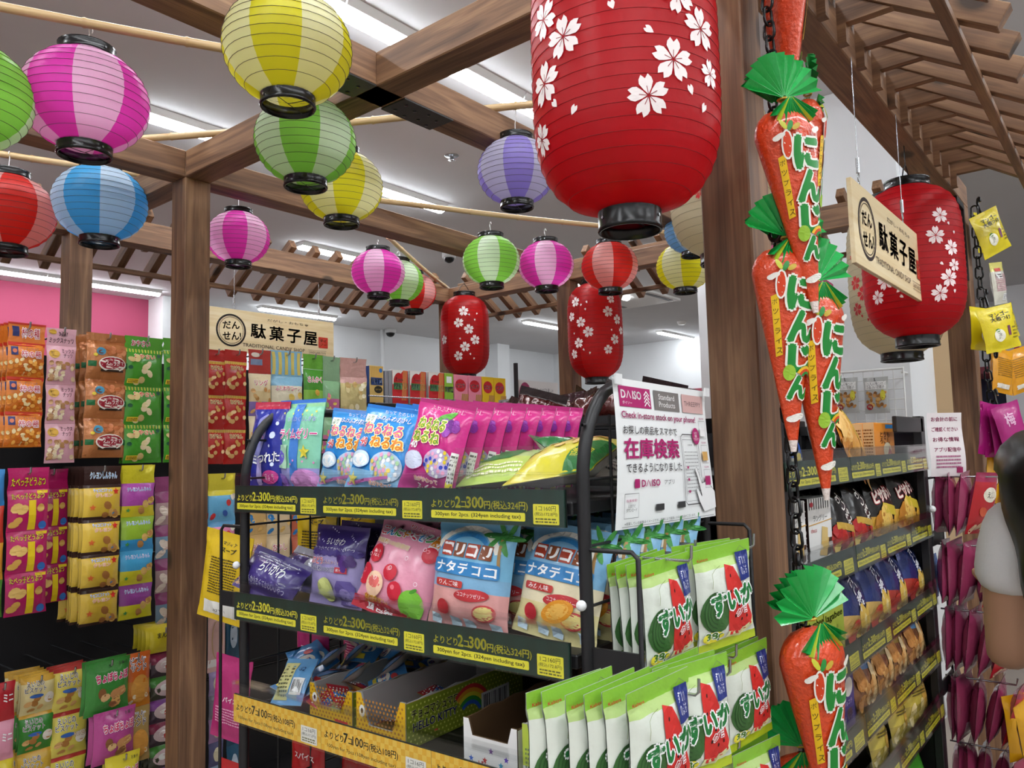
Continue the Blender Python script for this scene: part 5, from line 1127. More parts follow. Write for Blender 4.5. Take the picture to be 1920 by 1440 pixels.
for i, (x0, x1, yt, yb, c) in enumerate(((462, 500, 985, 1010, 'd8b070'), (500, 545, 985, 1010, 'e0c8a0'), (545, 590, 988, 1008, 'c86a50'))):
    strip('small pack strip glimpsed through the rack, %s from the left' % ORD[i], x0, x1, yt-60, yb+70, 2, c, lambda P, w, h: (P.text('おかし', 0, h*.7, h*.16, 'c83a3a', w*.6, .02, .06), biscuits(P, w, h, 6, -.4, .4, .1, .5, ('e8c070', '3a88c8'), .12, 3)), group='packs behind the rack')
# ---- lower row
def a_bisc(P, w, h, c='3a2a1a'): P.text('えいじの\nビスケット', -w*.12, h*.74, h*.28, c, w*.6, .02, .05); biscuits(P, w, h, 6, -.4, .4, .08, .45, ('c89050', 'b07838', 'd8a868'), .11, 4); P.ell(w*.28, h*.4, w*.16, h*.14, 'f0e8dc'); P.ell(-w*.1, h*.5, w*.2, h*.05, '3a68b8')
strip('cream and green biscuit strip in the lower row', 36, 103, 1266, 1480, 3, [bands((.85, 'e6d69a'), (1, 'd8a838')), bands((.9, '3a8a34'), (1, 'd8a838')), bands((.9, 'd8b040'), (1, 'd8a838'))], a_bisc, Y=2.8, back=5, group='cream biscuit strips', lean=3, d=.04)
strip('yellow honey biscuit strip in the lower row', 97, 167, 1250, 1500, 3, [bands((.9, 'e4d260'), (1, 'b83a34')), bands((.9, 'e4d460'), (1, 'b83a34')), bands((.9, 'e0d050'), (1, 'b83a34'))], lambda P, w, h: (a_bisc(P, w, h), P.text('HONEY', w*.25, h*.48, h*.11, 'f4f0e0', w*.35, .03, .05, 'a86a20')), Y=2.8, back=3, group='honey biscuit strips', lean=3, d=.04)
def a_choco(P, w, h): P.text('お菓子', w*.32, h*.9, h*.06, '2a3a2a', w*.2); P.text('ちょぼちょぼ', w*.05, h*.7, h*.15, 'd8386a', w*.75, .05, .06); biscuits(P, w, h, 10, -.42, .42, .1, .5, ('c8905a', 'e0b880', '8a5a34', 'd8a860'), .12, 6)
for i, (x0, x1, yt, yb, c, lab) in enumerate(((160, 245, 1236, 1338, '3f8f3c', 'green chocolate ball bag in the lower row'), (172, 252, 1330, 1430, 'b84a8e', 'pink chocolate ball bag below the green one'), (196, 262, 1412, 1520, 'dccc3a', 'yellow chocolate ball bag at the bottom edge'))):
    strip(lab, x0, x1, yt, yb, 1, bands((.93, c), (1, c)), a_choco, Y=2.72+.0*i, name='snack_bag', d=.05, back=2, group='chocolate ball bags', lean=4)
def a_ham(P, w, h): P.text('ビスケ\nサンド', 0, h*.8, h*.24, '4a2410', w*.6, .03, .05); P.ell(w*.05, h*.35, w*.34, h*.26, 'e0a048'); biscuits(P, w, h, 3, -.3, .3, .12, .3, ('f0e0c0',), .09, 3)
strip('orange sandwich biscuit strip left of the small cups', 226, 278, 1224, 1430, 2, [bands((.5, 'd8862a'), (1, 'd86a28')), 'b8985a'], a_ham, Y=2.76, d=.04)
def a_cup(P, w, h): P.ell(0, h*.5, w*.42, h*.36, 'd8c0c0'); P.ell(w*.05, h*.45, w*.2, h*.2, 'c83a3a'); P.ell(-w*.15, h*.55, w*.12, h*.14, 'f0f0e8')
strip('strip of little oval candy cups beside the left post', 279, 345, 1224, 1480, 6, [bands((.6, '4a3a44'), (1, '8a2a4a')), bands((.6, '4a4a3a'), (1, '4a8a3a')), bands((.6, '4a3a4a'), (1, '8a4a9a'))], a_cup, Y=2.8, back=3, d=.03, group='little cup strips')
strip('stack of small yellow packs above the little cups', 279, 330, 1176, 1222, 1, 'dcc832', lambda P, w, h: P.text('まんま', 0, h*.7, h*.2, '2a2a1a', w*.5, .02), Y=2.8, back=5, d=.02, group='small yellow packs')
strip('red, pink and yellow pack strip cut by the left picture edge', -24, 26, 1280, 1500, 3, ['c02a34', 'e49ab0', 'e0cc34'], lambda P, w, h: P.text('ミニ', w*.2, h*.6, h*.2, 'ffffff', w*.4, .03), Y=2.78, d=.03)
strip('blue and red pack strip cut by the left picture edge in the middle row', -40, 7, 880, 1160, 4, ['3a88c8', 'c83a2a', 'e0a030', '5a9a3a'], None, Y=2.86)
tg = strip('pale pink card strip hanging between the left post and the rack', 391, 424, 1140, 1258, 1, 'e0b8b0', lambda P, w, h: (P.ring(0, h*.5, w*.3, h*.3, .004, 'c8a878'), P.rect(-w*.5, h*.08, w*.5, h*.2, 'f0ece8')), Y=2.8, d=.01)
strip('lilac packet strip under the pale pink card', 392, 420, 1258, 1480, 5, ['9a88b0', '7a7884', 'a884b0', '5a5a80', '9ab0c8'], lambda P, w, h: P.ell(0, h*.5, w*.28, h*.3, 'd8d0b0'), Y=2.8, d=.02)
strip('dark blue packet strip beside the magenta pouch', 421, 447, 1150, 1480, 4, ['24506a', '2a5a78'], lambda P, w, h: P.ell(0, h*.5, w*.28, h*.3, 'b8c8d8'), Y=2.85, d=.02)
# ---- cartons standing on the display top at the right
YS = 2.92; ZS = atY(800, 752, YS).z-.02
MB().bbox(.5, 1.5, -.30, 0, ZS-.02, ZS, .003, '18181a').build('top_shelf', 'black_metal', BD)
MB().tube([(.45, -.31, ZS+.03), (1.05, -.31, ZS+.03)], .004, 6, 'd8d8d8').build('front_wire', 'steel', BD)
def carton(label, x0, x1, yt, cols, art, sart=None, Y=YS, grp='stick snack cartons', dup_=0):
    a, b = atY(x0, 720, Y), atY(x1, 720, Y); t = atY((x0+x1)/2, yt, Y)
    return make_box('snack_carton', label, 'snack carton', b.x-a.x, t.z-ZS, .03, cols, art, sart, loc=((a.x+b.x)/2, Y, ZS), group=grp)
def a_pretzB(P, w, h):
    for k in range(7): P.line([(w*(-.4+.13*k), h*.98), (w*(-.3+.1*k), h*.6)], w*.06, 'd8a850')
    P.rect(-w*.42, h*.48, w*.42, h*.68, '24407a'); P.text('PRETZ', 0, h*.58, h*.13, 'f4f4ee', w*.74, .03); P.ell(w*.12, h*.36, w*.3, h*.1, '1c1c18'); P.text('旨サラダ', w*.12, h*.36, h*.05, 'd8b040', w*.4); P.ell(w*.3, h*.88, w*.12, h*.06, '3a78c0')
carton('tall blue salad pretzel stick carton beside the gold strips', 693, 719, 686, ('d8b468', '3a5a9a', 'd8b468'), a_pretzB)
def a_pretzT(P, w, h):
    P.poly([(-w*.5, h*.55), (w*.2, h), (-w*.5, h)], 'e8e4de'); P.ell(-w*.1, h*.62, w*.34, h*.3, 'b81c20'); P.text('Tomato', -w*.02, h*.72, h*.1, 'f4d8d0', w*.56, .02); P.rect(-w*.44, h*.42, w*.44, h*.62, '2a7a34'); P.text('PRETZ', 0, h*.52, h*.14, 'f6f4ee', w*.8, .04)
    for k in range(4): P.line([(w*(.2+.07*k), h*.98), (w*(.1+.08*k), h*.1)], w*.05, 'd88a50')
for i, (x0, x1) in enumerate(((736, 765), (769, 799), (804, 833))): carton('red tomato pretzel stick carton, %s from the left' % ORD[i], x0, x1, 694+2*i, ('c8242a', 'b8b4b0', 'd8d4d0'), a_pretzT)
carton('green pretzel stick carton between red and pink cartons', 834, 850, 700, ('8cb83a', '8cb83a', 'b8d060'), lambda P, w, h: (P.text('PRETZ', 0, h*.5, h*.14, 'f4f4ee', w*.9, .03, .06, '1f5a2a'), P.rect(-w*.3, h*.7, w*.3, h*.9, 'e8ecea')))
def a_pico(P, w, h): P.ell(-w*.05, h*.66, w*.4, h*.2, 'c02430'); P.text('ピコラ', -w*.05, h*.66, h*.13, 'ffffff', w*.6, .04); [P.line([(w*(.1+.13*k), h*.4), (w*(.0+.13*k), h*.02)], w*.1, 'b8864a') for k in range(4)]
for i, (x0, x1, c) in enumerate(((852, 877, 'e88aa0'), (879, 903, 'e88aa0'), (905, 926, 'e8c020'), (927, 948, 'e8c020'))):
    carton(('pink' if i < 2 else 'yellow')+' wafer roll carton, '+('left' if i % 2 == 0 else 'right')+' of its pair on the display top', x0, x1, 703+2*i, (c, c, c), a_pico)
for i, x in enumerate((722, 729)): carton('grey end of a stick carton beside the blue one, '+('left' if i == 0 else 'right')+' one', x, x+6, 695, ('8a8a90', '8a8a90', 'a0a0a0'), None)
# small shelf sign beside the display end
a, b = atY(970, 725, 2.95), atY(1046, 730, 2.95)
t = thing('shelf_sign', 'small white shelf sign with a magenta round mark at the display end', 'sign', (a.x, 2.95, ZS-.12)); w, h = b.x-a.x, .3
P = Print(flat, .00005, .5); P.rect(0, 0, w, h, 'e8e4e2'); sh = P.mb.build('card', 'card', t)
P = Print(flat, .0001, .5, .0005); P.ell(w*.18, h*.66, w*.15, h*.3, 'a03060'); P.ell(w*.18, h*.6, w*.13, h*.2, 'eee8e8'); P.text('バイヤー\nおすすめ', w*.18, h*.58, h*.2, 'a03060', w*.2, .02); P.text('お買得!', w*.18, h*.83, h*.07, 'f0e8ea', w*.16)
P.text('できたっ!いつでも楽しい!', w*.62, h*.82, h*.09, '3a3a3a', w*.5); P.text('クラフトカロリーがマイクロくん', w*.66, h*.66, h*.08, '3a3a3a', w*.58); P.rect(w*.4, h*.1, w*.92, h*.48, 'c8d0c0'); P.ell(w*.55, h*.28, w*.1, h*.14, 'a8a0b8'); P.mb.build('printed_front', 'print', sh)
MB().box(a.x-.02, a.x-.002, 2.94, 2.96, 0, ZS+.28, '18181a').build('sign_post', 'black_metal', t).location = (-a.x, -2.95, -(ZS-.12))
# ================================================================ wooden shop signs hung under the eaves
def shop_sign(x0, x1, z0, z1, Y, lab, wx, ztop):
    w, h = x1-x0, z1-z0
    t = thing('shop_sign', lab, 'sign', (x0, Y, z0), group='wooden shop signs')
    MB().bbox(0, w, 0, .012, 0, h, .001, 'e0c898').build('board', 'sign_wood', t)
    P = Print(flat, .00005, .5, .0006); K = '2a2422'; c = (w*.155, h*.5)
    P.ring(*c, h*.36, h*.36, h*.045, K, 40); P.ring(*c, h*.31, h*.31, h*.012, K, 40); P.text('だん', c[0], c[1]+h*.12, h*.17, K, h*.42, .03, rot=.06); P.text('せん!', c[0]+h*.02, c[1]-h*.13, h*.18, K, h*.46, .03, rot=.08)
    P.text('だがし・おもちゃ', w*.6, h*.845, h*.07, K, w*.34)
    for ch, fx in zip('駄菓子屋', (.36, .505, .65, .79)): P.text(ch, w*fx, h*.55-(fx-.36)*h*.08, h*.34, K, w*.115, .025)
    P.text('TRADITIONAL CANDY SHOP', w*.49, h*.19, h*.085, K, w*.5); P.text('CANDY AND TOYS', w*.85, h*.165, h*.05, K, w*.15); P.line([(w*.77, h*.22), (w*.93, h*.22)], .0012, K); P.line([(w*.77, h*.11), (w*.93, h*.11)], .0012, K)
    P.rect(w*.86, h*.3, w*.945, h*.58, 'c03a28', .004); P.text('ダイ\nソー', w*.902, h*.44, h*.2, 'f0dcc8', w*.06, .01); P.mb.build('printed_front', 'print', t)
    for f in wx:
        mb = MB(); zt = ztop-z0; x = w*f; mb.tube([(x, .006, zt), (x, .006, h+.07)], .0012, 5, 'c8c8c8'); mb.tube([(x, .006, h+.075), (x, .006, h+.035)], .005, 8, 'c8c8c8')
        mb.tube([(x+.007*math.cos(a), .006, h+.024+.012*math.sin(a)) for a in [k*math.pi/6 for k in range(12)]], .0014, 5, 'c8c8c8', closed=True); mb.tube([(x+.006*math.cos(a), .006, h+.002+.012*math.sin(a)) for a in [k*math.pi/6 for k in range(12)]], .0012, 5, 'c8c8c8', closed=True)
        mb.build('hanging_wire', 'steel', t)
shop_sign(2.03, 2.80, 2.04, 2.262, 3.61, 'wooden shop sign with black brush lettering above the back display', (.18, .87), 2.494)
shop_sign(1.975, 2.745, 1.935, 2.15, .518, 'wooden shop sign hanging askew from the right beam before the red lantern', (.12, .72), 2.494)
# ================================================================ right-hand rack, seen along its shelves
YR = .54; XE = 2.71; XS = 1.47
def Rz(zz): return 1.5-(1.5-zz)*YR/.46
RR = thing('display_rack', 'tall black rack with five grey price rails right of the centre post', 'display rack', (XS, YR, 0))
SZ = [Rz(1.423), Rz(1.25), Rz(1.075), Rz(.93), Rz(.795), .3]
for z in SZ: MB().bbox(0, XE-XS-.01, .006, .38, z+.012, z+.03, .002, '1c1c1e').build('shelf', 'black_metal', RR)
MB().box(0, XE-XS, .385, .4, .05, 1.56, '141415').build('back_panel', 'black_metal', RR)
for x in (0, XE-XS-.05): 
    for y in (.0, .37): MB().bbox(x, x+.05, y, y+.024, 0, Rz(1.563), .002, '1c1c1e').build('upright', 'black_metal', RR)
    MB().box(x, x+.02, .02, .38, Rz(1.563)-.05, Rz(1.563)-.02, '1c1c1e').build('top_bar', 'black_metal', RR)
MB().bbox(XE-XS-.35, XE-XS-.02, .0, .012, Rz(1.563)-.05, Rz(1.563)-.005, .002, '1c1c1e').build('front_bar', 'black_metal', RR)
MB().box(XE-XS-.008, XE-XS-.003, .02, .38, .05, Rz(1.563)-.03, '101011').build('end_panel', 'black_metal', RR)
for k in range(12): MB().tube([(XE-XS-.002, .02+.0*k, .15+.125*k), (XE-XS-.002, .37, .15+.125*k)], .002, 5, '1c1c1e', cap=False).build('grid_wire', 'black_metal', RR)
MB().ball((XE-XS-.004, -.006, 1.285), .011, 'e8e8e8', 8).build('white_knob', 'plastic', RR)
# swing-out frame at the far end
mb = MB(); x1 = XE-XS+.16; mb.tube([(XE-XS, .0, 1.38), (x1-.01, .0, 1.38), (x1, .0, 1.37), (x1, .0, .3)], .004, 6, '1c1c1e'); fr_ = mb.build('wire_arm', 'black_metal', RR)
for z in (1.17, .72): MB().box(XE-XS, x1, -.002, .002, z, z+.045, '1c1c1e').build('arm_plate', 'black_metal', fr_)
XJ = atY(1590, 880, YR).x
for i, z in enumerate(SZ[:5]):
    for (xa, xb, nm) in ((XS, XJ-.003, 'left'), (XJ+.003, XE-.02, 'right')):
        price_rail('price_rail', 'grey-green price rail, %s half of the %s shelf of the right rack' % (nm, ORD[i]), xb-xa, 1 if nm == 'left' else 3, PM_D, (xa, YR-.006, z-.002), (math.radians(-4), 0, 0), h=.058)
def rslot(x0, x1, ym, yt, d, zf):
    a, b = atY(x0, ym, YR+d), atY(x1, ym, YR+d); t = atY((x0+x1)/2, yt, YR+d); return (a.x+b.x)/2, b.x-a.x, t.z-zf
def rbag(label, x0, x1, ym, yt, d, sh, base, art, tx=-12, ry=0, rz=0, thick=.04, n=1, dy=.05, mat='film', name='snack_bag', cat='snack bag', group=None, back='888888', hmin=.05, **k):
    zf = SZ[sh]+.031; x, w, h = rslot(x0, x1, ym, yt, d, zf); h = max(h, hmin); root = None
    for j in range(n):
        lo = (x, YR+d+dy*j, zf); ro = (math.radians(tx), math.radians(ry), math.radians(rz)); lab = label if j == 0 else ' '.join(label.split()[:10]).rstrip(',')+', %s behind it' % ORD[j-1]
        if root is None: root = make_bag(name, lab, cat, w, h, thick, base, art, back, mat, lo, ro, group, nu=10, nv=14, edge=.02, **k)
        else: dup(root, lab, lo, ro)
    return root
# top shelf
def a_cheese(P, w, h): P.ell(0, h*.68, w*.3, h*.2, 'c8a02a'); P.ring(0, h*.68, w*.3, h*.2, .003, '5a6a2a'); P.text('おつまみ', 0, h*.7, h*.1, '4a3a10', w*.4, .02); biscuits(P, w, h, 10, -.4, .4, .05, .4, ('e0a040', 'c88028', 'f0c070'), .14, 3)
rbag('orange snack bag leaning at the left of the right rack top', 1558, 1642, 830, 768, .03, 0, 'dd8a26', a_cheese, -18, 18, 6, .05, 1, hmin=.15)
for i, (a, b) in enumerate(((1556, 1606), (1540, 1588), (1528, 1566))): rbag('orange snack bag filed behind the leaning one, %s' % ORD[i], a, b, 835, 786+8*i, .05+.05*i, 0, 'd8841f', lambda P, w, h: P.lines(-w*.4, w*.4, h*.2, h*.8, 6, 'b05a10'), -16, 20, 0, .04, hmin=.13, group='orange snack bags')
def a_obox(P, w, h): P.text('とうも\nろこし', w*.0, h*.62, h*.3, '7a2a10', w*.5, .02); P.ell(w*.1, h*.3, w*.2, h*.2, 'e8d8b0'); P.rect(w*.05, h*.86, w*.45, h*.96, '3a88c8'); P.line([(w*.12, h*.12), (w*.22, h*.3), (w*.32, h*.12)], w*.08, 'b02a2a')
def s_obox(P, d, h): P.lines(d*.1, d*.9, h*.15, h*.85, 9, '7a4a10')
def rbox(label, x0, x1, ym, yt, d, sh, cols, art, sart=None, dep=.04, name='snack_carton', rz=0, tx=0, group=None, hmin=.04):
    zf = SZ[sh]+.031; x, w, h = rslot(x0, x1, ym, yt, d, zf); return make_box(name, label, 'snack carton', w, max(h, hmin), dep, cols, art, sart, loc=(x, YR+d, zf), rot=(math.radians(tx), 0, math.radians(rz)), group=group)
for i, (a, b) in enumerate(((1596, 1617), (1619, 1637), (1641, 1677))): rbox('orange corn snack carton on the right rack top, %s from the left' % ORD[i], a, b, 830, 795-1*i, .10-.03*i, 0, ('e08a2a', 'd8b888', 'e89a3a'), a_obox, s_obox, .05, group='orange cartons')
for i, (c, y) in enumerate((('2a6a3a', .0), ('a02a7a', .02), ('6a3a9a', .04), ('2a4ab0', .055), ('1f1f22', .075))):
    o = make_box('gum_carton', '%s flat carton in the fanned pile at the right end of the rack top' % ('green', 'magenta', 'purple', 'blue', 'black')[i], 'snack carton', .16, .016, .11, (c, c, c), lambda P, w, h: P.lines(-w*.4, w*.4, h*.2, h*.8, 1, 'd8d8d8'), loc=(XE-.13-.012*i, YR+.04+.03*i, SZ[0]+.031+.018*i), rot=(0, math.radians(4), math.radians(8)), group='fanned flat cartons')
rbag('blue snack bag beside the chain on the right rack top', 1474, 1502, 835, 818, .06, 0, bands((.3, 'e0d8c0'), (1, '2a5ab0')), lambda P, w, h: P.ell(0, h*.3, w*.2, h*.1, 'e8d060'), -10, 0, 0, .03, hmin=.09)
# second shelf
def a_lang(P, w, h): 
    for k in range(9): P.rect(w*(-.45+.1*k), h*.82, w*(-.42+.1*k), h*.99, '2a2a2a')
    P.text('ラングリー', 0, h*.68, h*.1, '2a2a2a', w*.6); P.line([(-w*.5, h*.58), (w*.5, h*.63)], .002, 'd8a030'); P.poly([(-w*.1, h*.1), (w*.2, h*.06), (w*.34, h*.34), (w*.05, h*.4)], 'e0b868'); P.poly([(0, h*.3), (w*.28, h*.3), (w*.3, h*.5), (w*.05, h*.54)], 'e8c880'); P.poly([(w*.2, h*.06), (w*.4, h*.1), (w*.46, h*.34), (w*.34, h*.34)], '4a2a20'); P.ell(-w*.35, h*.9, w*.07, h*.04, 'c02a3a'); P.text('choco', -w*.3, h*.5, h*.07, 'c02a3a', w*.25)
def s_lang(P, d, h): P.rect(0, 0, d, h, '2a1612'); P.text('LANGULY', d*.66, h*.5, d*.5, 'e8e4dc', h*.92, rot=-math.pi/2); P.text('ラングリー', d*.25, h*.45, d*.2, 'd8c8b0', h*.4, rot=-math.pi/2); P.rect(d*.12, h*.68, d*.4, h*.95, 'a02030')
for i, (a, b) in enumerate(((1520, 1556), (1478, 1508))): rbox('white and brown chocolate cookie carton, %s on the second shelf of the right rack' % ('right one' if i == 0 else 'left one'), a, b, 990, 946+4*i, .04, 1, ('f0eeea', '2a1612', 'f0eeea'), a_lang, s_lang, .05, group='chocolate cookie cartons', rz=-4, hmin=.14)
def a_blk(P, w, h): P.text('おつまみ', 0, h*.6, h*.3, 'e8e4dc', w*.5, .02, rot=-1.0); biscuits(P, w, h, 10, -.4, .4, .05, .3, ('c8302a', 'e8c860', 'b02020'), .12, 3); P.rect(-w*.4, h*.3, w*.35, h*.4, 'c8a040')
rbag('black bag with red snack picture on the second shelf of the right rack', 1560, 1602, 990, 920, .03, 1, bands((.3, 'a8241c'), (1, '16120f')), a_blk, -14, 10, 0, .05, 2, .06, hmin=.165, group='black and red bags')
rbag('black bag with red snack picture, right of its twin', 1598, 1636, 980, 918, .03, 1, bands((.28, 'a8241c'), (1, '16120f')), a_blk, -14, 10, 0, .05, 2, .06, hmin=.165, group='black and red bags')
def a_gold(P, w, h): P.text('ピザポテト', 0, h*.7, h*.2, 'f0e8dc', w*.8, .05, .06, 'a01c24', .2); biscuits(P, w, h, 8, -.35, .35, .04, .3, ('d8a030', 'e8c060', 'b87820'), .16, 4); P.rect(-w*.2, h*.36, w*.3, h*.52, 'c8b030')
for i, (a, b, ym, yt) in enumerate(((1632, 1682, 960, 908), (1676, 1724, 940, 900))): rbag('black and gold pizza chips bag, %s on the second shelf of the right rack' % ('left one' if i == 0 else 'right one'), a, b, ym, yt, .03, 1, bands((.3, 'c89838'), (.8, '1a1612'), (1, '242018')), a_gold, -12, 8, 0, .05, 3, .06, hmin=.17, group='pizza chips bags')
# third shelf
def a_jaga(P, w, h): P.text('Jagabee', 0, h*.6, h*.14, '3a3a20', w*.85, .02); biscuits(P, w, h, 6, -.3, .4, .05, .3, ('d8c070', 'e8d890'), .1, 3); P.text('うすしお', 0, h*.42, h*.06, '5a5a30', w*.4)
for i, (a, b) in enumerate(((1543, 1582), (1512, 1545))): rbox('light green potato stick carton, %s on the third shelf of the right rack' % ('right one' if i == 0 else 'left one'), a, b, 1155, 1108+12*i, .03, 2, ('a8b83c', 'a8b040', 'b8c850'), a_jaga, None, .05, group='potato stick cartons', hmin=.13)
def a_bl(P, w, h): P.text('たこ焼き', 0, h*.6, h*.34, 'e8e8ec', w*.36, .03, rot=-1.1); biscuits(P, w, h, 7, -.3, .3, .05, .3, ('e0b850', 'e8d090', 'c83a2a'), .16, 5)
for i, (a, b, ym, yt) in enumerate(((1578, 1632, 1140, 1080), (1622, 1672, 1120, 1072), (1660, 1702, 1100, 1052), (1698, 1734, 1080, 1038))): rbag('glossy dark blue snack bag, %s from the left on the third shelf' % ORD[i], a, b, ym, yt, .03, 2, bands((.25, 'd8b060' if i < 2 else 'b83a2a'), (1, '20306e')), a_bl, -15, 10, 0, .05, 1, mat='foil', hmin=.17, group='dark blue snack bags')
# fourth and fifth shelf
rbox('purple chocolate carton on the fourth shelf of the right rack', 1576, 1602, 1310, 1258, .02, 3, ('4a3a80', '3a2c6a', '5a4a90'), lambda P, w, h: (P.ell(w*.1, h*.7, w*.3, h*.16, 'e8e0d8'), P.ell(w*.1, h*.25, w*.2, h*.1, '6a4a30'), P.text('ショコラ', 0, h*.45, h*.08, 'e0d0e8', w*.6)), None, .05, hmin=.13)
def a_nutb(P, w, h): P.text('ミックスナッツ', 0, h*.75, h*.12, 'f0e840', w*.8, .03, .06, '20304a'); biscuits(P, w, h, 22, -.4, .4, .05, .55, NUT, .1, 3)
for i, (a, b, ym, yt, c) in enumerate(((1604, 1652, 1280, 1248, '5a8ab8'), (1640, 1682, 1250, 1224, '8a7a4a'), (1668, 1706, 1230, 1206, 'a88a3a'), (1700, 1738, 1205, 1184, '6a9ac8'))): rbag('nut snack bag with a %s top, %s from the left on the fourth shelf' % (('blue', 'olive', 'gold', 'sky blue')[i], ORD[i]), a, b, ym, yt, .03, 3, bands((.6, '8a5a3a'), (1, c)), a_nutb, -18, 8, 0, .04, 1, hmin=.14, group='nut snack bags')
def a_yel2(P, w, h): P.text('バター', 0, h*.68, h*.12, '4a3a10', w*.6, .02); biscuits(P, w, h, 6, -.35, .35, .1, .5, ('e8d090', 'c89a40'), .13, 2); P.lines(-w*.3, w*.3, h*.45, h*.56, 2, '6a5a20')
for i, (a, b, ym, yt) in enumerate(((1700, 1742, 1330, 1290), (1672, 1702, 1360, 1320), (1636, 1668, 1420, 1376))): rbag('yellow butter snack bag, %s from the right on the fifth shelf' % ORD[i], a, b, ym, yt, .03, 4, bands((.3, 'b8a048'), (1, 'd8c050')), a_yel2, -14, 8, 0, .04, 2, .06, hmin=.13, group='yellow butter snack bags')
make_box('snack_carton', 'white carton at the bottom of the right rack by the carrots', 'snack carton', .2, .05, .1, ('dcdcd8', 'd0d0cc', 'e4e4e0'), None, loc=(1.72, YR+.02, SZ[4]+.031))
rbag('red and green bag at the bottom right of the right rack', 1722, 1752, 1432, 1405, .02, 5, bands((.5, 'b82a2a'), (1, '4aa030')), None, -10, 0, 0, .04, hmin=.16)
# paper notice on the rack end
p0, p1 = atX(1754, 782, XE-.01), atX(1785, 893, XE+.02)
t = thing('paper_notice', 'white paper notice with magenta print on the right rack end', 'notice', (XE+.012, YR-.006, Rz(1.563)-.19), (0, 0, math.radians(-38)))
w, h = .13, .2; S = lambda u, v, o: (u, -o-.004*math.sin(v*30), v)
P = Print(S, .00005, .03); P.rect(0, 0, w, h, 'e4dcdc'); sh = P.mb.build('sheet', 'paper', t); P = Print(S, .00005, .05, .0008)
for k, tx in enumerate(('お会計の前に', 'ご確認ください', 'お得な情報', 'アプリ配信中')): P.text(tx, w*.5, h*(.9-.16*k), h*.07, 'a03060', w*.75, .02)
P.lines(w*.15, w*.85, h*.12, h*.34, 4, 'b06a8a'); P.rect(w*.72, h*.05, w*.9, h*.14, 'a03060'); P.mb.build('printed_sheet', 'print', sh)
# wine-red pouches on hooks at the rack end
wp = None; wf = None
for r, (py, n) in enumerate(((893, 4), (1030, 5), (1160, 5), (1292, 5), (1420, 5))):
    z = 1.5-(py-822)/F*2.27
    for k in range(n):
        last = k >= n-1; lab = '%s pouch, %s from the left in row %s on the end hooks' % ('printed red' if last else 'wine red', ORD[k], ('one', 'two', 'three', 'four', 'five')[r])
        lo = (XE+.10+random.uniform(-.012, .012), YR-.008-.027*k-.012*max(0, k-2), z-.185); ro = (math.radians(3+5*max(0, k-1)), math.radians(random.uniform(-4, 4)), math.radians(random.uniform(-9, 9)-(10 if last else 0)))
        if last:
            if wf is None: wf = make_bag('snack_pouch', lab, 'snack pouch', .15, .195, .045, bands((.85, 'b8202a'), (1, 'a02850')), lambda P, w, h: (P.ell(0, h*.66, w*.3, h*.12, 'ece4d0'), P.text('えび', 0, h*.66, h*.1, '3a2a20', w*.3, .02), biscuits(P, w, h, 8, -.35, .35, .08, .42, ('e8c8a0', 'd05a3a'), .12, 2)), '9a3a5e', loc=lo, rot=ro, nu=10, nv=14, group='wine red end pouches', edge=.02)
            else: dup(wf, lab, lo, ro)
        else:
            if wp is None: wp = make_bag('snack_pouch', lab, 'snack pouch', .145, .195, .042, '9a3a5e', lambda P, w, h: P.rect(-w*.3, h*.1, w*.1, h*.3, 'c8a0b0'), 'a04064', loc=lo, rot=ro, nu=10, nv=14, group='wine red end pouches')
            else: dup(wp, lab, lo, ro)
    mb = MB(); mb.tube([(XE-XS+.1, .01, z-.008), (XE-XS+.1, -.18, z-.008), (XE-XS+.1, -.185, z+.012)], .003, 6, 'c8c8c8'); mb.build('steel_hook', 'steel', RR)
for k in range(8): 
    o = make_bag('snack_stick', 'thin blue stick packet in the row behind the wine red pouches', 'snack packet', .02, .14, .012, bands((.8, '28509a'), (1, '3a70c0')), None, '28509a', loc=(XE+.05+.018*k, YR+.03, 1.5-(1150-822)/F*2.27), nu=4, nv=8, group='blue stick packets') if k == 0 else dup(o, 'thin blue stick packet in the row behind the wine red pouches', (XE+.05+.018*k, YR+.03, 1.5-(1150-822)/F*2.27))
# ================================================================ white grid panel with nut pouches on the far wall
XG = 4.40; ya, yb, zt, zl = atX(1694, 700, XG).y, 1.75, atX(1690, 690, XG).z, 1.45
G = thing('grid_panel', 'white wire grid panel hung with nut pouches on the right wall', 'grid panel', (XG, ya, 0))
MB().tube([(0, 0, zl), (0, 0, zt), (0, yb-ya, zt), (0, yb-ya, zl)], .008, 6, 'e8e8e6', closed=True).build('frame', 'wire_white', G)
for k in range(1, 16): MB().tube([(0, (yb-ya)*k/16, zl), (0, (yb-ya)*k/16, zt)], .0022, 4, 'e8e8e6', cap=False).build('grid_wire', 'wire_white', G)
for k in range(1, 8): MB().tube([(0, 0, zl+(zt-zl)*k/8), (0, yb-ya, zl+(zt-zl)*k/8)], .0022, 4, 'e8e8e6', cap=False).build('grid_wire', 'wire_white', G)
for zz in (zl+.02, zt-.02):
    for yy in (.01, yb-ya-.01): MB().tube([(0, yy, zz), (XR-XG-.002, yy, zz)], .006, 6, 'e8e8e6').build('wall_bracket', 'wire_white', G)
npz = None
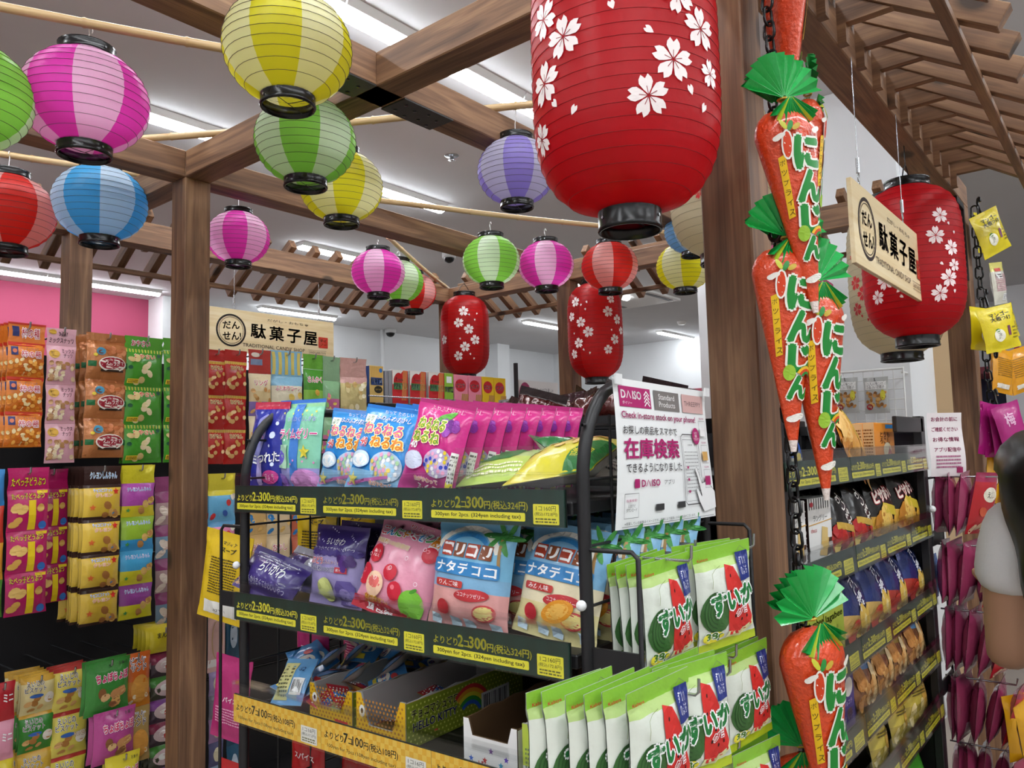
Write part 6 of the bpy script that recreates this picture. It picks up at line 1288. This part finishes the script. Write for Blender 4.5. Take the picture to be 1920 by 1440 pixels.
def a_nutp(P, w, h): P.rect(-w*.44, h*.66, w*.44, h*.88, 'e8e8e6'); P.text('九種の味つけ\nうるおい豆菓子', 0, h*.77, h*.18, '2a2a2a', w*.75); biscuits(P, w, h, 34, -.38, .38, .18, .58, ('b07838', 'c89050', '8a5a28', 'd8a860'), .09, 2); P.ell(-w*.28, h*.18, w*.14, h*.08, 'b02a34'); P.text('70g', -w*.28, h*.18, h*.08, 'f0e8e0', w*.18); P.ell(w*.3, h*.5, w*.1, h*.14, 'd8d040')
for k, (x0, x1) in enumerate(((1622, 1669), (1566, 1613), (1515, 1560))):
    p = atX((x0+x1)/2, 775, XG-.03); q = atX((x0+x1)/2, 707, XG-.03); w = atX(x0, 740, XG-.03).y-atX(x1, 740, XG-.03).y; lab = 'silver nut pouch on the white grid, %s from the right' % ORD[k]; ro = (0, 0, -math.pi/2)
    MB().tube([(0, p.y-ya, q.z-.02), (-.05, p.y-ya, q.z-.02), (-.052, p.y-ya, q.z-.005)], .003, 6, 'd0d0d0').build('steel_hook', 'steel', G)
    if npz is None: npz = make_bag('nut_pouch', lab, 'nut pouch', w, q.z-p.z, .03, 'b8bab8', a_nutp, 'b8bab8', loc=p, rot=ro, nu=10, nv=12, group='nut pouches on the grid', edge=.02)
    else: dup(npz, lab, p, ro)
# ================================================================ chains, hooks and the popped-rice carrots at the centre post
def chain(points, lab, r=.0028, ll=.034, lw=.011):
    """links along a polyline; every link is a part"""
    pts = [Vector(p) for p in points]; t = thing('hanging_chain', lab, 'chain', pts[0], group='black chains')
    mb = MB(); n = 12; path = []
    for k in range(n):
        a = 2*math.pi*k/n; path.append((lw*math.cos(a), 0, (ll/2-lw)*(1 if math.sin(a) >= 0 else -1)+lw*math.sin(a)))
    mb.tube(path, r, 6, '111112', closed=True); me = mb.mesh('chain_link'); me.materials.append(M['black_gloss'])
    seg = 0; pos = pts[0].copy(); i = 0; step = ll-2.6*r; k = 0
    while i < len(pts)-1:
        d = pts[i+1]-pos; L_ = d.length
        if L_ < step: i += 1; continue
        d.normalize(); c = pos+d*(step/2); q = d.to_track_quat('Z', 'Y'); o = put('chain_link', me, t)
        o.rotation_mode = 'QUATERNION'; o.rotation_quaternion = q @ Matrix.Rotation(math.pi/2*(k % 2)+.3, 4, 'Z').to_quaternion(); o.location = c-pts[0]; pos = pos+d*step; k += 1
    return t
def s_hook(parent, p, s=1.0, rz=0):
    mb = MB(); path = [(.011*math.cos(a), 0, .02+.011*math.sin(a)) for a in [math.radians(v) for v in range(200, -60, -26)]]+[(-.011*math.cos(a), 0, -.02-.013*math.sin(a)) for a in [math.radians(v) for v in range(-60, 215, 26)]]
    mb.tube([(x*s, y, z*s) for x, y, z in path], .0032*s, 6, '111112'); return mb.build('s_hook', 'black_gloss', parent, p, (0, 0, rz))
YCH = .475
cpx = [(1436, -60), (1440, 40), (1446, 110), (1455, 330), (1462, 520), (1474, 780), (1484, 830), (1487, 905), (1492, 985), (1497, 1060), (1500, 1085), (1515, 1420), (1520, 1480)]
cpts = [atY(x, y, YCH) for x, y in cpx]
CH = chain(cpts, 'black plastic chain hanging down beside the centre post')
# the popped rice carrot: tapering clear film full of orange rice, tied under a pleated green frill
plain('rice_film', rough=.3, coat=.5, bump=.9, bscale=170)
LC = .315
def car_r(v):      # v measured up from the tip; half-width
    t = v/LC
    if t < .06: return .0045+.06*t
    if t < .86: return .0081+(t-.06)*.0565
    return .0533*math.sqrt(max(.02, 1-((min(t, 1)-.86)/.1415)**2))
def carrot_meshes():
    mb = MB(); n = 28; m = 36; rows = []
    for j in range(m+1):
        v = LC*j/m; r = car_r(v) if j < m else .006
        rows.append([(r*math.cos(a)*(1+.015*math.sin(9*a+v*40)), r*.62*math.sin(a)*(1+.03*math.sin(7*a)), v) for a in [2*math.pi*k/n for k in range(n)]])
    for j in range(m):
        for k in range(n):
            mb.add([rows[j][k], rows[j][(k+1) % n], rows[j+1][(k+1) % n], rows[j+1][k]], [(0, 1, 2, 3)], 'dc481c' if j > 1 else 'e8d8d0', True)
    me = mb.mesh('rice_body'); bm = bmesh.new(); bm.from_mesh(me); bmesh.ops.remove_doubles(bm, verts=bm.verts[:], dist=1e-5); bm.to_mesh(me); bm.free(); me.materials.append(M['rice_film'])
    def S(u, v, o):
        r = car_r(max(0.001, min(LC, v))); a = -math.pi/2+max(-1.45, min(1.45, u/max(r, .008))); return ((r+o)*math.cos(a)*1.01, (r*.62+o+.0006)*math.sin(a)*1.02, v)
    P = Print(S, .00007, .009, .0012); G, WH = '1d8a34', 'f4f0e6'
    for c, v, sz in (('に', .237, .047), ('ん', .187, .046), ('じ', .139, .041), ('ん', .096, .034)): P.text(c, .009 if v > .1 else .004, v, sz*.95, G, sz, .06, .055, WH)
    P.text('ポップライス', -.034, .196, .012, '6a3a10', .075, rot=-math.pi/2+.16) if False else None
    P.poly([(-.043, .232), (-.031, .236), (-.022, .145), (-.033, .142)], 'f0c21e')
    for i, c in enumerate('ポップライス'): P.text(c, -.0365+.0019*i, .224-.0145*i, .0085, '4a3010', .0085)
    P.ell(-.027, .249, .009, .022, WH, 14); P.ell(-.027, .249, .0065, .019, 'd8431c', 12); P.ell(-.02, .276, .004, .009, '2a8a3a', 8, -.5); P.ell(-.03, .279, .004, .009, 'c8c83a', 8, .4); P.ell(-.011, .274, .004, .008, 'c8a83a', 8, -1)
    P.ell(-.012, .118, .009, .012, '9ac43a', 14)
    for i, c in enumerate(('f0c030', 'd84a20', '2a8a3a')): P.arc(.016, .108, .018-.004*i, .004, 20, 150, c, 8)
    for x, v, s in ((.0, .052, 1.0), (.026, .27, .8), (-.038, .262, .8)): P.ell(x, v, .012*s, .005*s, WH, 12, .3); P.ell(x-.006*s, v-.003*s, .008*s, .005*s, WH, 10)
    pm = P.mb.mesh('printed_front'); pm.materials.append(M['print'])
    # frill: pleated fan above the tie, small pleated skirt below
    mb = MB(); nk = 22
    def fan(r0, r1, a0, a1, z0, flip, yb, cc):
        vs = []; 
        for i in range(nk+1):
            a = math.radians(a0+(a1-a0)*i/nk); dy = (.0045 if i % 2 else -.0045)
            for q, rr in ((0, r0), (1, r1*(1+.03*(i % 2)))): vs.append((rr*math.sin(a), yb+dy*q*1.2, z0+flip*rr*math.cos(a)))
        for i in range(nk): mb.add([vs[2*i], vs[2*i+2], vs[2*i+3], vs[2*i+1]], [(0, 1, 2, 3)], cc[1] if i % 7 == 3 else cc[0])
    fan(.004, .07, -82, 82, LC+.012, 1, -.012, ('22a84c', '2cb85a')); fan(.004, .06, -66, 70, LC+.012, 1, .012, ('1c9a44', '22a84c')); fan(.004, .05, -58, 58, LC+.012, -1, -.024, ('1fa048', 'c8d03a'))
    fm = mb.mesh('leaf_frill'); fm.materials.append(M['film'])
    mb = MB(); mb.tube([(.007*math.cos(a), .007*math.sin(a)-.006, LC+.012) for a in [k*math.pi/5 for k in range(10)]], .0018, 5, 'c8a83a', closed=True); tm = mb.mesh('twist_tie'); tm.materials.append(M['plastic'])
    return me, pm, fm, tm
CM = carrot_meshes()
def carrot(px, py, Y, rz, ry, lab, tx=0, s=1.0):
    """(px, py) = the tie under the green frill"""
    p = atY(px, py, Y); t = thing('carrot_bag', lab, 'snack bag', (0, 0, 0), (0, 0, 0), 'popped rice carrots')
    R_ = Matrix.Rotation(math.radians(rz), 4, 'Z') @ Matrix.Rotation(math.radians(ry), 4, 'Y') @ Matrix.Rotation(math.radians(tx), 4, 'X')
    t.matrix_basis = Matrix.Translation(p) @ R_ @ Matrix.Translation((0, 0, -(LC+.012)*s)) @ Matrix.Scale(s, 4)
    for nm, me in zip(('rice_body', 'printed_front', 'leaf_frill', 'twist_tie'), CM):
        if nm == 'printed_front': put(nm, me, body)
        else:
            o = put(nm, me, t)
            if nm == 'rice_body': body = o
    return t
carrot(1462, 190, .435, -30, -8, 'popped rice carrot bag facing front, highest whole one beside the centre post', 0, 1.1)
carrot(1508, 178, .50, 25, -2, 'popped rice carrot bag behind the highest whole one, turned to the right', 0, 1.1)
carrot(1466, 448, .455, -34, 0, 'popped rice carrot bag lower down against the centre post', 0, 1.1)
carrot(1521, 530, .43, -24, -1, 'popped rice carrot bag hanging lowest of the upper cluster, tip over the rails', 0, 1.14)
carrot(1466, -118, .455, 60, -2, 'popped rice carrot bag at the very top with only its lower part in view', 0, 1.12)
carrot(1512, 1158, .42, -20, -7, 'popped rice carrot bag at the bottom, cut by the frame', 0, 1.12)
carrot(1500, 1395, .455, -60, -4, 'popped rice carrot bag at the bottom edge with only green leaves showing', 0)
for x, y, rz in ((1462, 150, .6), (1452, 410, 1.2), (1480, 800, .3), (1498, 1080, .4), (1512, 1350, .5)): s_hook(CH, atY(x, y, YCH-.012)-cpts[0], 1.15, rz)
# ================================================================ chain with pouches on the right post
Y2 = .47
rp_ = [atY(x, y, Y2) for x, y in ((1826, 388), (1832, 470), (1840, 560), (1852, 700), (1860, 760), (1862, 850), (1872, 960), (1880, 1100))]
C2 = chain(rp_, 'thin black chain with pouches hanging at the right post', .0034, .05, .014)
def pouch_proto(lab, w, h, base, art, back): return make_bag('snack_pouch', lab, 'snack pouch', w, h, .03, base, art, back, nu=10, nv=14, edge=.02, st=.02, group='pouches on the right chain')
def hang(px, py, proto, rz, ry, lab, dy=0, tx=0):
    p = atY(px, py, Y2-.02+dy); h = max(v.co.z for v in proto.data.vertices)
    R_ = Matrix.Rotation(math.radians(rz), 4, 'Z') @ Matrix.Rotation(math.radians(ry), 4, 'Y') @ Matrix.Rotation(math.radians(tx), 4, 'X')
    o = proto if lab is None else dup(proto, lab); o.matrix_basis = Matrix.Translation(p) @ R_ @ Matrix.Translation((0, 0, -h)); return o
def a_py(P, w, h): P.text('マンゴー\n大根つけ', w*.05, h*.76, h*.2, '2a2a10', w*.6, .03); P.ell(-w*.1, h*.34, w*.16, h*.14, 'f0ecd8'); P.ell(-w*.14, h*.46, w*.06, h*.04, '3a8a3a'); P.text('酢', -w*.1, h*.33, h*.14, '4a4a30', w*.1); P.rect(w*.16, h*.3, w*.24, h*.52, '7a3a5a'); P.lines(w*.3, w*.44, h*.2, h*.5, 4, '8a7a10')
y0 = pouch_proto('yellow pickle pouch at the top of the right chain, front one', .165, .17, 'e4d01a', a_py, 'd8c418')
hang(1842, 398, y0, -30, -24, None, -.02); hang(1838, 400, y0, -10, -8, 'yellow pickle pouch at the top of the right chain, behind the front one', .03)
hang(1862, 575, y0, -38, -12, 'yellow pickle pouch in the lower yellow cluster, front one', -.03); hang(1846, 578, y0, -30, 3, 'yellow pickle pouch in the lower yellow cluster, left one', .01); hang(1880, 575, y0, -20, -20, 'yellow pickle pouch in the lower yellow cluster, right one', .04)
w0 = pouch_proto('milky back of a pouch between the two yellow clusters', .165, .18, bands((.8, 'd8d4c4'), (1, 'd8d070')), lambda P, w, h: (P.lines(-w*.38, w*.38, h*.3, h*.72, 9, 'c88a9a'), P.rect(-w*.35, h*.6, w*.1, h*.75, 'e8e8e4'), P.lines(-w*.33, w*.08, h*.62, h*.73, 2, '3a3a3a'), P.barcode(w*.05, w*.36, h*.08, h*.24), P.rect(-w*.3, h*.78, w*.1, h*.86, 'c84a3a')), 'd8d4c4')
hang(1866, 492, w0, -10, -10, None)
o0 = pouch_proto('orange mango pouch below the yellow cluster, left one', .14, .19, 'e09a12', lambda P, w, h: (P.lines(-w*.36, w*.36, h*.36, h*.8, 9, '9a6a10'), P.rect(-w*.34, h*.1, w*.24, h*.2, 'ece4d4')), 'd88e10')
hang(1880, 655, o0, -25, 8, None); hang(1900, 655, o0, -30, -14, 'orange mango pouch below the yellow cluster, right one', -.03); hang(1862, 660, o0, 0, 2, 'orange mango pouch below the yellow cluster, hindmost one', .05)
m0 = pouch_proto('magenta plum pouch on the right chain, leftmost of the fan', .13, .2, 'b0207a', lambda P, w, h: (P.text('梅', -w*.05, h*.72, h*.24, 'e8b8d4', w*.34, .02), P.text('すっぱい', 0, h*.4, h*.08, 'e8c8dc', w*.5), P.ell(0, h*.22, w*.2, h*.09, 'd86aa8')), 'a81c72')
hang(1858, 757, m0, -25, 10, None); [hang(1864+9*k, 758, m0, -28-4*k, 2-9*k, 'magenta plum pouch on the right chain, %s from the left of the fan' % ORD[k+1], -.02*k-.01) for k in range(3)]
k0 = pouch_proto('amber kumquat pouch under the magenta fan, left one', .13, .19, 'e0a418', lambda P, w, h: (P.ell(-w*.2, h*.45, w*.09, h*.12, 'f0ead8'), P.ring(-w*.2, h*.45, w*.09, h*.12, .003, '3a2a10'), P.text('おやつ', w*.12, h*.6, h*.2, '3a2a10', w*.18, .02, rot=-.9), P.ell(-w*.1, h*.72, w*.08, h*.03, '5a9a3a')), 'd89a14')
hang(1868, 850, k0, -20, 12, None); hang(1886, 850, k0, -30, -6, 'amber kumquat pouch under the magenta fan, right one', -.03)
n0 = pouch_proto('white and yellow pouch below the kumquat pouches', .13, .2, bands((.55, 'e4e2dc'), (.75, 'd8d86a'), (1, 'e8e6e0')), lambda P, w, h: (P.rect(-w*.3, h*.85, w*.3, h*.95, '3a3a7a'), P.lines(-w*.3, w*.3, h*.2, h*.45, 4, '9a9a9a')), 'e4e2dc'); hang(1876, 952, n0, -20, 6, None)
hang(1912, 1300, k0, -40, -4, 'amber kumquat pouch low at the right picture edge', -.1); hang(1922, 1310, k0, -20, -12, 'amber kumquat pouch lowest at the right picture edge', -.14)
for x, y in ((1836, 392), (1850, 565), (1866, 648), (1868, 752), (1866, 845)): s_hook(C2, atY(x, y, Y2-.015)-rp_[0], 1.5, .4)
# ================================================================ shopper at the right edge: back of the head, white sleeve and bare arm
def person():
    SH = atD(1893, 985, 1.38); EL = atD(1893, 1238, 1.42); HD = atD(1992, 945, 1.33)
    fwd = Vector((.62, .45, 0)).normalized(); rt = Vector((fwd.y, -fwd.x, 0))
    t = thing('person', 'person in a white short-sleeved shirt with long black hair, arm bent, at the right edge', 'person', (SH.x+rt.x*.2, SH.y+rt.y*.2, 0))
    base = Vector(t.location); L = lambda p: Vector(p)-base
    c = SH+rt*.19; SR = SH+rt*.38; hip = Vector((c.x-fwd.x*.05, c.y-fwd.y*.05, .86)); chest = Vector((c.x, c.y, SH.z-.14)); neck = Vector((c.x+fwd.x*.02, c.y+fwd.y*.02, SH.z+.03))
    hd = Vector((HD.x, HD.y, HD.z+.02))
    wr = EL+fwd*.2+rt*.1+Vector((0, 0, .10)); wrR = SR+fwd*.24+Vector((0, 0, -.26)); ER = SR+rt*.03+Vector((0, 0, -.27))
    def skin(name, verts, edges, rad, mat, root=0, sub=2, parent=t):
        me = bpy.data.meshes.new(name); me.from_pydata([L(v) for v in verts], edges, []); o = put(name, me, parent)
        m = o.modifiers.new('s', 'SKIN'); 
        for i, r in enumerate(rad): me.skin_vertices[0].data[i].radius = (r, r) if not isinstance(r, tuple) else r
        me.skin_vertices[0].data[root].use_root = True; s = o.modifiers.new('d', 'SUBSURF'); s.levels = sub; s.render_levels = sub
        bpy.context.view_layer.update(); ev = o.evaluated_get(bpy.context.evaluated_depsgraph_get()); m2 = bpy.data.meshes.new_from_object(ev); o.modifiers.clear(); o.data = m2
        for p in m2.polygons: p.use_smooth = True
        m2.materials.clear(); m2.materials.append(M[mat]); return o
    kl, kr = hip-rt*.09+Vector((0, 0, -.42)), hip+rt*.09+Vector((0, 0, -.42)); al, ar = kl+Vector((0, 0, -.38))-fwd*.02, kr+Vector((0, 0, -.38))-fwd*.02
    V = [hip, chest, neck, neck+(hd-neck)*.45, SH, (SH+EL)/2, EL, (EL+wr)/2, wr, SR, ER, wrR, hip-rt*.09, kl, al, al+fwd*.14-Vector((0, 0, .03)), hip+rt*.09, kr, ar, ar+fwd*.14-Vector((0, 0, .03)), hd]
    E_ = [(0, 1), (1, 2), (2, 3), (3, 20), (1, 4), (4, 5), (5, 6), (6, 7), (7, 8), (1, 9), (9, 10), (10, 11), (0, 12), (12, 13), (13, 14), (14, 15), (0, 16), (16, 17), (17, 18), (18, 19)]
    rad = [.13, .12, .05, .048, .055, .046, .040, .036, .026, .055, .042, .026, .085, .055, .04, .03, .085, .055, .04, .03, .085]
    skin('body', V, E_, rad, 'skin', 0)
    # hand with separate fingers closing on nothing heavier than the air before the shelf
    def hand(w, d):
        side = d.cross(Vector((0, 0, 1))).normalized(); pal = w+d*.05
        vs = [w, pal]; es = [(0, 1)]; rd = [.024, (.03)]
        for k in range(4):
            b = pal+side*(-.024+.016*k); n = len(vs); Lf = (.07, .08, .075, .06)[k]
            vs += [b, b+d*Lf*.5+Vector((0, 0, -.008)), b+d*Lf*.85+Vector((0, 0, -.028))]; es += [(1, n), (n, n+1), (n+1, n+2)]; rd += [.0095, .0085, .007]
        n = len(vs); vs += [w+d*.02-side*.03, w+d*.055-side*.045]; es += [(0, n), (n, n+1)]; rd += [.011, .009]
        skin('hand', vs, es, rd, 'skin', 0, 1)
    hand(wr, (wr-EL).normalized()); hand(wrR, (wrR-ER).normalized())
    # shirt: torso shell and sleeves
    d_ = (EL-SH).normalized()
    S_v = [hip+Vector((0, 0, -.02)), (hip+chest)/2, chest, neck-Vector((0, 0, .03)), SH+Vector((0, 0, .012)), SH+d_*.07, SH+d_*.13, SR-rt*.02, SR+Vector((0, 0, -.07)), SR+Vector((0, 0, -.13))]
    sh = skin('shirt', S_v, [(0, 1), (1, 2), (2, 3), (2, 4), (4, 5), (5, 6), (2, 7), (7, 8), (8, 9)], [.15, .145, .15, .08, .074, .062, .062, .074, .062, .062], 'cloth', 0)
    for nm in ('Col',):
        at = sh.data.attributes.new(nm, 'FLOAT_COLOR', 'FACE'); at.data.foreach_set('color', list(H('dcdcdc'))*len(sh.data.polygons))
    kn = skin('trousers', [hip, hip-rt*.09+Vector((0, 0, -.08)), kl, al+Vector((0, 0, .05)), hip+rt*.09+Vector((0, 0, -.08)), kr, ar+Vector((0, 0, .05))], [(0, 1), (1, 2), (2, 3), (0, 4), (4, 5), (5, 6)], [.14, .1, .075, .07, .1, .075, .07], 'cloth', 0)
    at = kn.data.attributes.new('Col', 'FLOAT_COLOR', 'FACE'); at.data.foreach_set('color', list(H('3a4254'))*len(kn.data.polygons))
    # face and hair
    mb = MB(); n = 20; c0 = L(hd)+Vector((0, 0, .0))
    for side in (-1, 1): mb.ball(c0+fwd*.088+rt*.032*side+Vector((0, 0, .005)), .0085, 'f0ece6', 8); mb.ball(c0+fwd*.095+rt*.032*side+Vector((0, 0, .005)), .0045, '1a1210', 6)
    mb.build('eyes', 'plastic', t)
    mb = MB(); mb.tube([c0+fwd*.086+Vector((0, 0, .012)), c0+fwd*.106+Vector((0, 0, -.022)), c0+fwd*.086+Vector((0, 0, -.03))], [.008, .012, .006], 8, 'b58a6e'); mb.tube([c0+fwd*.09+rt*.02+Vector((0, 0, -.055)), c0+fwd*.094+Vector((0, 0, -.056)), c0+fwd*.09-rt*.02+Vector((0, 0, -.055))], [.003, .006, .003], 6, 'a05a50'); mb.build('nose_and_mouth', 'cloth', t)
    plain('hair', '0d0b0b', rough=.35)
    mb = MB(); nk = 30; rows = []
    for j in range(15):
        f = j/14; z = .125-.30*f; back = -.02-.03*f; r = .115*math.sqrt(max(0.02, 1-((.125-.0-.125*min(1, f*2.6))/.125*0+max(0, 1-f*3.2))**2)) if f < .32 else .115-.03*(f-.32)
        ring_ = []
        for k in range(nk):
            a = 2*math.pi*k/nk; w = 1+.03*math.sin(k*5+j); fr = math.cos(a)
            rr = r*w*(.92 if fr > .5 and f > .3 else 1); cut = .55 if (fr > .55 and f > .3) else 1
            ring_.append(c0+fwd*(fr*rr*cut+back)+rt*(math.sin(a)*rr*.95)+Vector((0, 0, z)))
        rows.append(ring_)
    for j in range(14):
        for k in range(nk): mb.add([rows[j][k], rows[j][(k+1) % nk], rows[j+1][(k+1) % nk], rows[j+1][k]], [(0, 1, 2, 3)], '0d0b0b', True)
    mb.add(rows[0], [tuple(range(nk))], '0d0b0b', True)
    ho = mb.build('hair', 'hair', t); bm = bmesh.new(); bm.from_mesh(ho.data); bmesh.ops.remove_doubles(bm, verts=bm.verts[:], dist=1e-5); bm.to_mesh(ho.data); bm.free()
person()
bpy.data.objects.remove(_tob)
